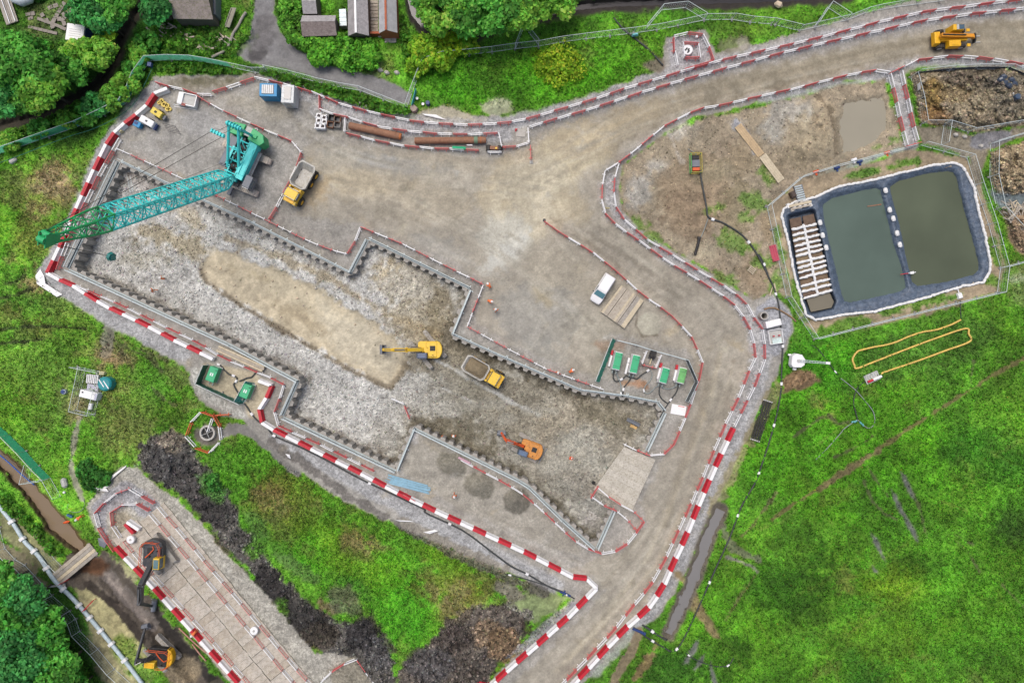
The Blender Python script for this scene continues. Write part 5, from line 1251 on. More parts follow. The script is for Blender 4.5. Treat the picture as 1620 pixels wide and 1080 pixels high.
for sy in (-1, 1):
    mb = MB(); mb.prism([(-5.6, sy * 0.55), (-3.9, sy * 0.45), (-3.7, sy * 2.3), (-4.4, sy * 2.75), (-5.3, sy * 2.2)], 1.3, 3.5); mb.box((-4.6, sy * 1.3, 3.58), (0.5, 0.6, 0.2)); mb.build('counterweight', CGRN, crane, bevel=0.06)
MB().box((-4.9, 0, 2.4), (1.3, 1.0, 1.6)).build('rear_box', LGREY, crane, bevel=0.04)
mb = MB(); gtop = Vector((-4.3, 0, 7.6))
for sy in (-1, 1):
    mb.tube((0.6, sy * 0.85, 2.6), (gtop.x, sy * 0.7, gtop.z), 0.2, 8); mb.tube((-4.6, sy * 0.85, 3.0), (gtop.x, sy * 0.7, gtop.z), 0.18, 8)
mb.tube((gtop.x, -1.1, gtop.z), (gtop.x, 1.1, gtop.z), 0.22, 10); mb.tube((-1.8, -0.8, 5.15), (-1.8, 0.8, 5.15), 0.09, 6)
for k in range(5): mb.tube((gtop.x, -0.8 + k * 0.4 - 0.05, gtop.z), (gtop.x, -0.8 + k * 0.4 + 0.05, gtop.z), 0.4, 14)
mb.build('gantry', TEAL, crane)
tipw = P(66, 379, 32.0); M_ = Matrix.Rotation(-CY, 3, 'Z')
tip = M_ @ Vector((tipw.x - cc.x, tipw.y - cc.y, tipw.z)); foot = Vector((1.7, 0, 2.1))
bd = (tip - foot); BL_ = bd.length; bd.normalize(); bs = Vector((0, 1, 0)); bs = (bs - bd * bs.dot(bd)).normalized(); bu = bs.cross(bd) * -1
if bu.z < 0: bu = -bu
def bp(t, sy, sz):
    w = 0.98 * min(1, 0.5 + t * 9) * (1 if t < 0.80 else 1 - 0.62 * (t - 0.80) / 0.20)
    h = 0.98 * min(1, 0.3 + t * 11) * (1 if t < 0.76 else 1 - 0.68 * (t - 0.76) / 0.24)
    return foot + bd * (t * BL_) + bs * (sy * w) + bu * (sz * h)
def lattice(t0, t1, nb, r, m, name):
    mb = MB(); ts = [t0 + (t1 - t0) * k / nb for k in range(nb + 1)]
    for sy, sz in ((-1, -1), (1, -1), (1, 1), (-1, 1)):
        for a, b in zip(ts, ts[1:]): mb.tube(bp(a, sy, sz), bp(b, sy, sz), r, 6)
    ring = [(-1, -1), (1, -1), (1, 1), (-1, 1)]
    for q, (a, b) in enumerate(zip(ts, ts[1:])):
        for e in range(4):
            c0, c1 = ring[e], ring[(e + 1) % 4]
            if q % 2: c0, c1 = c1, c0
            mb.tube(bp(a, *c0), bp(b, *c1), r * 0.62, 5)
            mb.tube(bp((a + b) / 2, *[(u + v) / 2 for u, v in zip(c0, c1)]), bp(b, *c0), r * 0.45, 4)
            if q % 3 == 0: mb.tube(bp(a, *c0), bp(a, *c1), r * 0.7, 5)
    return mb.build(name, m, crane)
lattice(0.0, 0.74, 26, 0.115, TEAL, 'boom'); lattice(0.74, 0.965, 6, 0.11, CGRN, 'boom_top')
mb = MB()
for sy in (-1, 1):
    q = [bp(0.95, sy, -1.2), bp(1.0, sy, -2.6), bp(1.0, sy, 2.2), bp(0.95, sy, 1.2)]
    n_ = bs * 0.05
    mb.add([v + n_ for v in q] + [v - n_ for v in q], [(0, 1, 2, 3), (7, 6, 5, 4), (0, 4, 5, 1), (1, 5, 6, 2), (2, 6, 7, 3), (3, 7, 4, 0)])
for t, z in ((0.985, -1.2), (0.985, 1.2), (1.0, 0)): mb.tube(bp(t, -1, z), bp(t, 1, z), 0.34, 12)
link_arm(mb, bp(0.955, 0, 0), bp(0.985, 0, 0), 0.7, 0.5, 0.5)
mb.build('boom_head', CGRN, crane)
brid = gtop.lerp(tip, 0.10) + Vector((0, 0, 0.4))
mb = MB(); mb.tube(brid + Vector((0, -0.95, 0)), brid + Vector((0, 0.95, 0)), 0.2, 8)
for k in range(5): mb.box(brid + Vector((0, -0.8 + 0.4 * k, 0.1)), (0.5, 0.16, 0.4))
mb.build('bridle', TEAL, crane)
mb = MB()
for sy in (-0.8, 0.8):
    mb.tube(brid + Vector((0, sy, 0)), bp(1.0, sy * 0.8, 1.6), 0.035, 5); mb.tube(gtop + Vector((0, sy * 0.5, 0)), brid + Vector((0, sy * 0.5, 0)), 0.03, 5)
mb.tube(Vector((-1.2, 0, 2.9)), bp(0.99, 0.2, 1.4), 0.02, 4); mb.tube(Vector((0.2, 0, 2.8)), bp(0.99, -0.3, 1.2), 0.02, 4)
hook = Vector((tip.x, tip.y, 20.0)); hook.xy = tip.xy + bd.xy * 0.5
for sy in (-0.15, 0.15): mb.tube(bp(1.0, sy, 0) + Vector((bd.x, bd.y, 0)) * 0.5, hook + Vector((0, sy, 0.6)), 0.022, 4)
mb.build('cable', CABLE, crane)
mb = MB(); mb.prism([(-0.35, -0.5), (0.35, -0.5), (0.5, 0.2), (0.2, 0.7), (-0.2, 0.7), (-0.5, 0.2)], -0.18, 0.18, axis='y'); mb.tube((0, -0.28, 0.1), (0, 0.28, 0.1), 0.35, 14); mb.path([(0, 0, -0.5), (0.02, 0, -0.8), (0.2, 0, -1.0), (0.32, 0, -0.82)], 0.07, 6)
mb.v = [tuple(Vector(v) + hook) for v in mb.v]; mb.build('hook_block', mat('hook_teal', (52, 150, 146), rough=0.5), crane)

# ---- excavators
def excavator(label, px, py, z, face, trk, house_m, arm_m, cab_m, cabtop, bpts, armw, scale=1.0, cw_m=None, blade=False, hand=None, bucket=(0, 0.9, 0.0), gauge=1.22, TL=4.5, TW=0.62, low=None):
    c = P(px, py, z + 1.2); yaw = rot(*face)
    r = thing('excavator', label, 'excavator', (c.x, c.y, z), yaw)
    tyaw = rot(*trk) - yaw; s = scale
    for sy in (-1, 1): track_part(r, 'track', 0, sy * gauge * s, TL * s, TW * s, 0.72 * s, tyaw, MUDT, 18)
    mb = MB(); mb.box((0, 0, 0.55 * s), (1.5 * s, gauge * 1.7 * s, 0.4 * s), rz=tyaw); mb.tube((0, 0, 0.7 * s), (0, 0, 1.0 * s), 0.55 * s, 16); mb.build('undercarriage', DGREY, r)
    mb = MB()
    body = [(-1.75, -0.9), (-1.55, -1.22), (0.9, -1.22), (1.25, -1.05), (1.25, -0.35), (0.6, -0.3), (0.6, 0.3), (0.3, 0.34), (0.3, 1.22), (-1.55, 1.22), (-1.75, 0.9)]
    mb.prism([(x * s, y * s) for x, y in body], 0.95 * s, 1.75 * s)
    mb.prism([(x * s, y * s) for x, y in [(-1.5, -1.12), (0.1, -1.12), (0.1, -0.35), (-0.2, -0.3), (-0.2, 1.1), (-1.5, 1.1)]], 1.75 * s, 2.05 * s, top=0.94)
    house = mb.build('house', house_m, r, bevel=0.06)
    mb = MB(); arc = [(-1.35, -1.27), (-1.85, -1.05), (-2.12, -0.5), (-2.18, 0), (-2.12, 0.5), (-1.85, 1.05), (-1.35, 1.27)]
    mb.prism([(x * s, y * s) for x, y in arc], 0.9 * s, 1.95 * s); mb.build('counterweight', cw_m or house_m, r, bevel=0.08)
    mb = MB()
    mb.box((-0.85 * s, -0.2 * s, 2.09 * s), (0.75 * s, 0.7 * s, 0.06 * s)); mb.tube((-0.9 * s, 0.75 * s, 2.0 * s), (-0.9 * s, 0.75 * s, 2.5 * s), 0.06 * s, 8)
    for k in range(5): mb.box((-1.12 * s + k * 0.13 * s, -0.2 * s, 2.13 * s), (0.05 * s, 0.62 * s, 0.02))
    mb.build('engine_grille', BLACK, r)
    mb = MB(); mb.box((0.65 * s, 0.82 * s, 1.8 * s), (1.6 * s, 0.86 * s, 1.5 * s), top=(0.86, 0.9), shift=(-0.06, 0)); cab = mb.build('cab', cab_m, r, bevel=0.06)
    MB().box((0.62 * s, 0.82 * s, 2.57 * s), (1.1 * s, 0.6 * s, 0.05 * s)).build('roof_hatch', cabtop, cab)
    MB().box((1.42 * s, 0.82 * s, 1.95 * s), (0.05 * s, 0.7 * s, 1.0 * s), ry=-0.1).build('window', GLASS, cab)
    MB().box((0.6 * s, 1.24 * s, 2.0 * s), (1.2 * s, 0.05 * s, 0.75 * s)).build('window', GLASS, cab)
    pts = [Vector(p) for p in bpts]
    mb = MB(); nb_ = len(pts)
    hs = [0.5, 0.75, 0.45, 0.5, 0.3]
    for k in range(nb_ - 2): link_arm(mb, pts[k], pts[k + 1], armw, hs[min(k, 2)] * s, hs[min(k + 1, 2)] * s); mb.tube(pts[k] + Vector((0, -armw * .7, 0)), pts[k] + Vector((0, armw * .7, 0)), 0.16 * s, 8)
    mb.build('boom', arm_m, r, bevel=0.02)
    mb = MB(); a = pts[-2]; b = pts[-1]; ex = a + (a - b).normalized() * 0.6 * s
    link_arm(mb, ex, b, armw * 0.8, 0.5 * s, 0.28 * s); mb.build('stick', arm_m, r, bevel=0.02)
    mb = MB()
    d0 = pts[0].lerp(pts[1], 0.1) + Vector((0.3, 0, -0.45)) * s
    for sy in (-1, 1): mb.tube(d0 + Vector((0, sy * armw * .75, 0)), pts[0].lerp(pts[1], 0.75) + Vector((0, sy * armw * .75, -0.05)), 0.07 * s, 8)
    mb.tube(pts[1].lerp(pts[2], 0.1) + Vector((0, 0, 0.42 * s)), ex + Vector((0, 0, 0.1 * s)), 0.08 * s, 8)
    mb.tube(pts[-2].lerp(b, 0.1) + Vector((0, 0, 0.3 * s)), pts[-2].lerp(b, 0.85) + Vector((0, 0, 0.25 * s)), 0.06 * s, 8)
    hz = MB()
    for yy in (-.1, .1): hz.path([pts[0] + Vector((.2, yy, .3 * s)), pts[0].lerp(pts[1], .6) + Vector((0, yy, .42 * s)), pts[1] + Vector((0, yy, .42 * s)), pts[-2] + Vector((0, yy, .35 * s))], .035 * s, 5)
    hz.build('hydraulic_hose', BLACK, r)
    mb.build('ram', mat('chrome_ram', (150, 150, 150), rough=0.3, metal=0.6), r)
    dirv = (b - a); by = math.atan2(dirv.y, dirv.x)
    bucket_part(r, b + Vector((0, 0, -0.25 * s)), by + bucket[0], bucket[1], MGREY, 0.85 * s, bucket[2])
    if blade:
        mb = MB(); Mx = Matrix.Rotation(tyaw, 3, 'Z')
        mb.box((-2.55 * s, 0, 0.35 * s), (0.14, 2.7 * s, 0.6 * s), ry=0.15); mb.box((-2.0 * s, 0.5 * s, 0.35 * s), (1.1 * s, 0.16, 0.18)); mb.box((-2.0 * s, -0.5 * s, 0.35 * s), (1.1 * s, 0.16, 0.18))
        mb.v = [tuple(Mx @ Vector(v)) for v in mb.v]; mb.build('blade', MGREY, r)
    if hand:
        mb = MB(); rp = [(1.1, -1.15), (-1.4, -1.15), (-1.9, -0.8), (-2.0, 0), (-1.9, 0.8), (-1.3, 1.15), (-0.3, 1.15)]
        for zz in (2.4, 2.8): mb.path([(x * s, y * s, zz * s) for x, y in rp], 0.035 * s, 6)
        for x, y in rp: mb.tube((x * s, y * s, 1.9 * s), (x * s, y * s, 2.8 * s), 0.03 * s, 5)
        mb.path([(0.0, -0.8, 2.2 * s), (-0.6, -0.2, 2.25 * s), (-1.2, 0.3, 2.2 * s), (-1.6, 0.1, 2.1 * s)], 0.07 * s, 6)
        mb.build('handrail', hand, r)
    return r
zz = pitz(678, 552)
excavator('yellow tracked excavator with its arm over the flooded part of the excavation', 676, 553, zz, (-1, 0.0), (-0.64, -0.77), YEL, YEL, mat('cab_navy', (74, 88, 116), rough=0.3), mat('cab_navy2', (92, 108, 138), rough=0.25),
          [(0.6, 0, 1.7), (2.6, 0, 3.6), (4.6, 0, 3.2), (6.4, 0, 0.8)], 0.5, bucket=(0, 1.3, 0.3), TL=5.0, gauge=1.3)
zz = pitz(835, 708)
excavator('orange midi excavator with a dozer blade working below the sheet piles', 836, 709, zz, (-0.93, -0.33), (-0.87, -0.49), mat('dusty_amber', (224, 150, 66), rough=0.5, dirt=0.2), ORG, mat('cab_slate', (92, 112, 138), rough=0.3), mat('cab_slate2', (100, 122, 150), rough=0.3),
          [(0.8, -0.1, 1.5), (2.2, -0.2, 2.4), (3.6, -0.25, 2.2), (4.4, -0.75, 0.7)], 0.36, scale=0.95, blade=True, bucket=(2.4, 1.2, 0.0))
excavator('dark long reach excavator with a yellow cab standing on the timber trackway', 246, 878, 0.3, (-0.06, 1), (0.6, 0.8), DGREY, DGREY, YEL, mat('cab_hatch', (98, 132, 140), rough=0.3),
          [(0.7, 0, 1.9), (3.2, -0.1, 4.6), (5.8, -0.35, 3.9), (7.4, -0.5, 0.5)], 0.6, scale=1.12, cw_m=DGREY, hand=ORG, bucket=(1.57, 1.5, 0.2))
excavator('yellow and black excavator with orange guard rails down in the drained channel', 252, 1036, -0.6, (-0.95, -0.1), (0.7, 0.7), BLACK, DGREY, YEL, YEL2,
          [(0.4, 0.1, 1.7), (1.2, 0.0, 3.2), (2.1, -0.1, 3.3), (2.6, -3.4, 0.8)], 0.34, scale=1.05, cw_m=YEL2, hand=ORG, bucket=(0.2, 0.9, 0.2))

# ---- dump trucks
def dumper(label, rear, front, z, load):
    a = P(*rear, z + 1.5); b = P(*front, z + 1.5); m = (a + b) / 2
    r = thing('dump_truck', label, 'dump truck', (m.x, m.y, z), math.atan2(b.y - a.y, b.x - a.x))
    MB().box((-0.2, 0, 0.75), (5.6, 0.9, 0.35)).box((0.75, 0, 1.0), (0.6, 0.6, 0.6)).build('chassis', DGREY, r, bevel=0.03)
    for x, rr in ((-2.1, 0.66), (-0.75, 0.66), (2.1, 0.68)):
        for sy in (-1, 1): wheel(r, (x, sy * 1.02, rr), rr, 0.5, YEL2)
    mb = MB(); o = [(-3.15, 1.0), (-2.6, 1.28), (0.2, 1.28), (0.62, 0.85), (0.62, -0.85), (0.2, -1.28), (-2.6, -1.28), (-3.15, -1.0)]
    inn = [(-2.95, 0.85), (-2.5, 1.15), (0.12, 1.15), (0.48, 0.76), (0.48, -0.76), (0.12, -1.15), (-2.5, -1.15), (-2.95, -0.85)]
    flo = [(-2.2, 0.65), (-2.0, 0.85), (0.0, 0.85), (0.2, 0.6), (0.2, -0.6), (0.0, -0.85), (-2.0, -0.85), (-2.2, -0.65)]
    n = 8; zt = 2.3
    vs = [(x * 0.88, y * 0.8, 1.05) for x, y in o] + [(x, y, zt) for x, y in o] + [(x, y, zt) for x, y in inn] + [(x, y, 1.25) for x, y in flo]
    fs = [tuple(range(n)), tuple(range(3 * n, 4 * n))[::-1]]
    for k in range(3): fs += [(k * n + (i + 1) % n, k * n + i, (k + 1) * n + i, (k + 1) * n + (i + 1) % n)[::1] for i in range(n)]
    mb.add(vs, fs); sk = mb.build('skip', mat('skip_steel', (196, 194, 186), rough=0.6, dirt=0.3, dirt_glint_col=(150, 138, 118)), r)
    if load:
        lm = MB(); g = 9; vs = []; fs = []
        for i in range(g):
            for j in range(g):
                x = -2.75 + 3.05 * i / (g - 1); y = -1.02 + 2.04 * j / (g - 1)
                e = min(1, (1 - abs(2 * i / (g - 1) - 1)) * 2.2) * min(1, (1 - abs(2 * j / (g - 1) - 1)) * 2.2)
                vs.append((x, y, 1.85 + 0.55 * e + random.uniform(-0.07, 0.07)))
        for i in range(g - 1):
            for j in range(g - 1): fs.append((i * g + j, (i + 1) * g + j, (i + 1) * g + j + 1, i * g + j + 1))
        lm.add(vs, fs); lm.build('load', mat('soil_load', (140, 126, 100), rough=0.95, var=0.25, dirt=0.3, scale=3, bump=0.6), r, smooth=True)
    MB().box((0.85, 0, 1.25), (0.5, 2.0, 0.5)).box((0.85, 0.8, 1.9), (0.3, 0.25, 0.9)).box((0.85, -0.8, 1.9), (0.3, 0.25, 0.9)).build('mudguard', YEL, r, bevel=0.03)
    mb = MB(); mb.box((2.05, 0, 1.45), (1.9, 1.95, 0.9)); mb.box((1.75, 0, 2.15), (1.35, 1.9, 1.1), top=(0.9, 0.92)); cab = mb.build('cab', YEL, r, bevel=0.09)
    MB().box((2.43, 0, 2.25), (0.06, 1.6, 0.75), ry=-0.12).build('window', GLASS, cab); MB().box((1.07, 0, 2.3), (0.06, 1.5, 0.6)).build('window', GLASS, cab)
    for sy in (-1, 1): MB().box((1.75, sy * 0.94, 2.25), (1.0, 0.05, 0.7)).build('window', GLASS, cab); MB().box((3.02, sy * 0.65, 1.45), (0.06, 0.3, 0.22)).build('headlight', WHITE, cab); MB().box((2.75, sy * 1.15, 2.2), (0.1, 0.3, 0.35)).build('mirror', BLACK, cab)
    MB().box((2.6, 0, 1.94), (0.7, 1.3, 0.08)).tube((2.3, -0.85, 1.9), (2.3, -0.85, 2.6), 0.07, 8).build('bonnet', YEL2, r, bevel=0.03)
    return r
dumper('yellow dump truck with an empty pale skip beside the crane', (489, 264), (459, 319), 0, False)
dumper('yellow dump truck with its skip full of soil on the excavation floor', (735, 571), (795, 606), pitz(765, 588), True)

# ---- telehandler
c = P(1506, 60, 1.2); th = thing('telehandler', 'yellow telehandler with lowered forks on the haul road', 'telehandler', (c.x, c.y, 0), rot(33, -1.5))
mb = MB(); mb.box((0, 0, 0.95), (4.4, 0.9, 0.55)); mb.box((-2.2, 0, 1.1), (0.9, 2.0, 0.8), top=(0.85, 0.8)); mb.build('chassis', YEL2, th, bevel=0.06)
MB().box((0.1, -0.95, 1.25), (1.7, 0.95, 0.9), top=(0.95, 0.9)).box((0.1, -0.95, 1.72), (0.9, 0.5, 0.06)).build('engine_pod', YEL2, th, bevel=0.06)
mb = MB(); mb.box((0.2, 0.95, 1.65), (1.75, 0.9, 1.7), top=(0.85, 0.9)); cab = mb.build('cab', YEL2, th, bevel=0.06)
MB().box((0.55, 0.95, 2.53), (0.8, 0.66, 0.05)).build('window', GLASS, cab); MB().box((0.05, 0.95, 2.53), (0.3, 0.7, 0.06)).build('roof_panel', LGREY, cab); MB().box((1.03, 0.95, 1.95), (0.05, 0.72, 0.9), ry=-0.12).build('window', GLASS, cab); MB().box((0.2, 1.41, 1.95), (1.2, 0.04, 0.8)).build('window', GLASS, cab)
for x in (-1.5, 1.5):
    for sy in (-1, 1): wheel(th, (x, sy * 1.05, 0.62), 0.62, 0.42, LGREY)
for sy in (-1, 1): MB().box((2.45, sy * 1.05, 1.0), (0.5, 0.42, 0.12), top=(0.8, 0.9)).build('mudguard', YEL2, th)
mb = MB(); link_arm(mb, (-2.1, 0.05, 2.1), (2.9, 0.05, 1.35), 0.5, 0.55, 0.45); link_arm(mb, (2.6, 0.05, 1.4), (3.3, 0.05, 0.75), 0.4, 0.4, 0.5); mb.build('boom', mat('boom_amber', (240, 160, 40), rough=0.45), th, bevel=0.03)
MB().box((-0.2, 0.05, 2.16), (3.6, 0.16, 0.07), ry=0.148).build('boom_hose', BLACK, th)
MB().box((3.5, 0.05, 0.6), (0.12, 1.3, 0.6)).box((3.45, 0.05, 0.95), (0.2, 0.9, 0.2)).build('carriage', BLACK, th)
for sy in (-0.4, 0.45): MB().box((4.1, sy + 0.05, 0.12), (1.2, 0.12, 0.05)).box((3.58, sy + 0.05, 0.45), (0.06, 0.12, 0.7)).build('fork', LGREY, th)

# ---- white van
c = P(953.5, 457, 1.0); va = thing('white_van', 'small white van parked beside the stacked timber mats', 'van', (c.x, c.y, 0), rot(-0.53, 0.85))
WPAINT = mat('white_car_paint', (248, 248, 248), rough=0.25, var=0.02, dirt=0.02, spec=0.5)
secs = [(-2.22, 0.80, 0.45, 0.98), (-2.12, 0.88, 0.35, 1.1), (-1.2, 0.90, 0.3, 1.08), (0.9, 0.90, 0.3, 1.05), (1.5, 0.89, 0.32, 0.98), (2.0, 0.82, 0.36, 0.85), (2.2, 0.66, 0.42, 0.72)]
mb = MB(); vs = []; fs = []
for x, w, z0, z1 in secs: vs += [(x, -w * .94, z0), (x, w * .94, z0), (x, w, (z0 + z1) / 2), (x, w * .93, z1), (x, -w * .93, z1), (x, -w, (z0 + z1) / 2)]
for k in range(len(secs) - 1): fs += [(k * 6 + i, (k + 1) * 6 + i, (k + 1) * 6 + (i + 1) % 6, k * 6 + (i + 1) % 6) for i in range(6)]
fs += [tuple(range(5, -1, -1))[::-1], tuple(range((len(secs) - 1) * 6, len(secs) * 6))[::-1]]
mb.add(vs, fs); mb.build('body', WPAINT, va, bevel=0.05, smooth=False)
mb = MB(); sec2 = [(-2.12, 0.84, 1.05, 0.84), (-2.02, 0.82, 1.78, 0.74), (-1.6, 0.82, 1.86, 0.74), (0.1, 0.82, 1.86, 0.74), (0.45, 0.82, 1.80, 0.72), (1.28, 0.84, 1.02, 0.84)]
cabv = MB().prism([(-2.14, 1.0), (-2.05, 1.76), (-1.7, 1.86), (0.2, 1.86), (0.5, 1.78), (1.25, 1.0)], -0.80, 0.80, axis='y')
for i, v in enumerate(cabv.v):
    if v[2] > 1.5: cabv.v[i] = (v[0], v[1] * 0.9, v[2])
up_ = cabv.build('roof', WPAINT, va, bevel=0.08)
wsn = MB(); wsn.add([(1.22, -0.74, 1.06), (1.22, 0.74, 1.06), (0.54, 0.66, 1.80), (0.54, -0.66, 1.80)], [(0, 1, 2, 3)]); wsn.v = [(x + 0.03, y, z + 0.03) for x, y, z in wsn.v]; wsn.build('windscreen', mat('windscreen_glass', (110, 160, 172), rough=0.05, spec=0.8, var=0.05, dirt=0), va)
for sy in (-1, 1): MB().add([(0.9, sy * 0.83, 1.1), (-0.1, sy * 0.83, 1.1), (-0.1, sy * 0.76, 1.68), (0.45, sy * 0.76, 1.68)], [(0, 1, 2, 3)]).build('window', GLASS, va); MB().box((0.95, sy * 0.98, 1.12), (0.12, 0.2, 0.14)).build('mirror', BLACK, va); MB().box((2.12, sy * 0.58, 0.72), (0.14, 0.26, 0.14)).build('headlight', LGREY, va)
for x in (-1.4, 1.35):
    for sy in (-1, 1): wheel(va, (x, sy * 0.78, 0.31), 0.31, 0.2, LGREY)
# ------------------------------------------------------------------ other things on site
TIM = mat('weathered_timber', (190, 180, 164), rough=0.85, var=0.12, dirt=0.15, bump=0.2)
TIM2 = mat('pale_timber', (214, 200, 172), rough=0.85, var=0.1, dirt=0.12)
TIM3 = mat('grey_timber', (172, 166, 156), rough=0.85, var=0.14, dirt=0.2)
RUST = mat('rusty_steel', (158, 116, 90), rough=0.75, var=0.15, dirt=0.2, dirt_glint_col=(120, 70, 44))
CONC = mat('pale_concrete', (196, 192, 184), rough=0.9, var=0.08, dirt=0.1)
HOSE = mat('black_hose', (58, 64, 66), rough=0.5)
GHOSE = mat('grey_hose', (150, 160, 158), rough=0.5)
PGRN = mat('pump_green', (60, 184, 128), rough=0.45, var=0.06, dirt=0.05)
BLUE = mat('bright_blue', (44, 150, 206), rough=0.5)
NBLUE = mat('navy_blue', (34, 66, 128), rough=0.5)
CREAM = mat('cream_plastic', (232, 222, 176), rough=0.6)
def flatx(px, py, dx, dy, name, label, cat, z=0.0, zp=0.0, group=None):
    c = P(px, py, zp); return thing(name, label, cat, (c.x, c.y, z), rot(dx, dy), group)

# timber trackway: mats laid side by side
tw0, tw1 = P(218, 821), P(482, 1141)
d = tw1 - tw0; L = d.length; tw = thing('timber_trackway', 'wide trackway of weathered timber mats beside the drained channel', 'trackway', (tw0.x, tw0.y, 0), math.atan2(d.y, d.x))
mats_ = []
for v in range(4):
    mb = MB()
    for k in range(5): mb.box((0, -2.15 + 0.0, 0.0), (0.0, 0.0, 0.0)) if False else mb.box((-0.4 + k * 0.2, 0, 0.09 + random.uniform(-0.02, 0.02)), (random.uniform(.17, .195), 4.4 + random.uniform(-0.06, 0.06), 0.16))
    mats_.append(mb.mesh('timber_mat', mat('trackway_timber_%d' % v, [(206, 197, 182), (214, 206, 193), (197, 187, 171), (208, 200, 187)][v], rough=0.9, var=0.2, dirt=0.22, scale=1.4, dirt_glint_col=(150, 138, 118))))
nr = int(L / 1.045)
for k in range(nr):
    for sy in (-1, 1):
        o = bpy.data.objects.new('timber_mat', random.choice(mats_)); COL.objects.link(o); o.parent = tw
        o.location = (0.5 + k * 1.045 + (0.5 if sy > 0 else 0) + random.uniform(-.04, .04), sy * 2.26 + random.uniform(-0.05, 0.05), random.uniform(0, 0.04)); o.rotation_euler = (0, 0, random.uniform(-0.012, 0.012))
# ramp mats into the excavation
Q = C(800, 540, 3.857, [(722,640),(912,720),(765,1040),(535,900)])
w = [P(*q) for q in Q]; cx = sum((p.x for p in w)) / 4; cy = sum((p.y for p in w)) / 4
rm = thing('ramp_mats', 'pale timber mats laid as a ramp into the excavation', 'timber mats', (cx, cy, 0))
for k in range(8):
    a = w[0].lerp(w[3], k / 8) ; b = w[1].lerp(w[2], k / 8); c2 = w[1].lerp(w[2], (k + 0.985) / 8); d2 = w[0].lerp(w[3], (k + 0.985) / 8)
    mb = MB(); mb.prism([(p.x - cx, p.y - cy) for p in (a, b, c2, d2)], 0.02, 0.20 + 0.02 * (k % 3)); mb.build('timber_mat', mat('ramp_timber_%d' % (k % 2), [(206, 200, 186), (200, 194, 179)][k % 2], rough=0.9, var=0.12, dirt=0.2), rm)
# stacked bog mats
Q = C(800, 270, 3.857, [(705,698),(843,793),(725,962),(583,862)]); w = [P(x, y, 0.6) for x, y in Q]; cx = sum(p.x for p in w) / 4; cy = sum(p.y for p in w) / 4
st = thing('mat_stack', 'stack of timber bog mats beside the white van', 'timber stack', (cx, cy, 0))
for lv in range(3):
    for a0, a1 in ((0.0, 0.24), (0.255, 0.68), (0.695, 1.0)):
        nb_ = max(2, round((a1 - a0) / 0.085))
        for k in range(nb_):
            u0 = a0 + (a1 - a0) * k / nb_; u1 = a0 + (a1 - a0) * (k + 0.97) / nb_
            p = [w[0].lerp(w[1], u0), w[0].lerp(w[1], u1), w[3].lerp(w[2], u1), w[3].lerp(w[2], u0)]
            MB().prism([(q.x - cx, q.y - cy) for q in p], lv * 0.21, lv * 0.21 + 0.19 + random.uniform(-0.01, 0.015)).build('plank', [TIM, TIM3, TIM2][random.randrange(3)] if lv == 2 else TIM3, st)
# walkway boards in the bare field
R2 = C(1040, 180, 7.2, [(910,135),(1180,480)]) ; R3 = C(1040, 180, 7.2, [(1190,475),(1410,770)])
for (p, q), lab, m in ((R2, 'stained timber walkway board joining the gravel patch', mat('brown_board', (204, 178, 140), rough=0.8)), (R3, 'clean pale timber walkway board by the lagoon path', TIM2)):
    a, b = P(*p), P(*q); dd = b - a
    t = thing('walkway_board', lab, 'walkway', (a.x, a.y, 0), math.atan2(dd.y, dd.x))
    for k in range(4): MB().box((dd.length / 2, -0.42 + k * 0.28, 0.16), (dd.length - 0.1, 0.26, 0.08)).build('plank', m, t)
# long timber stack by the left pumps
a, b = C(290, 530, 7.2, [(395,150),(915,385)]); A, B = P(*a, 0.5), P(*b, 0.5); dd = B - A
t = thing('timber_beams', 'long pale timber beams stacked against the guard rail', 'timber stack', (A.x, A.y, 0), math.atan2(dd.y, dd.x))
for k in range(3):
    for lv in range(2): MB().box((dd.length / 2 + random.uniform(-.1, .1), -0.32 + k * 0.32, 0.15 + lv * 0.3), (dd.length, 0.29, 0.27)).build('beam', [TIM2, TIM][k % 2], t)
# blue steel bundle
a, b = C(560, 640, 6.75, [(360,790),(800,905)]); A, B = P(*a), P(*b); dd = B - A
t = thing('steel_bundle', 'bundle of light blue steel lengths by the red and white barriers', 'steel bundle', (A.x, A.y, 0), math.atan2(dd.y, dd.x))
SB = mat('light_blue_steel', (150, 196, 218), rough=0.5, var=0.12, dirt=0.1)
for k in range(11): MB().box((dd.length / 2 + random.uniform(-.35, .5), -0.55 + k * 0.115, 0.1 + 0.05 * (k % 3)), (dd.length + random.uniform(-.5, .3), 0.10, 0.14), rz=random.uniform(-.02, .02)).build('steel_length', SB, t)
# pile tubes
def pile_tube(p, q, r, label, collars):
    A, B = P(*p, r), P(*q, r); dd = B - A; L = dd.length
    t = thing('pile_tube', label, 'steel tube', (A.x, A.y, 0), math.atan2(dd.y, dd.x))
    mb = MB(); mb.path([(0, 0, r + 0.1), (L, 0, r + 0.1)], r, 18); mb.build('tube', RUST, t, smooth=False)
    for x, rr, wd, m in collars: MB().path([(x - wd / 2, 0, r + 0.1), (x + wd / 2, 0, r + 0.1)], rr, 16).build('collar', m, t)
    for x in (L * 0.2, L * 0.8): MB().box((x, 0, 0.06), (0.2, r * 3.2, 0.12)).build('timber_bearer', TIM, t)
    MB().box((L * 0.45, -r * 0.45, 2 * r - 0.02), (L * 0.3, 0.12, 0.04)).build('paint_mark', WHITE, t)
    return t
ORS = mat('orange_rust', (190, 112, 60), rough=0.7, var=0.12)
pile_tube((553,199), (632,216), 0.5, 'short rusty pile tube with one end collar', [(6.6, 0.56, 0.2, RUST), (7.15, 0.45, 0.7, ORS)])
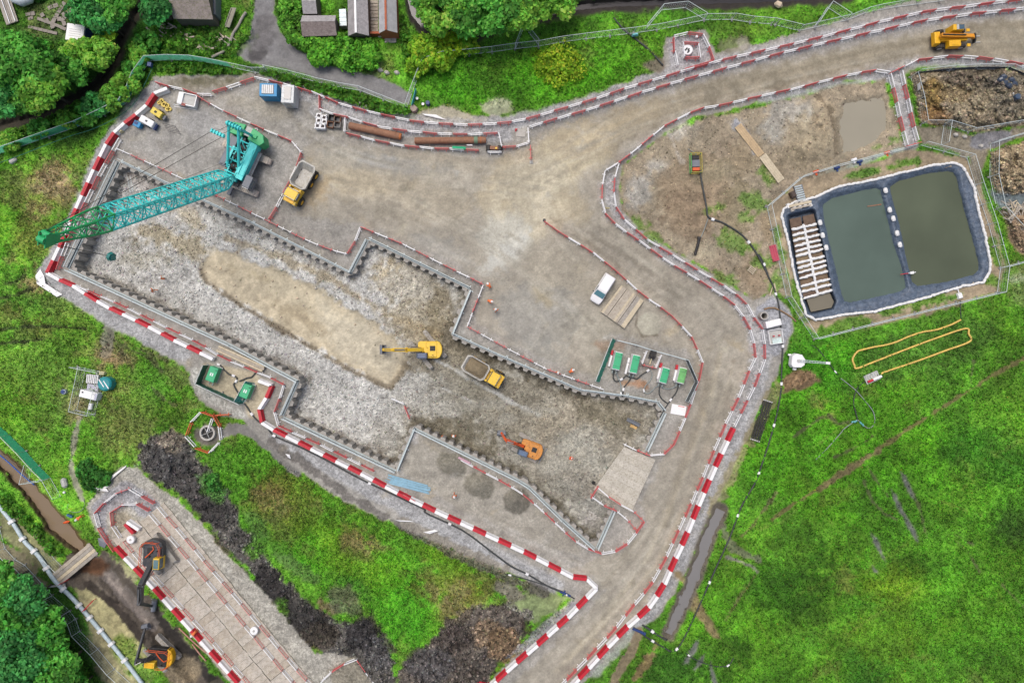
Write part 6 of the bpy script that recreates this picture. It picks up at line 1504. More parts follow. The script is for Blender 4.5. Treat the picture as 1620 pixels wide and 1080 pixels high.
pile_tube((657,223), (768,222), 0.46, 'long rusty pile tube with a green banded end', [(0.2, 0.42, 0.5, ORS), (7.3, 0.52, 0.14, RUST), (8.6, 0.54, 0.5, mat('dull_green', (120, 150, 124), rough=0.7)), (9.3, 0.5, 0.12, ORS), (9.7, 0.42, 0.6, ORS)])
t = flatx(743, 230.5, 1, 0.03, 'white_trestle', 'small white bearer beside the long pile tube', 'bearer'); MB().box((0, 0, 0.2), (0.9, 0.24, 0.35), top=(0.9, 0.7)).build('beam', WHITE, t)
t = flatx(782, 236, 1, 0.05, 'drum_roller', 'small brown drum roller between barriers at the end of the tube bay', 'roller')
MB().box((0, 0, 0.55), (1.2, 0.5, 0.4)).build('body', RUST, t, bevel=0.04); MB().tube((0.3, -0.1, 0.8), (0.3, -0.1, 1.0), 0.14, 8).build('cap', YEL, t)
for x in (-0.8, 0.8): MB().tube((x, -0.4, 0.35), (x, 0.4, 0.35), 0.35, 16).build('drum', BLACK, t)
t = flatx(727, 236.5, 1, 0.06, 'green_sheet', 'folded green sheet hung on a barrier', 'sheet'); MB().box((0, 0, 1.02), (1.9, 0.3, 0.06)).box((0, -0.16, 0.75), (1.9, 0.03, 0.55)).build('cloth', GREEN_NET, t)
t = flatx(824, 211, 1, 0.1, 'concrete_pad', 'pale concrete pad inside the barriers at the yard exit', 'slab'); MB().box((0, 0, 0.06), (1.3, 1.0, 0.14)).build('slab', CONC, t, bevel=0.02)
t = flatx(817, 206, 1, 0, 'red_marker', 'small red marker by the concrete pad', 'marker'); MB().tube((0, 0, 0), (0, 0, 0.5), 0.16, 10, 0.1).box((0, 0, 0.02), (0.4, 0.4, 0.05)).build('cone', RED, t)
t = flatx(840.5, 256.5, 1, 0, 'post_base', 'grey post base at the tip of the jutting barrier', 'post'); MB().box((0, 0, 0.08), (0.5, 0.5, 0.16), top=(0.8, 0.8)).tube((0, 0, 0.1), (0, 0, 0.9), 0.05, 8).build('base', LGREY, t)

# bulk bags and crates by the tube bay
k16 = lambda x, y: (480 + x / 16.2, 180 + y / 16.2)
for x, y, s, lab in [(390,50,1.0,'white bulk bag nearest the walkway barriers'),(525,95,1.0,'white bulk bag beside the black crate'),(385,175,0.95,'white bulk bag with a dark open top in the middle of the group'),(530,205,0.95,'white bulk bag next to the brown crates'),(355,310,0.95,'slumped white bulk bag on the open yard side'),(490,320,1.0,'white bulk bag with a maroon load')]:
    px, py = k16(x, y); t = flatx(px, py, 1, random.uniform(-.15, .15), 'bulk_bag', lab, 'bulk bag', zp=0.8)
    MB().box((0, 0, 0.4), (0.8, 0.8, 0.8), top=(0.95, 0.95)).box((0.36, 0.36, 0.9), (0.2, 0.2, 0.2), rz=.5).box((-0.36, -0.3, 0.9), (0.2, 0.22, 0.16), rz=.2).build('bag', WHITE, t, bevel=0.12)
    MB().prism([(-0.22, -0.15), (0.2, -0.2), (0.26, 0.14), (-0.1, 0.24)], 0.79, 0.86).build('load', mat('bag_load', (70, 62, 66), rough=0.8), t)
for x, y, m, lab in [(740,120,BLACK,'black crate behind the bulk bags'),(880,150,RUST,'brown timber crate against the tube bay'),(880,290,TIM3,'weathered crate in front of the brown crate'),(700,290,RUST,'brown crate set apart beside the bulk bags')]:
    px, py = k16(x, y); t = flatx(px, py, 1, 0.1, 'crate', lab, 'crate', zp=0.4)
    for sx, sy, wx, wy in ((-0.42, 0, 0.06, 0.8), (0.42, 0, 0.06, 0.8), (0, -0.4, 0.9, 0.06), (0, 0.4, 0.9, 0.06)): MB().box((sx, sy, 0.4), (wx, wy, 0.7)).build('side', m, t)
    MB().box((0, 0, 0.12), (0.86, 0.78, 0.1)).build('bottom', DGREY, t)
# cabins at the yard top
c3 = lambda x, y: (190 + x / 5.586, 110 + y / 5.586)
px, py = c3(1308, 180); t = flatx(px, py, 1, 0.03, 'toilet_cabin', 'blue toilet cabin with a ribbed white roof at the yard top', 'cabin', zp=2.2)
MB().box((0, 0, 1.1), (2.45, 1.8, 2.2)).build('walls', BLUE, t, bevel=0.04); MB().box((-0.05, 0.05, 2.26), (1.7, 1.3, 0.1), top=(.95, .95)).build('roof', LGREY, t)
for k in range(6): MB().box((-0.75 + k * 0.28, 0.05, 2.34), (0.1, 1.2, 0.05)).build('roof_rib', WHITE, t)
px, py = c3(1480, 215); t = flatx(px, py, 1, 0.05, 'site_cabin', 'white site cabin with a dark solar panel on its roof', 'cabin', zp=2.3)
MB().box((0, 0, 1.15), (1.75, 2.5, 2.3)).build('walls', mat('cabin_white', (226, 230, 230), rough=0.5), t, bevel=0.05); MB().box((0.0, 0.1, 2.36), (0.95, 1.75, 0.07)).build('solar_panel', mat('solar_panel', (74, 80, 92), rough=0.2, spec=0.7), t); MB().box((-0.1, -1.27, 1.0), (0.8, 0.05, 1.9)).build('door', LGREY, t)
px, py = c3(592, 265); t = flatx(px, py, 1, 0.22, 'mixing_trough', 'large white open trough against the compound barriers', 'trough', zp=0.8)
for sx, sy, wx, wy in ((-1.25, 0, 0.12, 1.6), (1.25, 0, 0.12, 1.6), (0, -0.8, 2.6, 0.12), (0, 0.8, 2.6, 0.12)): MB().box((sx, sy, 0.45), (wx, wy, 0.85)).build('side', WHITE, t)
MB().box((0.2, 0, 0.55), (2.0, 1.4, 0.2)).build('floor', LGREY, t); MB().box((-0.9, 0, 0.7), (0.6, 1.5, 0.4)).build('lid', WHITE, t, bevel=0.05); MB().box((-0.35, -0.8, 0.75), (0.6, 0.3, 0.25)).build('red_box', mat('faded_pink', (226, 130, 120), rough=0.6), t)
px, py = c3(318, 378); t = flatx(px, py, 0.75, 0.5, 'yellow_generator', 'yellow towable lighting generator by the red barrier', 'generator', zp=1.3)
MB().box((0, 0, 0.85), (1.7, 1.0, 0.9), top=(0.94, 0.9)).build('canopy', mat('pale_yellow', (240, 214, 84), rough=0.5), t, bevel=0.07); MB().box((-0.1, 0, 1.32), (0.34, 0.3, 0.05)).build('hatch', BLACK, t); MB().box((1.0, 0, 0.6), (0.4, 0.6, 0.4)).build('tow_bracket', MGREY, t)
for sy in (-1, 1): wheel(t, (0, sy * 0.55, 0.3), 0.3, 0.16, LGREY)
px, py = c3(232, 455); t = flatx(px, py, 0.8, 0.45, 'white_bowser', 'white towable tank trailer by the red and white barriers', 'trailer', zp=1.3)
MB().box((0, 0, 0.85), (2.2, 1.05, 0.9), top=(0.95, 0.9)).build('canopy', WHITE, t, bevel=0.1); MB().box((0, 0, 1.32), (0.3, 0.26, 0.05)).build('hatch', DGREY, t); MB().box((1.1, -0.1, 0.5), (0.3, 0.9, 0.5)).build('skirt', NBLUE, t)
for sy in (-1, 1): wheel(t, (0, sy * 0.55, 0.3), 0.3, 0.16, LGREY)
px, py = c3(148, 482); t = flatx(px, py, 0.8, 0.4, 'blue_bin', 'turquoise bin beside the white tank trailer', 'bin', zp=0.9)
MB().box((0, 0, 0.5), (0.95, 0.75, 0.9), top=(1.1, 1.1)).build('body', BLUE, t, bevel=0.08); MB().box((-0.15, 0.1, 0.97), (0.5, 0.4, 0.06)).build('lid', NBLUE, t)
px, py = c3(395, 312); t = flatx(px, py, 0.8, 0.5, 'cable_reels', 'cluster of yellow cable reels and couplings beside the yellow generator', 'cable reels')
YC = mat('reel_yellow', (232, 204, 100), rough=0.6)
for x, y, r in ((-0.55, 0.25, 0.32), (0, 0, 0.45), (0.5, 0.1, 0.3), (0.75, -0.35, 0.3), (-0.7, -0.2, 0.25), (1.05, -0.15, 0.28)): MB().ring((x, y, 0), r * 0.4, r, 0.3, 14).build('reel', YC, t)
px, py = c3(18, 548); t = flatx(px, py, 0.8, -0.5, 'cream_box', 'small cream box beside the west road barriers', 'box'); MB().box((0, 0, 0.3), (0.5, 0.5, 0.6), top=(.9, .9)).box((0, 0, 0.62), (0.4, 0.4, 0.06)).build('body', CREAM, t, bevel=0.03)
for yy in (0, 1.2):
    px, py = c3(575 + yy * 2, 325 + yy * 14); t = flatx(px, py, 1, 0.15, 'scaffold_tube', 'thin white tube lying beside the white trough', 'tube', group='tubes by the trough'); MB().tube((-1.6, 0, 0.04), (1.6, 0, 0.04), 0.05, 6).tube((-1.6, 0, 0.04), (-1.5, 0, 0.04), 0.07, 8).build('tube', WHITE, t)
t = flatx(405.5, 205.5, 1, 0, 'floodlight_base', 'small white stand beside the barriers behind the crane', 'stand'); MB().ring((0, 0, 0), 0.12, 0.26, 0.1, 12).tube((0, 0, 0), (0, 0, 0.7), 0.04, 6).build('base', WHITE, t)
for k in range(5): 
    t = flatx(268 + k * 2, 198 + k * 3, 1, 0.25, 'sheet_pile_clutch', 'thin dark bar lying on the crane compound stone', 'bar', group='loose bars'); MB().box((0, 0, 0.04), (2.0, 0.06, 0.06)).box((0.9, 0, 0.06), (0.2, 0.1, 0.1)).build('bar', DGREY, t)

# pumps
def pump(px, py, dx, dy, L, W, label, group=None, faded=False, marks=False):
    t = flatx(px, py, dx, dy, 'pump_unit', label, 'pump', zp=1.6, group=group)
    MB().box((0, 0, 0.2), (L + 0.2, W + 0.1, 0.3)).build('skid', LGREY, t); MB().box((0, 0, 0.95), (L, W, 1.25)).build('canopy', WHITE if not marks else PGRN, t, bevel=0.05)
    g = MATS.get('pump_green') if not faded else mat('faded_green', (112, 188, 108), rough=0.5, var=0.25, dirt=0.1)
    lid = MB().box((-0.02, 0, 1.6), (L - 0.16, W - 0.04, 0.08)).build('lid', g, t, bevel=0.03)
    for x in ((-0.25, 0.3) if not marks else ()): MB().box((x * L, 0, 1.65), (0.03, W - 0.1, 0.03)).build('seam', DGREEN, lid)
    if marks:
        for s in (-1, 1): MB().box((0.0, s * 0.14, 1.65), (0.45, 0.16, 0.03)).build('hatch', WHITE, lid)
    for s in (-0.25, 0.25): MB().tube((L / 2, s, 0.6), (L / 2 + 0.5, s, 0.6), 0.11, 10).tube((L / 2 + 0.45, s, 0.6), (L / 2 + 0.55, s, 0.6), 0.16, 10).build('outlet', GHOSE, t)
    MB().tube((-L / 2 + 0.3, W / 2 - 0.2, 1.6), (-L / 2 + 0.3, W / 2 - 0.2, 1.95), 0.05, 8).build('exhaust', BLACK, t)
    return t
gp = None
pump(977, 571, -45, 205, 2.5, 1.05, 'green topped pump beside the teal acoustic fence')
pump(1004.5, 576, -45, 205, 2.6, 1.05, 'green topped pump second from the teal acoustic fence')
pump(1051.5, 594, -45, 160, 2.2, 1.05, 'green topped pump with a white stripe next to the faded one').children
pump(1079, 594, -40, 165, 2.2, 1.05, 'faded patchy green pump beside the navy fence', faded=True)
pump(335, 592, -60, 155, 2.1, 1.25, 'green pump in the western corner of the small fenced bay', marks=True)
pump(388, 618.5, -60, 145, 2.0, 1.25, 'green pump beside the teal panels of the small fenced bay', marks=True)
for x, y, m, lab in [(966,565,RED,'red and white tool chest beside the first pump'),(1043,585,RED,'red and white tool chest beside the striped pump'),(1068,588,RED,'red and white tool chest beside the faded pump'),(992,577,WHITE,'white tool chest beside the second pump')]:
    t = flatx(x, y, -45, 190, 'tool_chest', lab, 'chest'); MB().box((0.5, 0, 0.25), (1.6, 0.28, 0.5)).build('white_end', WHITE, t, bevel=0.03); MB().box((-0.7, 0, 0.25), (0.7, 0.3, 0.52)).build('end', m, t, bevel=0.03)
t = flatx(1033, 561, -60, 200, 'black_pump', 'small black pump boxed in by barriers', 'pump', zp=0.6)
MB().box((-0.1, 0, 0.5), (1.0, 0.75, 0.7)).tube((0.2, 0.2, 0.8), (0.2, 0.2, 1.1), 0.2, 10).build('engine', BLACK, t, bevel=0.05); MB().tube((0.6, 0, 0.4), (1.4, 0, 0.3), 0.07, 8).build('outlet', CREAM, t); MB().box((0, 0, 0.08), (1.4, 0.9, 0.1)).build('skid', DGREY, t)
def hose(pts, r, m, label, name='hose', cat='hose', z=0.14, couplings=()):
    W = smooth_path([P(x, y, z) if not callable(z) else P(x, y, z(x, y)) for x, y in pts], 6); c = W[0].copy(); c.z = 0
    t = thing(name, label, cat, c); MB().path([p - c for p in W], r, 7).build('pipe', m, t, smooth=True)
    for k in couplings:
        i = int(k * (len(W) - 2)); dd = (W[i + 1] - W[i]).normalized(); MB().tube(W[i] - c - dd * 0.22, W[i] - c + dd * 0.22, r * 1.7, 8).build('coupling', WHITE, t)
    return t
j = lambda *p: C(930, 520, 7.715, p)
hose(j((320,520),(310,600),(350,640),(420,610),(470,575),(530,600)), 0.10, HOSE, 'dark hose looping from the first pump to the second', couplings=(0.6,))
hose(j((345,520),(370,600),(400,680),(405,790),(410,830)), 0.09, GHOSE, 'grey hose from the first pump over the guard rail', couplings=(0.8,))
hose(j((550,560),(500,640),(440,720),(425,830)), 0.09, HOSE, 'dark hose from the second pump over the guard rail', couplings=(0.8,))
hose(j((545,590),(600,610),(660,560),(720,520),(755,490)), 0.10, HOSE, 'black hose joining the second pump to the small black pump', couplings=(0.9,))
hose(j((760,500),(785,560),(760,630),(700,700),(685,760),(730,790),(790,750),(820,715),(880,690)), 0.07, GHOSE, 'thin grey hose snaking below the small black pump', couplings=(0.5,))
hose(j((880,680),(920,720),(1000,730),(1070,700),(1105,680)), 0.08, GHOSE, 'grey hose linking the striped and faded pumps')
hose(j((880,690),(870,780),(900,850),(960,900),(975,920)), 0.08, HOSE, 'dark hose dropping from the striped pump')
hose(j((1110,690),(1080,770),(1030,840),(975,920),(930,990),(880,1080)), 0.09, HOSE, 'dark hose running from the faded pump down the guard rail', couplings=(0.5,))
q = lambda *p: C(290, 530, 7.2, p)
hose(q((360,360),(390,335),(430,350),(470,400),(530,450),(580,465),(610,490),(600,530),(575,560),(600,620),(640,680)), 0.11, HOSE, 'black hose winding between the two green pumps', couplings=(0.15, 0.5, 0.7))
hose(q((640,525),(720,490),(780,475),(830,420)), 0.11, HOSE, 'black suction hose running to the timber beams')
hose(q((700,780),(760,870),(820,950),(880,1000),(960,1050)) + C(400,540,3.857,[(130,575),(300,650),(450,725),(640,830),(860,935),(1040,1020)]) + C(400,800,3.857,[(1060,45),(1280,150),(1470,290),(1580,370)]) + C(800,800,3.857,[(130,415),(260,490),(380,540)]), 0.12, HOSE, 'long black hose running beside the south road barriers', couplings=(0.08, 0.3, 0.5, 0.7, 0.9))
hose(C(800,800,3.857,[(0,415),(100,440),(230,480),(340,520),(420,565)]), 0.08, HOSE, 'second thinner black pipe along the grass edge', couplings=(0.1,))
t = flatx(894, 938, 0.9, 0.4, 'pipe_manifold', 'dark blue valve manifold at the end of the long black hose', 'manifold'); MB().tube((-0.8, 0, 0.2), (0.8, 0, 0.2), 0.16, 10).tube((-0.2, -0.4, 0.2), (-0.2, 0.4, 0.2), 0.12, 8).build('pipe', NBLUE, t); MB().tube((0.2, 0, 0.3), (0.2, 0, 0.55), 0.12, 8).build('valve', WHITE, t)
hose(C(1200,270,3.857,[(0,510),(30,560),(60,640),(95,720),(125,830),(140,1000),(148,1080)]) + C(1200,540,3.857,[(148,30),(140,200),(138,290),(110,450),(60,630),(20,750),(-20,860)]) + C(800,800,3.857,[(1440,0),(1370,185),(1275,395),(1180,610),(1075,830),(1020,885),(970,865),(860,800),(780,740)]), 0.11, HOSE, 'long black hose running down the meadow edge beside the site road', couplings=(0.06, 0.16, 0.3, 0.4, 0.48, 0.58, 0.66, 0.75, 0.85, 0.95))
t = flatx(1010, 997, 0.9, 0.4, 'culvert_pipe', 'dark blue pipe stub under the red and white road barriers', 'pipe'); MB().tube((-0.9, 0, 0.15), (1.0, 0, 0.1), 0.2, 12).tube((0.9, 0, 0.1), (1.05, 0, 0.1), 0.25, 12).build('pipe', NBLUE, t)
hose(C(960,960,6.75,[(380,190),(460,240),(540,295),(640,350)]), 0.14, HOSE, 'short black pipe crossing the end of the ditch', couplings=(0.5,))
hose(C(960,960,6.75,[(845,490),(900,530),(980,575),(1080,610),(1160,632),(1260,632),(1310,610),(1355,540)]), 0.07, HOSE, 'thin black hose lying across the wheel ruts', couplings=(0.12, 0.85))
hose(C(800,270,3.857,[(1185,0),(1200,90),(1225,220),(1240,285),(1330,320),(1450,400),(1540,520),(1620,680)]), 0.13, HOSE, 'black hose crossing the bare field from the pump sled', couplings=(0.5, 0.8))
hose(C(800,270,3.857,[(1235,290),(1215,350),(1190,410)]), 0.06, GHOSE, 'thin grey hose feeding the black pipe stub')
t = flatx(800 + 1165 / 3.857, 270 + 465 / 3.857, -0.25, 1, 'black_pipe_stub', 'fat black rubber pipe stub lying in the bare field', 'pipe'); MB().path([(-1.3, 0, 0.2), (-0.6, 0.05, 0.2), (1.2, 0, 0.2)], 0.2, 12).box((-1.3, 0, 0.2), (0.3, 0.5, 0.3)).build('pipe', BLACK, t)
hose(C(1040,180,7.2,[(350,400),(400,430),(435,450),(440,480)]), 0.05, GHOSE, 'short grey hose into the green pump sled')
t = flatx(1101, 258, 0.03, 1, 'pump_sled', 'open green and yellow frame with a pump and orange lid in the bare field', 'pump sled', zp=0.6)
GF = mat('sled_green', (96, 178, 96), rough=0.5); YF = mat('sled_yellow', (196, 180, 84), rough=0.5)
for z in (0.08, 1.0):
    for sy in (-1, 1): MB().tube((-1.35, sy * 0.75, z), (1.35, sy * 0.75, z), 0.06, 6).build('rail', GF if sy < 0 else YF, t)
    for sx in (-1, 1): MB().tube((sx * 1.35, -0.75, z), (sx * 1.35, 0.75, z), 0.06, 6).build('crossbar', YF, t)
for sx in (-1, 1):
    for sy in (-1, 1): MB().tube((sx * 1.35, sy * 0.75, 0), (sx * 1.35, sy * 0.75, 1.0), 0.06, 6).build('post', GF, t)
MB().box((0.05, 0, 0.4), (1.0, 1.1, 0.6)).build('pump_body', MGREY, t, bevel=0.04); MB().box((0.85, 0, 0.45), (0.45, 1.0, 0.5)).build('lid', ORG, t, bevel=0.04); MB().box((-0.85, 0, 0.25), (0.5, 1.0, 0.4)).build('battery', BLACK, t)
# white board by the pumps
t = flatx(1073, 648, 1, 0.18, 'white_board', 'white sheet board lying beside the pump compound', 'board'); MB().box((0, 0, 0.12), (2.1, 1.4, 0.1)).build('sheet', WHITE, t, bevel=0.02); MB().box((0.3, 0.55, 0.19), (0.9, 0.12, 0.04)).build('strip', mat('faded_pink2', (220, 140, 130)), t)
t = flatx(1004, 669, 0.9, 0.45, 'steel_trough', 'grey steel channel lying on the ramp with a yellow block', 'channel', z=pitz(1004, 669)); MB().box((0, 0, 0.15), (2.0, 0.5, 0.08)).box((0, 0.22, 0.3), (2.0, 0.06, 0.3)).box((0, -0.22, 0.3), (2.0, 0.06, 0.3)).build('channel', MGREY, t); MB().box((0.3, -0.6, 0.2), (1.0, 0.45, 0.35)).build('block', mat('ply', (206, 168, 110), rough=0.8), t)

# ---- lagoons with plastic liner
LINER = mat('wrinkled_liner', (84, 98, 116), rough=0.35, var=0.3, dirt=0.12, scale=1.6, bump=1.0, dirt_glint_col=(150, 164, 180))  # pale flecks are glints on the wrinkles, painted into the colour
RIM = C(1200, 270, 3.857, [(210,195),(340,165),(480,100),(650,70),(870,15),(1080,-35),(1190,-45),(1240,-22),(1262,10),(1310,100),(1340,250),(1380,400),(1410,560),(1405,620),(1370,680),(1240,705),(1000,780),(700,860),(500,880),(350,910),(290,880),(265,800),(215,620),(180,430),(140,280),(150,235)])
WA = C(1200, 270, 3.857, [(390,205),(450,165),(600,125),(720,105),(745,118),(762,190),(820,420),(890,640),(900,712),(870,738),(700,778),(560,805),(522,798),(495,720),(440,480),(395,290)])
WBq = C(1200, 270, 3.857, [(800,95),(860,60),(1000,20),(1150,0),(1190,8),(1208,40),(1230,130),(1290,360),(1345,560),(1345,608),(1310,638),(1150,680),(970,706),(935,680),(900,540),(850,300),(803,135)])
WC = C(1200, 270, 3.857, [(195,285),(325,255),(380,480),(430,740),(452,798),(440,828),(325,856),(300,800),(240,560),(205,400)])
lg = thing('lagoon_liner', 'blue black plastic liner of the twin settlement lagoons', 'liner', (P(1400, 380).x, P(1400, 380).y, 0))
l0 = Vector(lg.location)
# liner as a height raster: rim level, sloping into three basins
LR = Raster(1230, 240, 1572, 512, 1.5, (0, 0, 0), 21)
zz = np.full(LR.z.shape, 0.12, np.float32)
for poly, dep, a_, b_ in ((WA, 1.5, -14, 9), (WBq, 1.5, -14, 9), (WC, 1.6, 0, 7)):
    w_, d_ = LR.dist(poly, 40, True)
    zz[w_] = np.minimum(zz[w_], 0.12 - dep * (1 - sm(a_, b_, d_)))
zz += 0.05 * LR.n8 + 0.04 * LR.n3
ins = inside(RIM, LR.GX, LR.GY)
LR.z = np.where(ins, zz, zz).astype(np.float32)
kq = S * (CAMZ - LR.z) / CAMZ
V = np.stack([(LR.GX - 810) * kq - l0.x, (540 - LR.GY) * kq - l0.y, LR.z], -1).reshape(-1, 3)
idx = np.arange(LR.H * LR.W).reshape(LR.H, LR.W); qd = np.stack([idx[1:, :-1], idx[1:, 1:], idx[:-1, 1:], idx[:-1, :-1]], -1)[ins[:-1, :-1]]
us, inv = np.unique(qd.reshape(-1), return_inverse=True)
np_mesh('sheet', V[us], inv.reshape(-1, 4), LINER, smooth=True, parent=lg)
sheet('lagoon_water', [(x, y) for x, y in WA], -0.45, water_mat('lagoon_water', (92, 108, 98), rough=0.1, var=0.16)); sheet('lagoon_water', WBq, -0.45, water_mat('lagoon_water2', (92, 100, 80), rough=0.1, var=0.16))
for poly in (WA, WBq): pass
BAGW = mat('sandbag_white', (242, 242, 240), rough=0.8, var=0.08, dirt=0.06, bump=0.3)
bgm = MB(); bgm.path([(-0.36, 0, 0.1), (-0.28, 0, 0.12), (0, 0.02, 0.14), (0.28, 0, 0.12), (0.36, 0, 0.1)], [0.08, 0.16, 0.19, 0.16, 0.08], 8); BAG = bgm.mesh('sandbag', BAGW)
def bags(pts, label, closed=True, zt=0.1, pitch=0.62, name='sandbag_line', jit=0.05):
    W = [P(x, y, zt) for x, y in pts]; W = W + [W[0]] if closed else W
    root = thing(name, label, 'sandbags', W[0])
    for i in range(len(W) - 1):
        dd = W[i + 1] - W[i]; n_ = max(1, round(dd.length / pitch)); a = math.atan2(dd.y, dd.x)
        for k in range(n_):
            o = bpy.data.objects.new('sandbag', BAG); COL.objects.link(o); o.parent = root
            c = W[i] + dd * ((k + .5) / n_) - W[0]; o.location = (c.x + random.uniform(-jit, jit), c.y + random.uniform(-jit, jit), 0); o.rotation_euler = (0, 0, a + random.uniform(-.15, .15)); o.scale = (1.05, random.uniform(0.9, 1.2), 1)
    return root
bags(RIM, 'white sandbag edging round the rim of the lagoon liner')
for x, y, lab in [(775,122,'top of the bank between the lagoons'),(800,240,'bank between the lagoons below the topmost one'),(822,293,'middle of the bank between the lagoons'),(845,382,'bank between the lagoons above the lowest one'),(862,452,'bank between the lagoons nearest the red pole'),(375,317,'upper end of the inner bank by the filter bed'),(391,395,'middle of the inner bank by the filter bed'),(413,470,'lower end of the inner bank by the filter bed')]:
    c = P(1200 + x / 3.857, 270 + y / 3.857, 0.2); o = bpy.data.objects.new('sandbag', BAG); COL.objects.link(o); o.location = (c.x, c.y, 0.12); o.rotation_euler = (0, 0, 1.8); o.scale = (1.1, 1.7, 1.2); tag(o, 'single white sandbag on the ' + lab, 'sandbag')
# filter bed
SOILC = mat('filter_soil', (128, 108, 88), rough=0.95, var=0.25, dirt=0.3, scale=2, bump=0.6)
fbz = -0.35
fb = thing('filter_bed', 'filter bed of brown soil cells beside the lagoons', 'filter bed', P(1282, 400, fbz))
f0 = Vector(fb.location)
A0, A1, B0, B1 = (200, 290), (325, 262), (285, 775), (432, 735)
def fbp(u, v):
    x = (A0[0] * (1 - u) + A1[0] * u) * (1 - v) + (B0[0] * (1 - u) + B1[0] * u) * v; y = (A0[1] * (1 - u) + A1[1] * u) * (1 - v) + (B0[1] * (1 - u) + B1[1] * u) * v
    return P(1200 + x / 3.857, 270 + y / 3.857, fbz)
rows = [0.0, 0.14, 0.21, 0.28, 0.35, 0.41, 0.47, 0.56, 0.62, 0.68, 0.75, 0.85, 0.92, 1.0]
for r0, r1 in zip(rows, rows[1:]):
    for u0, u1 in ((-0.08, 0.46), (0.54, 1.08)):
        p = [fbp(u0, r0 + .008), fbp(u1, r0 + .008), fbp(u1, r1 - .008), fbp(u0, r1 - .008)]
        MB().prism([(q_.x - f0.x, q_.y - f0.y) for q_ in p], -0.2, random.uniform(-0.12, 0.1)).build('soil_cell', mat('filter_soil_%d' % random.randrange(3), [(128, 108, 88), (146, 128, 100), (112, 92, 78)][len(MATS) % 3], rough=0.95, var=0.25, dirt=0.3, scale=2), fb)
def px_of(v): return (810 + v.x * CAMZ / (CAMZ - v.z) / S, 540 - v.y * CAMZ / (CAMZ - v.z) / S)
bags([px_of(fbp(0.5, 0.12)), px_of(fbp(0.5, 1.0))], 'white sandbag spine down the middle of the filter bed', False, fbz + 0.12, 0.5)
for k, r_ in enumerate(rows[1:]):
    for u0, u1, sd in ((-0.08, 0.46, 'liner rim'), (0.54, 1.08, 'lagoon')): tag(bags([px_of(fbp(u0, r_)), px_of(fbp(u1, r_))], 'white sandbag row across the filter bed on the %s side' % sd, False, fbz + 0.12, 0.5), group='sandbag rows on the %s side' % sd)
sheet('filter_pool', C(1200,270,3.857,[(290,775),(435,745),(460,800),(445,835),(320,862)]), fbz - 0.05, water_mat('filter_pool', (128, 122, 106)))
# inlet: weir blocks and steps
t = flatx(1263, 325, 1, -0.22, 'inlet_weir', 'pale rubble and timber inlet at the head of the filter bed', 'weir')
for k in range(9): MB().box((-1.5 + k * 0.38, random.uniform(-.5, .5), 0.25), (0.5, random.uniform(.4, .8), 0.4), rz=random.uniform(-.4, .4), top=(.8, .8)).build('block', CONC if k % 2 else BAGW, t)
MB().box((0.1, 0.1, 0.5), (3.2, 0.35, 0.1)).build('plank', TIM2, t); MB().box((0.1, -0.35, 0.5), (3.0, 0.25, 0.1)).build('plank', TIM, t)
t = flatx(1264, 306, 0.25, 1, 'step_unit', 'ribbed metal steps beside the lagoon inlet', 'steps')
for k in range(7): MB().box((-1.0 + k * 0.32, 0, 0.2 + 0.04 * k), (0.2, 1.1, 0.08)).build('tread', GALV, t)
for sy in (-1, 1): MB().box((0, sy * 0.58, 0.2), (2.3, 0.06, 0.3)).build('stringer', MGREY, t)
t = flatx(1252, 309, 0.5, 1, 'pump_box', 'dark brown pump box beside the metal steps', 'box'); MB().box((0, 0, 0.4), (0.9, 0.7, 0.7)).box((0, 0, 0.8), (0.7, 0.5, 0.1)).build('body', mat('dark_brown', (78, 62, 54)), t, bevel=0.05)
t = flatx(1432, 433, 1, -0.15, 'marker_pole', 'red and white pole lying across the bank between the lagoons', 'pole', z=0.2); MB().tube((-0.8, 0, 0), (0.3, 0, 0.05), 0.06, 6).build('red_half', RED, t); MB().tube((0.3, 0, 0.05), (1.4, 0, 0), 0.07, 6).box((0.8, 0, 0.05), (0.5, 0.35, 0.25)).build('white_half', WHITE, t)
t = flatx(1383, 325, 1, -0.15, 'floating_plank', 'thin brown plank floating in the western lagoon', 'plank', z=-0.44, zp=-.44); MB().box((0, 0, 0.02), (2.0, 0.14, 0.06)).box((0.9, 0, 0.06), (0.1, 0.2, 0.05)).build('plank', RUST, t)
t = flatx(1517, 468, 0.3, 1, 'outlet_chute', 'small white outlet chute below the eastern lagoon', 'chute'); MB().box((0, 0, 0.2), (0.9, 0.7, 0.35), top=(.7, .8)).tube((-1.4, 0, 0.2), (-0.4, 0, 0.2), 0.08, 8).build('chute', WHITE, t)
hose(C(1200,270,3.857,[(1232,790),(1232,850),(1238,900)]), 0.05, HOSE, 'short dark hose from the white outlet chute')
# red stacked barriers
t = flatx(1223, 401, 0.25, 1, 'barrier_stack', 'stack of pink red barriers lying flat beside the lagoon fence', 'barrier stack')
for k in range(4):
    for sy in (-0.3, 0, 0.3): MB().box((0, sy + k * 0.05, 0.1 + k * 0.1), (2.2, 0.1, 0.06)).build('rail', mat('pink_red', (224, 96, 120), rough=0.6), t)
    for sx in (-1, 1): MB().box((sx * 1.1, k * 0.05, 0.1 + k * 0.1), (0.1, 0.75, 0.06)).build('end_rail', mat('pink_red'), t) if False else MB().box((sx * 1.1, k * 0.05, 0.1 + k * 0.1), (0.1, 0.75, 0.06)).build('end_rail', MATS['pink_red'], t)
t = flatx(1226, 455, 0.2, 1, 'timber_offcuts', 'two pale timber offcuts beside the black hose', 'timber'); MB().box((0, 0, 0.06), (1.3, 0.18, 0.1)).build('offcut', TIM2, t); MB().box((0.3, -0.6, 0.06), (1.6, 0.14, 0.1), rz=-.5).build('offcut', TIM2, t)
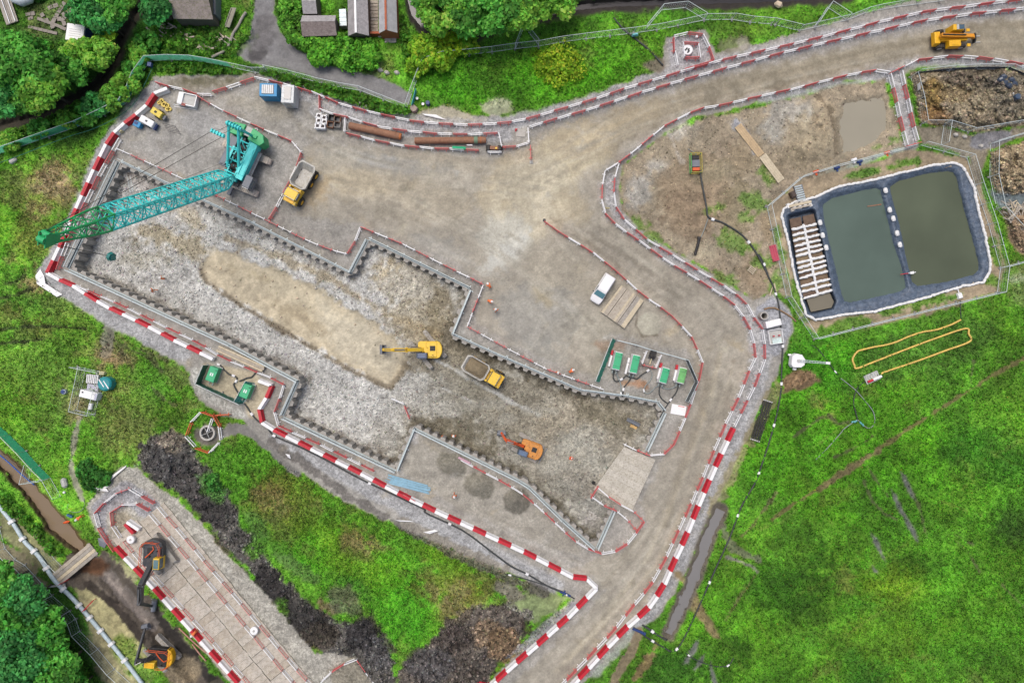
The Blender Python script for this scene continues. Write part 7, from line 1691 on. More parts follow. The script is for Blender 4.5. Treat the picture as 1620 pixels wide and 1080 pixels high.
t = flatx(1189, 427, 0.8, 0.6, 'small_pallet', 'broken pallet lying on the bare field', 'pallet')
for k in range(4): MB().box((0, -0.35 + k * 0.24, 0.12), (1.0, 0.12, 0.05)).build('slat', TIM2, t)
for k in (-0.4, 0.4): MB().box((k, 0, 0.05), (0.1, 0.9, 0.08)).build('bearer', TIM, t)
# east pad: concrete ring, white unit, board, lighting tower
t = flatx(1204.5, 500, 1, 0, 'concrete_ring', 'upright concrete pipe ring beside the walkway barriers', 'concrete ring'); MB().ring((0, 0, 0), 0.42, 0.55, 1.2, 24).build('ring', CONC, t); MB().tube((0, 0, 0.02), (0, 0, 0.1), 0.4, 16).build('dark_bottom', BLACK, t)
e6 = lambda x, y: (1170 + x / 6.75, 470 + y / 6.75)
px, py = e6(365, 280); t = flatx(px, py, 1, -0.25, 'white_tank', 'white storage tank on the pad beside the concrete ring', 'tank', zp=1.2); MB().box((0, 0, 0.6), (2.2, 0.95, 1.2)).build('body', WHITE, t, bevel=0.08); MB().box((0.1, 0, 1.22), (1.9, 0.7, 0.05)).build('lid', WHITE, t)
px, py = e6(385, 420); t = flatx(px, py, 1, -0.15, 'white_skip', 'white open wash tray with red handles beside the white tank', 'tray', zp=0.4)
MB().box((0, 0, 0.15), (1.9, 2.0, 0.2)).build('floor', LGREY, t)
for sx, sy, wx, wy in ((-0.95, 0, 0.08, 2.0), (0.95, 0, 0.08, 2.0), (0, -1.0, 1.9, 0.08), (0, 1.0, 1.9, 0.08)): MB().box((sx, sy, 0.35), (wx, wy, 0.5)).build('side', WHITE, t)
for sx in (-0.3, 0.5): MB().box((sx, 0.1, 0.5), (0.25, 0.15, 0.2)).build('handle', RED, t)
MB().box((0.1, -0.6, 0.4), (1.3, 0.7, 0.06)).build('screen', mat('pale_mint', (214, 234, 230)), t)
px, py = e6(505, 170); t = flatx(px, py, 0.9, 0.45, 'curved_kerb', 'curved timber edging round the head of the gravel pad', 'edging')
pp = [Vector(P(*e6(x, y))) - Vector(P(px, py)) for x, y in [(260,130),(310,115),(370,115),(430,140),(500,180),(560,220),(600,260)]]; Mz = Matrix.Rotation(-rot(0.9, 0.45), 3, 'Z'); MB().path([Mz @ p + Vector((0, 0, 0.12)) for p in pp], 0.12, 6).build('edging', mat('brown_edging', (150, 122, 92), rough=0.8), t)
px, py = e6(628, 678); t = flatx(px, py, 1, 0.08, 'lighting_tower', 'white lighting tower with its mast folded flat in the grass', 'lighting tower', zp=1.4)
MB().prism([(-1.0, -0.7), (-0.7, -1.05), (0.5, -1.0), (1.0, -0.6), (1.1, 0.2), (0.5, 0.95), (-0.3, 1.05), (-0.95, 0.7)], 0.4, 1.45, top=0.92).build('canopy', WHITE, t, bevel=0.08); MB().box((-0.95, 0.75, 0.5), (0.4, 0.25, 0.2)).build('outrigger', WHITE, t); MB().box((-0.1, -1.2, 0.5), (0.5, 0.3, 0.2)).build('outrigger', WHITE, t)
mb = MB()
for sy in (-0.14, 0.14): mb.tube((0.0, sy, 1.6), (3.6, sy * 0.7, 1.9), 0.05, 6)
for k in range(9): mb.tube((0.2 + k * 0.38, -0.14, 1.62 + k * .03), (0.4 + k * 0.38, 0.14, 1.64 + k * .03), 0.03, 4)
mb.build('mast', GALV, t); MB().box((3.9, 0, 1.9), (0.6, 0.34, 0.3)).build('lamp_head', WHITE, t); MB().tube((0, 0, 1.4), (0, 0, 1.7), 0.2, 10).build('turret', LGREY, t)
# black pipe bundle
A, B = P(1214, 634), P(1194, 696); dd = B - A
t = thing('pipe_bundle', 'bundle of black plastic pipes with white end caps beside the meadow', 'pipe bundle', (A.x, A.y, 0), math.atan2(dd.y, dd.x))
for k in range(8):
    p = MB().tube((random.uniform(-.2, .2), -0.6 + k * 0.17, 0.1 + 0.14 * (k % 2)), (dd.length + random.uniform(-.2, .2), -0.6 + k * 0.17, 0.1 + 0.14 * (k % 2)), 0.08, 8).build('pipe', BLACK, t)
    for xx in (0, dd.length): MB().tube((xx - 0.1, -0.6 + k * 0.17, 0.1 + 0.14 * (k % 2)), (xx + 0.08, -0.6 + k * 0.17, 0.1 + 0.14 * (k % 2)), 0.09, 8).build('cap', LGREY, p)
# yellow oil boom, trailer, thin hoses in the meadow
y6 = lambda *p: C(1330, 500, 6.0, p)
hose(y6((1140,35),(1050,80),(940,120),(860,138),(780,150),(640,195),(540,240),(440,270),(330,290),(240,310),(165,330)), 0.14, mat('yellow_hose', (236, 200, 104), rough=0.5), 'yellow flat hose curving down from the white outlet', z=0.22)
hose(y6((165,330),(130,370),(112,415),(130,465),(152,495),(300,440),(560,338),(860,225),(1180,118),(1215,170),(1225,240),(1000,325),(700,435),(430,525),(380,552)), 0.14, MATS['yellow_hose'], 'yellow flat hose doubling back along the meadow to the grey trailer', z=0.22)
px, py = y6((300, 582))[0]; t = flatx(px, py, 0.92, -0.4, 'pump_trailer', 'small grey trailer with a red and white pipe at the end of the yellow hose', 'trailer', zp=0.4)
MB().box((0, 0.0, 0.3), (2.1, 1.3, 0.12)).build('deck', LGREY, t)
for k in range(6): MB().box((-0.9 + k * 0.36, 0.3, 0.4), (0.05, 0.6, 0.1)).build('slat', GALV, t)
MB().tube((-0.9, -0.3, 0.55), (-0.1, -0.3, 0.55), 0.17, 10).build('red_pipe', RED, t); MB().tube((-0.1, -0.3, 0.55), (1.2, -0.3, 0.55), 0.2, 10).build('white_pipe', WHITE, t)
hose(y6((235,620),(190,650),(150,700),(130,760),(122,830),(140,900),(160,980)), 0.07, HOSE, 'dark hose dropping from the grey trailer')
hose(y6((0,590),(80,650),(150,710),(240,815),(300,890),(322,960),(318,1020),(280,1060),(235,1050),(165,985)), 0.06, GHOSE, 'thin pale hose looping through the meadow grass')
hose(y6((160,980),(100,1020),(30,1070)) + C(1200,540,3.857,[(500,560),(420,650),(350,720)]), 0.06, GHOSE, 'thin pale hose running down from the teal valves')
hose(C(1170,470,6.75,[(770,510),(860,580),(950,700),(1050,830)]), 0.06, HOSE, 'dark cable running beside the folded mast', couplings=(0.95,))
t = flatx(1357, 666, 1, 0.3, 'hose_valves', 'pair of teal hose valves in the meadow', 'valve'); TV = mat('valve_teal', (110, 190, 196), rough=0.5)
for s in (-1, 1): MB().tube((s * 0.2, 0, 0.15), (s * 0.9, -0.4, 0.15), 0.12, 8).tube((s * .6, -.25, .2), (s * .6, -.25, .5), 0.1, 8).build('valve', TV, t)
# right edge: timber pile, black bags, boxes
t = thing('log_pile', 'heap of grey split timber between the rubble plots', 'timber heap', P(1600, 338))
for k in range(26):
    MB().tube((random.uniform(-2.2, 1.5), random.uniform(-1.6, 1.6), random.uniform(0.7, 1.1)), (random.uniform(-1.5, 2.4), random.uniform(-1.4, 1.8), random.uniform(0.7, 1.25)), random.uniform(0.08, 0.16), 6).build('log', random.choice([TIM3, TIM2, TIM]), t)
b7 = lambda x, y: (1420 + x / 7.2, 90 + y / 7.2)
for x, y in ((1180,260),(1230,300),(1300,265),(1270,330),(1210,230),(1330,310)):
    px, py = b7(x, y); t = flatx(px, py, 1, random.uniform(-1, 1), 'black_bag', 'shiny black rubbish bag in the heap on the rubble plot', 'rubbish bag', z=0.75, zp=1.1, group='rubbish bags')
    MB().path([(-0.5, 0, 0.2), (-0.3, 0, 0.25), (0, 0.05, 0.32), (0.3, 0, 0.26), (0.5, 0, 0.2)], [0.12, 0.34, 0.42, 0.34, 0.1], 9).build('bag', mat('black_sack', (58, 72, 92), rough=0.3), t)
px, py = b7(1285, 455); t = flatx(px, py, 1, 0.05, 'white_pallet', 'white slatted pallet on the rubble plot', 'pallet', z=0.8, zp=0.9)
for k in range(5): MB().box((0, -0.5 + k * 0.25, 0.15), (1.0, 0.14, 0.06)).build('slat', WHITE, t)
for k in (-0.4, 0.4): MB().box((k, 0, 0.07), (0.1, 1.1, 0.1)).build('bearer', TIM2, t)
px, py = b7(1345, 465); t = flatx(px, py, 1, 0, 'blue_drum', 'dark blue drum beside the white pallet', 'drum', z=0.7, zp=1.0); MB().path([(0, 0, 0), (0, 0, 0.1), (0, 0, 0.8), (0, 0, 0.9)], [0.36, 0.42, 0.42, 0.36], 14).build('drum', mat('drum_blue', (60, 84, 112)), t)
t = flatx(1446, 142, 0.05, 1, 'sign_board', 'small white board hung on the rubble plot fence', 'board'); MB().box((0, 0, 1.2), (0.9, 0.05, 0.6)).box((0, 0.04, 1.2), (0.7, 0.03, 0.4)).build('board', WHITE, t)
for x, y, lab in ((1551, 232, 'pale boulder on the track between the rubble plots'), (1511, 214, 'white boulder by the mesh fence corner'), (1525, 217, 'cream boulder near the mesh fence corner')):
    t = flatx(x, y, 1, .3, 'boulder', lab, 'boulder'); MB().path([(-0.35, 0, 0.1), (-0.2, 0.03, 0.15), (0.1, 0, 0.2), (0.32, 0, 0.12)], [0.1, 0.24, 0.28, 0.12], 7).build('stone', CONC, t)
for x, y, m, lab in ((1402, 242, ORG, 'orange marker sack by the path corner'), (1290, 272, ORG, 'orange marker sack by the lagoon path bend'), (1323, 266, NBLUE, 'dark prop base on the path fence beside the white sheet'), (1359, 256, NBLUE, 'dark prop base on the path fence nearest the puddle'), (1350, 253, WHITE, 'white sheet caught on the path fence')):
    t = flatx(x, y, 1, -0.3, 'fence_marker', lab, 'marker'); MB().box((0, 0, 0.3), (0.9, 0.4, 0.3), top=(.7, .7)).box((0, -0.3, 0.1), (0.3, 0.5, 0.12)).build('body', m, t, bevel=0.05)
# manhole by the river fence
t = flatx(1088, 79, 1, -0.3, 'manhole_ring', 'white round manhole cover slab with two dark hatches', 'manhole', zp=0.5); MB().path([(0, 0, 0), (0, 0, 0.5), (0, 0, 0.55)], [0.72, 0.72, 0.66], 26).build('slab', WHITE, t)
for a in ((-0.2, 0.12, .4), (0.1, -0.02, .25), (0.0, -0.3, .35)): MB().box((a[0], a[1], 0.57), (a[2] + .1, 0.2, 0.06), rz=0.55).build('hatch', BLACK, t)
t = flatx(1101, 60, 1, 0, 'white_pot', 'small white drum in the corner of the manhole enclosure', 'drum'); MB().tube((0, 0, 0), (0, 0, 0.5), 0.2, 12).tube((0, 0, .5), (0, 0, .56), 0.16, 12).build('drum', WHITE, t)
t = flatx(1230, 10, 1, .3, 'pale_boulder', 'pale cream boulder on the river bank', 'boulder'); MB().path([(-0.5, 0, 0.2), (-0.3, 0.1, 0.35), (0.2, 0, 0.4), (0.5, 0, 0.2)], [0.2, 0.42, 0.45, 0.2], 8).build('stone', mat('cream_stone', (226, 206, 180), rough=0.9), t)
hose(C(800,0,3.857,[(660,110),(720,180),(800,245),(880,310),(960,400)]), 0.12, HOSE, 'dark drainage pipe running down the meadow to the brash heap')
t = flatx(1003, 60, 1, -0.15, 'blue_clip', 'light blue tarp tied on the river fence', 'tarp'); MB().box((0, 0, 1.0), (0.9, 0.3, 0.5), top=(.8, .5)).box((0, .2, .6), (.6, .1, .5)).build('cloth', mat('pale_blue', (130, 210, 220)), t)
# gate post group at the lane end
g10 = lambda x, y: (600 + x / 10.8, 120 + y / 10.8)
px, py = g10(585, 550); t = flatx(px, py, 0.7, 0.7, 'gate_pillar', 'brown stone block beside the lane gate', 'stone block', zp=0.6); MB().prism([(-0.55, -0.2), (-0.3, -0.5), (0.4, -0.5), (0.6, 0), (0.45, 0.5), (-0.4, 0.45)], 0, 0.7, top=0.85).build('stone', mat('brown_stone', (178, 160, 148), rough=0.9, bump=0.4), t, bevel=0.05)
px, py = g10(595, 380); t = flatx(px, py, 0.25, -1, 'teal_gate', 'narrow teal steel gate leaf beside the stone block', 'gate', zp=.6); MB().tube((-1.2, 0, 1.2), (1.2, 0, 1.2), 0.05, 6).tube((-1.2, 0, 0.1), (1.2, 0, 0.1), 0.05, 6).box((0, -0.02, 0.65), (2.4, 0.03, 1.0)).build('leaf', mat('gate_teal', (70, 176, 186)), t)
for x, y, lab in ((650,400,'white bucket by the teal gate'),(750,495,'white bucket between the gate and the blue drum')):
    px, py = g10(x, y); t = flatx(px, py, 1, 0, 'white_bucket', lab, 'bucket'); MB().tube((0, 0, 0), (0, 0, 0.35), 0.14, 12, 0.18).ring((0, 0, 0.33), 0.14, 0.2, 0.05, 12).build('bucket', WHITE, t)
px, py = g10(838, 490); t = flatx(px, py, 1, 0, 'blue_barrel', 'round blue barrel on the rubble by the lane end', 'barrel'); MB().path([(0, 0, 0), (0, 0, 0.1), (0, 0, 0.75), (0, 0, 0.85)], [0.28, 0.31, 0.31, 0.27], 16).build('barrel', NBLUE, t); MB().tube((0.05, -0.3, 0.02), (0.1, -1.6, 0.02), 0.03, 5).build('pole', CREAM, t)
# fenced generator set in the left meadow
g = lambda x, y: (100 + x / 10.8, 570 + y / 10.8)
px, py = g(505, 340); t = flatx(px, py, 1, 0.12, 'ibc_pallets', 'grey pallets and trays stacked inside the mesh fence', 'pallets', zp=.5)
for k in range(3): MB().box((0, 0.2, 0.15 + k * 0.2), (1.75, 1.2, 0.12), rz=0.05 * k).build('pallet', LGREY, t)
for k in range(7): MB().box((-0.75 + k * 0.25, 0.2, 0.68), (0.12, 1.2, 0.05)).build('slat', WHITE, t)
MB().box((0.05, -1.0, 0.25), (1.6, 0.9, 0.35)).build('tray', mat('lilac_grey', (190, 190, 206)), t)
px, py = g(700, 400); t = flatx(px, py, 0.9, 0.3, 'teal_tank', 'round teal water tank with white straps inside the mesh fence', 'tank', zp=1.4); MB().path([(0, 0, 0), (0, 0, 0.1), (0, 0, 1.3), (0, 0, 1.5)], [0.95, 1.0, 1.0, 0.8], 20).build('tank', mat('tank_teal', (30, 150, 158), rough=0.35), t)
for s in (-0.35, 0.35): MB().box((s, 0, 1.53), (0.14, 1.3, 0.05), rz=0.9).build('strap', WHITE, t)
px, py = g(430, 590); t = flatx(px, py, 1, 0.25, 'white_generator', 'white generator box inside the mesh fence', 'generator', zp=1.4); MB().box((0, 0, 0.75), (2.5, 1.05, 1.4)).build('canopy', WHITE, t, bevel=0.06); MB().box((-0.85, 0.2, 1.48), (0.2, 0.2, 0.08)).build('exhaust', DGREY, t); MB().box((1.1, 0, 1.47), (0.3, 0.9, 0.04)).build('end_cap', mat('lilac', (206, 208, 226)), t)
px, py = g(490, 780); t = flatx(px, py, -0.2, 1, 'white_drum', 'white drum lying inside the mesh fence', 'drum'); MB().path([(-0.45, 0, 0.3), (-0.4, 0, 0.3), (0.4, 0, 0.3), (0.45, 0, 0.3)], [0.24, 0.28, 0.28, 0.24], 14).box((0, 0, 0.05), (0.8, 0.5, 0.1)).build('drum', WHITE, t)
px, py = g(690, 215); t = flatx(px, py, 1, 0.1, 'cream_case', 'cream box in the corner of the mesh fence', 'box'); MB().box((0, 0, 0.25), (0.75, 0.5, 0.5), top=(.95, .9)).box((0, 0, .52), (.6, .35, .05)).build('body', CREAM, t, bevel=0.03)
px, py = g(45, 530); t = flatx(px, py, 1, 0, 'blue_lid_drum', 'small white drum with a blue lid standing in the meadow', 'drum'); MB().tube((0, 0, 0), (0, 0, 0.6), 0.36, 16).build('drum', mat('grey_drum', (170, 184, 200)), t); MB().tube((-0.05, 0, 0.6), (-0.05, 0, 0.68), 0.28, 16).build('lid', NBLUE, t)
t = flatx(23, 255, 1, -0.6, 'white_sack', 'white sack lying in the grass by the green screen', 'sack'); MB().path([(-0.6, 0, 0.2), (-0.4, 0, 0.25), (0.3, 0, 0.25), (0.55, 0, 0.2)], [0.15, 0.34, 0.34, 0.15], 9).build('sack', LGREY, t)
t = flatx(104, 763, 0.25, 1, 'white_sack', 'white sack lying in the grass by the beck fence', 'sack'); MB().path([(-0.7, 0, 0.25), (-0.5, 0, 0.3), (0.4, 0, 0.3), (0.65, 0, 0.25)], [0.2, 0.42, 0.42, 0.2], 9).build('sack', LGREY, t)
t = flatx(103, 778, 1, 0, 'white_ball', 'small white buoy by the beck fence', 'buoy'); MB().path([(0, 0, 0), (0, 0, .08), (0, 0, .2), (0, 0, .32), (0, 0, .38)], [.05, .16, .2, .16, .05], 10).build('ball', WHITE, t)
t = flatx(243, 107, 1, .2, 'blue_box', 'navy box on a post at the green screen corner', 'box'); MB().box((0, 0, 1.0), (0.6, 0.6, 0.5), top=(.9, .9)).box((0, 0, 0.4), (0.1, 0.1, 0.8)).build('box', NBLUE, t)
# open shaft ring
t = flatx(330, 684, 1, 0, 'shaft_ring', 'open concrete shaft ring with cross bars in the grass', 'shaft'); MB().ring((0, 0, 0), 0.85, 1.1, 0.5, 28).build('ring', CONC, t); MB().tube((0, 0, 0.02), (0, 0, 0.06), 0.84, 20).build('dark_bottom', BLACK, t)
for a in (0.4, 1.97): MB().box((0, 0, 0.52), (2.0, 0.06, 0.05), rz=a).build('bar', LGREY, t)
# white sheets at gravel edges
def cloth(pts, label, z=0.15, m=None):
    c = P(*pts[0]); t = thing('white_sheeting', label, 'sheeting', (c.x, c.y, 0)); mb = MB(); n_ = len(pts)
    v = [P(x, y, z) - c for x, y in pts]; v = [Vector((p.x, p.y, z + random.uniform(-.06, .12))) for p in v]; cen = sum(v, Vector()) / n_ + Vector((0, 0, 0.12))
    mb.add(v + [cen], [(i, (i + 1) % n_, n_) for i in range(n_)]); ob = mb.build('sheet', m or WHITE, t); so = ob.modifiers.new('s', 'SOLIDIFY'); so.thickness = 0.03
    return t
cloth(M6((120,265),(200,245),(285,245),(240,265),(270,300),(200,292),(150,280)), 'crumpled white sheeting on the gravel edge by the trackway')
cloth(M6((225,240),(300,140),(450,35),(440,55),(330,130),(270,210),(250,250)), 'long strip of white sheeting along the trackway gravel edge')
cloth(C(0,270,3.857,[(245,600),(270,640),(280,690),(380,755),(350,770),(280,725),(225,690),(215,640)]), 'white sheeting draped at the west tip of the yard')
cloth(C(400,800,3.857,[(870,85),(960,88),(980,95),(900,95)]), 'strip of white sheeting at the upper end of the rubble strip'); cloth(C(400,800,3.857,[(1040,160),(1110,145),(1130,152),(1080,170)]), 'strip of white sheeting at the lower end of the rubble strip'); cloth(C(400,540,3.857,[(200,685),(225,690),(232,715),(215,705)]), 'scrap of white sheeting on the dark strip')
cloth([(668,180),(690,182),(706,190),(690,187),(672,183)], 'pale edge of sheeting on the sand by the lane gate')
# white rubble heaps in the excavation corners
t = thing('white_rubble', 'pale concrete rubble in the lower corner of the excavation', 'rubble', P(936, 818, pitz(936, 818)))
for k in range(26): MB().box((random.gauss(0, .5), random.gauss(0, .6), 0.1), (random.uniform(.2, .5), random.uniform(.2, .4), .3), rz=random.random() * 3, rx=random.random(), top=(.7, .7)).build('lump', CONC, t)
zc = pitz(189, 298)
t = thing('white_rubble', 'pale rubble heap under the boom in the excavation corner', 'rubble', P(189, 299, zc))
for k in range(14): MB().box((random.gauss(0, .35), random.gauss(0, .3), 0.1), (random.uniform(.2, .45), random.uniform(.2, .4), .3), rz=random.random() * 3, rx=random.random(), top=(.7, .7)).build('lump', CONC, t)
t = flatx(207, 292, 0.2, 1, 'ladder', 'aluminium ladder lying in the excavation corner', 'ladder', z=zc + .1, zp=zc)
for s in (-.22, .22): MB().box((0, s, 0.05), (2.4, .06, .08)).build('stile', GALV, t)
for k in range(8): MB().box((-1.05 + k * .3, 0, .05), (.04, .44, .04)).build('rung', GALV, t)
# loose white pots on the trackway
for x, y, lab in ((207, 853, 'white lidded tub beside the set aside barriers'), (402, 997, 'white lidded tub standing alone on the timber trackway')):
    t = flatx(x, y, 1, 0.3, 'white_tub', lab, 'tub', z=0.18, zp=.8); MB().path([(0, 0, 0), (0, 0, 0.7), (0, 0, 0.78)], [0.48, 0.58, 0.5], 18).build('tub', WHITE, t); MB().tube((0, 0, 0.78), (0, 0, 0.86), 0.16, 10).build('cap', LGREY, t)
for p, q_, lab in (((283,993),(326,1032),'long pinkish pipe beside the trackway barriers'),((304,1018),(326,1045),'short pinkish pipe beside the trackway barriers')):
    hose([p, ((p[0] + q_[0]) / 2, (p[1] + q_[1]) / 2 + 1), q_], 0.1, mat('pink_pipe', (196, 146, 128), rough=0.6), lab, 'clay_pipe', 'pipe', z=0.15)
# blue and white water pipe, plank bridge
bw = C(0,800,3.857,[(-30,-30),(90,120),(150,215),(240,310),(330,450),(440,560),(520,650),(600,745),(680,840),(760,940),(870,1085)])
hose([(x, y) for x, y in bw], 0.29, mat('pale_blue_pipe', (204, 222, 230), rough=0.5), 'long pale blue pipeline running beside the woodland', 'pipeline', 'pipeline', z=0.35, couplings=[.09, .2, .28, .37, .47, .56, .65, .74, .83, .92])
hose([(x + 2.0, y - 1.2) for x, y in bw], 0.15, mat('dark_blue_pipe', (52, 74, 108), rough=0.5), 'long navy pipeline alongside the pale blue one', 'pipeline', 'pipeline', z=0.2)
hose(C(0,540,3.857,[(-30,670),(50,735),(120,800),(210,875)]), 0.1, mat('royal_blue', (44, 92, 176), rough=0.5), 'royal blue pipe lying along the brown beck', 'blue_pipe', 'pipe', z=0.1)
hose(C(0,540,3.857,[(510,960),(515,1000),(490,1035),(440,1040),(410,1010),(420,990)]), 0.04, GHOSE, 'thin hose coiled on the grass beside the beck')
A, B = P(150, 866), P(90, 916); dd = B - A
t = thing('plank_bridge', 'weathered plank footbridge over the beck', 'bridge', (A.x, A.y, 0.1), math.atan2(dd.y, dd.x))
for k in range(4): MB().box((dd.length / 2, -0.75 + k * 0.5, 0.1), (dd.length, 0.46, 0.16)).build('plank', [TIM, TIM3, TIM2, TIM3][k], t)
for x in (0.4, dd.length - .4): MB().box((x, 0, -0.15), (0.4, 2.2, 0.4)).build('bearer', TIM3, t)
t = flatx(100, 924, -1, .12, 'handrail_beam', 'grey beam resting at the foot of the plank bridge', 'beam'); MB().box((1.0, 0, .3), (3.0, .2, .2)).box((-.3, 0, .15), (.2, .3, .3)).build('beam', LGREY, t)
for x0, y0, x1, y1, lab in ((94,924,107,917,'red barrier rail across the plank bridge foot'),(132,966,149,948,'red rail standing on the bank below the pipeline')):
    A, B = P(x0, y0, .6), P(x1, y1, .6); dd = B - A; t = thing('red_rail', lab, 'rail', (A.x, A.y, 0), math.atan2(dd.y, dd.x)); MB().box((dd.length / 2, 0, .95), (dd.length, .06, .14)).box((.1, 0, .5), (.08, .08, 1.0)).box((dd.length - .1, 0, .5), (.08, .08, 1.0)).box((dd.length / 2, 0, .5), (dd.length, .05, .1)).build('rail', RED, t)
cloth(C(0,800,3.857,[(600,195),(650,190),(665,215),(640,255),(605,240)]), 'grey matting at the trackway end of the plank bridge', .08, MGREY)

hose(C(0,0,3.857,[(-20,1000),(130,945),(400,840),(560,790),(700,725),(780,670),(830,615),(870,540),(930,415)]), 0.045, DGREEN, 'thin dark rope line strung inside the green screen fence', 'rope_line', 'rope', z=0.6)
# ---- sheds and garden things along the lane
SLATE = mat('grey_slate', (176, 172, 172), rough=0.85, var=0.2, dirt=0.2, scale=3, bump=0.3, dirt_glint_col=(128, 122, 120)); MOSS = mat('mossy_slate', (150, 142, 116), rough=0.9, var=0.25, dirt=0.3, scale=1.2, dirt_glint_col=(104, 118, 50), bump=0.3)
WALL = mat('shed_wall', (110, 100, 90), rough=0.9); BRICK = mat('orange_brick', (186, 104, 72), rough=0.9)
def shed(label, quad, zr, ridge, m, ridge_m=None, eaves=2.0, tilew=0.0, walls=WALL, wide=0.5):
    """quad: roof corners seen in the photo (top-left, top-right, bottom-right, bottom-left) at eaves height; ridge 'v' (along y) or 'h'"""
    w = [P(x, y, eaves) for x, y in quad]; c = sum(w, Vector()) / 4; t = thing('shed', label, 'shed', (c.x, c.y, 0)); v = [p - Vector((c.x, c.y, 0)) for p in w]
    ins_ = [Vector((p.x * .95, p.y * .95, 0)) for p in v]
    MB().prism([(p.x, p.y) for p in ins_], 0, eaves - .02).build('wall', walls, t)
    if ridge == 'v': r0, r1 = v[0].lerp(v[1], wide), v[3].lerp(v[2], wide); sides = [(v[0], r0, r1, v[3]), (r0, v[1], v[2], r1)]
    else: r0, r1 = v[0].lerp(v[3], wide), v[1].lerp(v[2], wide); sides = [(v[0], v[1], r1, r0), (r0, r1, v[2], v[3])]
    r0.z = r1.z = zr
    for a, b, c_, d_ in sides:
        # courses of slates, each a little proud of the one below
        nrow = max(3, int((b - a).length / .55)) if ridge == 'v' else max(3, int((d_ - a).length / .55))
        for k in range(nrow):
            u0, u1 = k / nrow, (k + 1) / nrow
            if ridge == 'v': p = [a.lerp(b, u0), a.lerp(b, u1), d_.lerp(c_, u1), d_.lerp(c_, u0)]
            else: p = [a.lerp(d_, u0), b.lerp(c_, u0), b.lerp(c_, u1), a.lerp(d_, u1)]
            dz = Vector((0, 0, .05)); dn = Vector((0, 0, random.uniform(0, .03)))
            mb = MB(); mb.add([q_ + dn for q_ in p] + [q_ + dn + dz for q_ in p], [(3, 2, 1, 0), (4, 5, 6, 7), (0, 1, 5, 4), (1, 2, 6, 5), (2, 3, 7, 6), (3, 0, 4, 7)]); mb.build('roof_course', m[(k + len(t.children)) % len(m)], t)
    for f in ([(v[0], v[1], r0), (v[3], v[2], r1)] if ridge == 'v' else [(v[0], v[3], r0), (v[1], v[2], r1)]): MB().add([f[0], f[1], f[2]], [(0, 1, 2)]).build('gable', walls, t)
    if ridge_m: mb = MB(); link_arm(mb, r0 + Vector((0, 0, .08)), r1 + Vector((0, 0, .08)), .28, .08, .08); mb.build('ridge', ridge_m, t)
    return t
z6 = lambda *p: C(460, 0, 6.0, p)
S2 = mat('dark_slate', (146, 134, 130), rough=0.9, var=0.25, dirt=0.25, scale=3, dirt_glint_col=(100, 84, 78))
shed('low grey slate shed with a rusty upper slope beside the bluish glass frame', z6((110,150),(430,150),(438,340),(110,350)), 3.0, 'h', [S2, SLATE], None, 2.2, wide=.42)
shed('small slate shed with pale lower courses behind the low grey shed', z6((118,-60),(250,-60),(252,135),(118,135)), 2.9, 'h', [SLATE], None, 2.2)
shed('long grey slate shed with a white ridge', z6((540,-80),(728,-80),(742,342),(545,345)), 3.2, 'v', [SLATE, mat('mid_slate', (164, 160, 160), rough=.85, var=.2, dirt_glint_col=(130, 126, 124))], WHITE, 2.2, wide=.45)
shed('long grey shed with a red brick ridge and end wall', z6((835,-80),(1000,-80),(1012,315),(838,318)), 3.2, 'v', [mat('pale_slate', (182, 182, 184), rough=.85, var=.15, dirt_glint_col=(150, 148, 148))], BRICK, 2.2, BRICK, walls=BRICK, wide=.45)
s8 = lambda *p: C(230, 0, 8.1, p)
shed('stone shed with a moss covered slate roof and white edge', s8((350,-110),(860,-110),(872,255),(362,245)), 3.8, 'h', [MOSS, mat('moss2', (164, 152, 146), rough=.9, var=.25, dirt=.25, dirt_glint_col=(112, 116, 60), scale=2)], None, 2.4, wide=.45)
t = thing('lean_to', 'flat dark grey lean-to beside the mossy shed', 'lean-to', P(*s8((920, 120))[0])); MB().box((0, 0, 1.0), (1.2, 3.3, 2.0), top=(.98, .98)).build('roof', MGREY, t); MB().box((0, 0, 2.03), (1.25, 3.4, .06)).build('cover', mat('felt_grey', (112, 118, 124), rough=.8), t)
t = thing('slab_roof', 'grey slab roof at the west end of the mossy shed', 'lean-to', P(*s8((290, 190))[0])); MB().box((0, 0, 1.0), (1.6, 1.6, 2.0)).build('wall', WALL, t); MB().box((0, 0, 2.04), (1.7, 1.75, .08)).build('roof', MATS['felt_grey'], t)
t = flatx(365, 28, -0.35, 1, 'timber_lean', 'leaning grey timber sheet beside the mossy shed', 'timber sheet', zp=.8); MB().box((0, 0, .8), (2.9, 1.0, .08), rx=.5).box((0, -.4, .4), (2.6, .1, .8)).build('sheet', mat('silver_timber', (160, 158, 142), rough=.9), t)
hose(s8((1290,160),(1240,230),(1190,330),(1120,440),(1075,570),(1000,660),(900,710),(850,735)), .2, TIM3, 'fallen grey trunk curving down towards the green netting', 'fallen_trunk', 'log', z=.3)
for x, y, lab in ((262, 46, 'heap of grey brash left of the garden path'), (292, 60, 'pale heap of rubble and boards'), (328, 77, 'heap of broken canes'), (354, 62, 'small heap of tan boards')):
    t = thing('debris_heap', lab, 'debris', P(x, y))
    for k in range(14): MB().box((random.gauss(0, .7), random.gauss(0, .4), random.uniform(.1, .5)), (random.uniform(.5, 1.4), random.uniform(.06, .22), .06), rz=random.uniform(-.8, .4), ry=random.uniform(-.2, .2)).build('board', random.choice([TIM3, TIM2, TIM]), t)
t = flatx(539.5 + 3, 28, 0.05, 1, 'glass_frame', 'bluish white glazed cold frame between the sheds', 'cold frame', zp=1.0); MB().box((0, 0, .5), (2.4, 1.0, 1.0)).build('frame', LGREY, t)
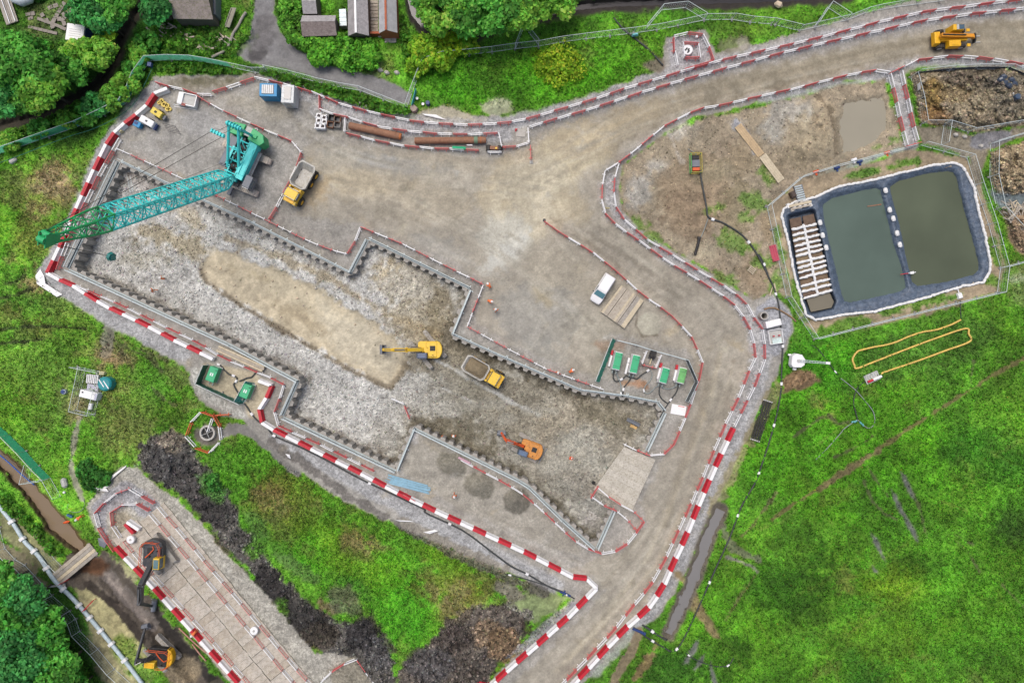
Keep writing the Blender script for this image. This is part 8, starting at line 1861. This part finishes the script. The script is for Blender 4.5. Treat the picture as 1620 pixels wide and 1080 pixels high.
for k in range(4): MB().box((-.88 + k * .585, 0, 1.03), (.55, .95, .04)).build('pane', mat('pane_blue', (196, 220, 230), rough=.15), t)
t = thing('path_boards', 'boarded path between the two long sheds', 'path', P(592, 28))
for k in range(10): MB().box((0, 2.2 - k * .5, .06), (1.1, .42, .08)).build('board', random.choice([TIM, TIM3]), t)
t = thing('door_step', 'grey stone step below the brick shed end', 'step', P(618, 64)); MB().box((0, 0, .1), (1.7, .8, .2), top=(.97, .95)).box((-1.4, .5, .15), (.7, .3, .3)).build('step', CONC, t, bevel=.02)
t = thing('garden_wall', 'orange brick garden wall beside the brick shed', 'wall', P(594, 57)); MB().box((0, 0, .5), (1.8, .25, 1.0)).box((0, 0, 1.03), (1.85, .3, .08)).build('brickwork', BRICK, t)
for x, y, lab in ((602, 112, 'pale stone on the grass by the lane'), (612, 116, 'small pale stone beside the lane edge'), (578, 106, 'grey stone at the hedge foot'), (628, 116, 'cream stone near the lane end')):
    t = flatx(x, y, 1, .2, 'pale_stone', lab, 'stone'); MB().path([(-.4, 0, .1), (-.2, .05, .15), (.15, 0, .16), (.4, 0, .1)], [.1, .28, .3, .1], 7).build('stone', CONC, t)
# canopy, slabs and things at the top left corner
t = flatx(118.5, 51.5, 1, .14, 'garden_canopy', 'square white canopy roof among the trees', 'canopy', zp=2.6); MB().box((0, 0, 2.45), (2.5, 2.35, .3), top=(.97, .97)).build('roof', WHITE, t); 
for sx in (-1, 1):
    for sy in (-1, 1): MB().tube((sx * 1.1, sy * 1.05, 0), (sx * 1.1, sy * 1.05, 2.4), .05, 6).build('leg', GALV, t)
for k in range(4): MB().box((0, -.5 + k * .3, 2.62), (1.6, .04, .03)).build('seam', LGREY, t)
MB().box((1.27, 0, 1.6), (.05, 2.2, 1.6)).build('side_sheet', NBLUE, t)
t8 = lambda x, y: (x / 8.1, y / 8.1)
SL = mat('grey_flagstone', (158, 150, 142), rough=.9, var=.12, dirt=.15)
t = thing('flagstones', 'scattered grey flagstone terrace beside the white canopy', 'flagstones', P(85, 30))
f0 = P(85, 30)
def slab(x, y, w, h, a):
    p = P(*t8(x, y)) - f0; MB().box((p.x, p.y, .1), (w, h, .12 + random.uniform(0, .04)), rz=a).build('slab', SL, t)
for k in range(6): slab(820 - k * 26, 60 + k * 44, .62, .55, 1.0)
for k in range(7): slab(510 + k * 46, 250 + k * 17, .55, .42, -.35)
for k in range(6): slab(400 + k * 62, 355 + k * 15, .68, .4, -.2)
for k in range(4): slab(930 - k * 40, 120 + k * 48, .6, .5, .9)
for x, y in ((650,105),(370,190),(400,240),(430,180),(550,200),(720,80),(830,190),(770,250),(830,310),(820,370),(680,350),(690,330),(600,270),(1020,180)): slab(x, y, random.uniform(.5, .8), random.uniform(.4, .6), random.uniform(-.6, .6))
t = thing('upturned_boat', 'pale blue grey tarpaulin covered boat at the allotment edge', 'boat', P(38, 3, .6)); MB().path([(-2.0, .5, .3), (-1.2, .2, .4), (0, -.1, .5), (1.2, .2, .45), (1.9, .6, .3)], [.1, .55, .8, .6, .1], 10).build('cover', mat('tarp_pale', (206, 218, 226), rough=.5), t, smooth=True)
t = flatx(12, 14, .35, 1, 'timber_staging', 'grey boarded staging with two white rails', 'staging', zp=.4)
for k in range(4): MB().box((0, -.75 + k * .45, .3), (4.2, .4, .1)).build('board', TIM3, t)
for y in (-.35, .5): MB().box((0, y, .5), (4.2, .1, .12)).build('rail', WHITE, t)
t = flatx(161, 24, 1, .25, 'garden_bench', 'pink grey slatted bench with a blue side by the stream trees', 'bench', zp=1.0)
for k in range(6): MB().box((-.75 + k * .3, .15, 1.0), (.24, .9, .06), rz=.1).build('slat', mat('pinkish_board', (190, 162, 148), rough=.8), t)
MB().box((0, -.4, .6), (1.7, .1, .7)).build('side', BLUE, t)
for sx in (-.7, .7): MB().box((sx, .1, .45), (.08, .8, .9)).build('leg', TIM3, t)

# ---- people in high-visibility clothing
HV = mat('hi_vis_orange', (246, 128, 70), rough=.7, var=.08, dirt=.04); SKIN = mat('skin', (206, 160, 136), rough=.6); HEL = mat('helmet_white', (246, 244, 240), rough=.35)
def body_mesh(pose):
    V = {'pel': (0, 0, .95), 'che': (.03, 0, 1.28), 'nec': (.03, 0, 1.48), 'hea': (.05, 0, 1.66), 'shl': (.02, .19, 1.40), 'shr': (.02, -.19, 1.40), 'ell': (.08, .27, 1.14), 'elr': (.08, -.27, 1.14), 'hal': (.28, .24, 1.0), 'har': (.28, -.24, 1.0),
         'hil': (0, .1, .9), 'hir': (0, -.1, .9), 'knl': (.05, .11, .5), 'knr': (.02, -.11, .5), 'anl': (-.02, .11, .09), 'anr': (-.03, -.11, .09), 'tol': (.16, .12, .05), 'tor': (.15, -.12, .05)}
    if pose == 'walk': V.update(knl=(.2, .1, .52), anl=(.22, .1, .1), tol=(.4, .1, .05), knr=(-.05, -.1, .5), anr=(-.3, -.1, .14), tor=(-.14, -.1, .05), ell=(-.1, .28, 1.14), hal=(.0, .3, .9), elr=(.2, -.27, 1.16), har=(.38, -.22, 1.05))
    if pose == 'bend': V.update(che=(.28, 0, 1.15), nec=(.42, 0, 1.26), hea=(.56, 0, 1.32), shl=(.38, .19, 1.2), shr=(.38, -.19, 1.2), ell=(.5, .26, .95), elr=(.5, -.26, .95), hal=(.66, .18, .78), har=(.66, -.18, .78))
    E_ = [('pel', 'che'), ('che', 'nec'), ('nec', 'hea'), ('che', 'shl'), ('che', 'shr'), ('shl', 'ell'), ('shr', 'elr'), ('ell', 'hal'), ('elr', 'har'), ('pel', 'hil'), ('pel', 'hir'), ('hil', 'knl'), ('hir', 'knr'), ('knl', 'anl'), ('knr', 'anr'), ('anl', 'tol'), ('anr', 'tor')]
    R_ = dict(pel=.15, che=.17, nec=.065, hea=.11, shl=.085, shr=.085, ell=.06, elr=.06, hal=.045, har=.045, hil=.1, hir=.1, knl=.07, knr=.07, anl=.05, anr=.05, tol=.045, tor=.045)
    ks = list(V); me = bpy.data.meshes.new('body'); me.from_pydata([V[k] for k in ks], [(ks.index(a), ks.index(b)) for a, b in E_], [])
    o = bpy.data.objects.new('tmp_body', me); COL.objects.link(o); md = o.modifiers.new('k', 'SKIN'); o.modifiers.new('s', 'SUBSURF').levels = 1
    for k, sv in zip(ks, me.skin_vertices[0].data): sv.radius = (R_[k], R_[k])
    me.skin_vertices[0].data[0].use_root = True
    dg = bpy.context.evaluated_depsgraph_get(); out = bpy.data.meshes.new_from_object(o.evaluated_get(dg)); bpy.data.objects.remove(o)
    out.materials.clear()
    for m in (HV, SKIN, mat('work_boots', (60, 50, 44))): out.materials.append(m)
    h = Vector(V['nec'])
    for p in out.polygons:
        c = p.center; p.use_smooth = True
        p.material_index = 2 if c.z < .13 else (1 if (c - Vector(V['hea'])).length < .15 or min((c - Vector(V['hal'])).length, (c - Vector(V['har'])).length) < .08 else 0)
    hm = MB(); hv = Vector(V['hea'])
    hm.path([hv + Vector((0, 0, .04)), hv + Vector((0, 0, .05)), hv + Vector((0, 0, .13)), hv + Vector((0, 0, .17))], [.17, .145, .12, .04], 14); hm.box(hv + Vector((.14, 0, .045)), (.12, .2, .02))
    vb = MB()
    for z_, r_ in ((1.08, .2), (1.22, .215)): vb.ring((.03, 0, z_), r_ - .02, r_, .05, 14)
    return out, hm.mesh('helmet', HEL), (vb.mesh('reflective_band', mat('reflective', (226, 226, 200), rough=.3)) if pose != 'bend' else None)
BODY = {k: body_mesh(k) for k in ('stand', 'walk', 'bend')}
def person(px, py, z, a, pose, label):
    c = P(px, py, z + 1.2); b, h, v = BODY[pose]
    t = thing('person', label, 'person', (c.x, c.y, z), a); link('body', b, t); link('helmet', h, t)
    if v: link('reflective_band', v, t)
person(775.5, 454, 0, 2.2, 'bend', 'person in orange bending beside the corner of the barriers')
person(772, 475, 0, -.3, 'bend', 'person in plain orange stooping on the yard below the barrier corner')
person(784, 490, 0, 1.0, 'walk', 'person in orange standing furthest from the barrier corner')
person(883, 588.5, 0, -2.0, 'stand', 'person in orange standing right against the barrier by the pumps')
person(901.5, 588.5, 0, .6, 'bend', 'person in orange leaning over beside the white barrier by the pumps')
person(699.5, 690, pitz(699, 690), -1.2, 'bend', 'person in orange crouching against the sheet pile wall')
person(717.5, 690, pitz(717, 690), 1.4, 'stand', 'person in orange on the dark floor below the sheet piles')
person(719, 784, 0, -1.5, 'walk', 'person in orange walking across the yard by the blue steel bundle')
person(255, 440, pitz(255, 440), .8, 'stand', 'person with a white helmet on the stone floor near the crane hook')
person(241, 459, pitz(241, 459), 3.1, 'walk', 'person in orange trousers on the stone floor near the south west piles')
person(125.5, 817.5, 0, -2.4, 'bend', 'person in orange kneeling on the beck bank beside the coiled hose')
person(307.5, 1000.5, .2, -2.3, 'bend', 'person in orange leaning over a red road barrier')
t = flatx(106.5, 825, 1, -.3, 'orange_bag', 'orange bag hanging over the beck edge', 'bag', z=-.2, zp=-.2); MB().path([(-.5, 0, .15), (-.2, 0, .2), (.2, 0, .22), (.5, 0, .15)], [.08, .18, .2, .08], 8).build('bag', ORG, t)
t = flatx(112, 815, 1, .4, 'blue_box', 'blue tool box beside the kneeling person', 'tool box'); MB().box((0, 0, .2), (.9, .35, .35), top=(.9, .8)).box((0, 0, .4), (.3, .06, .06)).build('box', mat('tool_blue', (60, 110, 150)), t)
t = flatx(904, 726, 1, .2, 'orange_cone', 'small orange and white cone lying on the ramp', 'cone', z=pitz(904, 726)); MB().box((0, 0, .03), (.45, .45, .05)).tube((0, 0, .05), (.3, .1, .35), .16, 10, .04).build('cone', ORG, t); MB().tube((.1, .03, .16), (.2, .07, .26), .13, 10, .09).build('band', WHITE, t)
for x, y, lab in ((939, 763, 'dark bollard at the tip of the ramp barriers'),):
    t = flatx(x, y, 1, 0, 'bollard', lab, 'bollard'); MB().path([(0, 0, 0), (0, 0, .7), (0, 0, .8)], [.16, .16, .08], 12).ring((0, 0, 0), .16, .26, .08, 12).build('bollard', BLACK, t)
t = flatx(953.5 + 6, 331, 1, 0.1, 'yellow_sign', 'pale yellow sign hung on the barrier at the road bend', 'sign'); MB().box((0, 0, .8), (.6, .05, .6)).box((0, 0, .3), (.06, .06, .6)).build('plate', mat('sign_yellow', (240, 226, 150)), t)
t = flatx(861, 348.5, 1, 0, 'barrier_post', 'short dark post at the free end of the dividing barriers', 'post'); MB().tube((0, 0, 0), (0, 0, 1.0), .08, 8).box((0, 0, .04), (.4, .4, .08)).build('post', DGREY, t)
t = flatx(456, 367, .9, .45, 'black_jacket', 'black jacket hung over a red barrier by the crane', 'jacket'); MB().box((0, 0, 1.03), (.6, .16, .06)).box((0, -.09, .8), (.55, .04, .45)).box((0, .09, .85), (.55, .04, .35)).build('cloth', BLACK, t)
t = flatx(735, 727, .9, .45, 'pink_barrier_board', 'faded pink board leaning at the end of the south east barriers', 'board'); MB().box((0, 0, .5), (1.9, .3, .08), rx=.4).box((0, .1, .25), (1.8, .06, .4)).build('board', mat('faded_rose', (232, 190, 204), rough=.6), t)
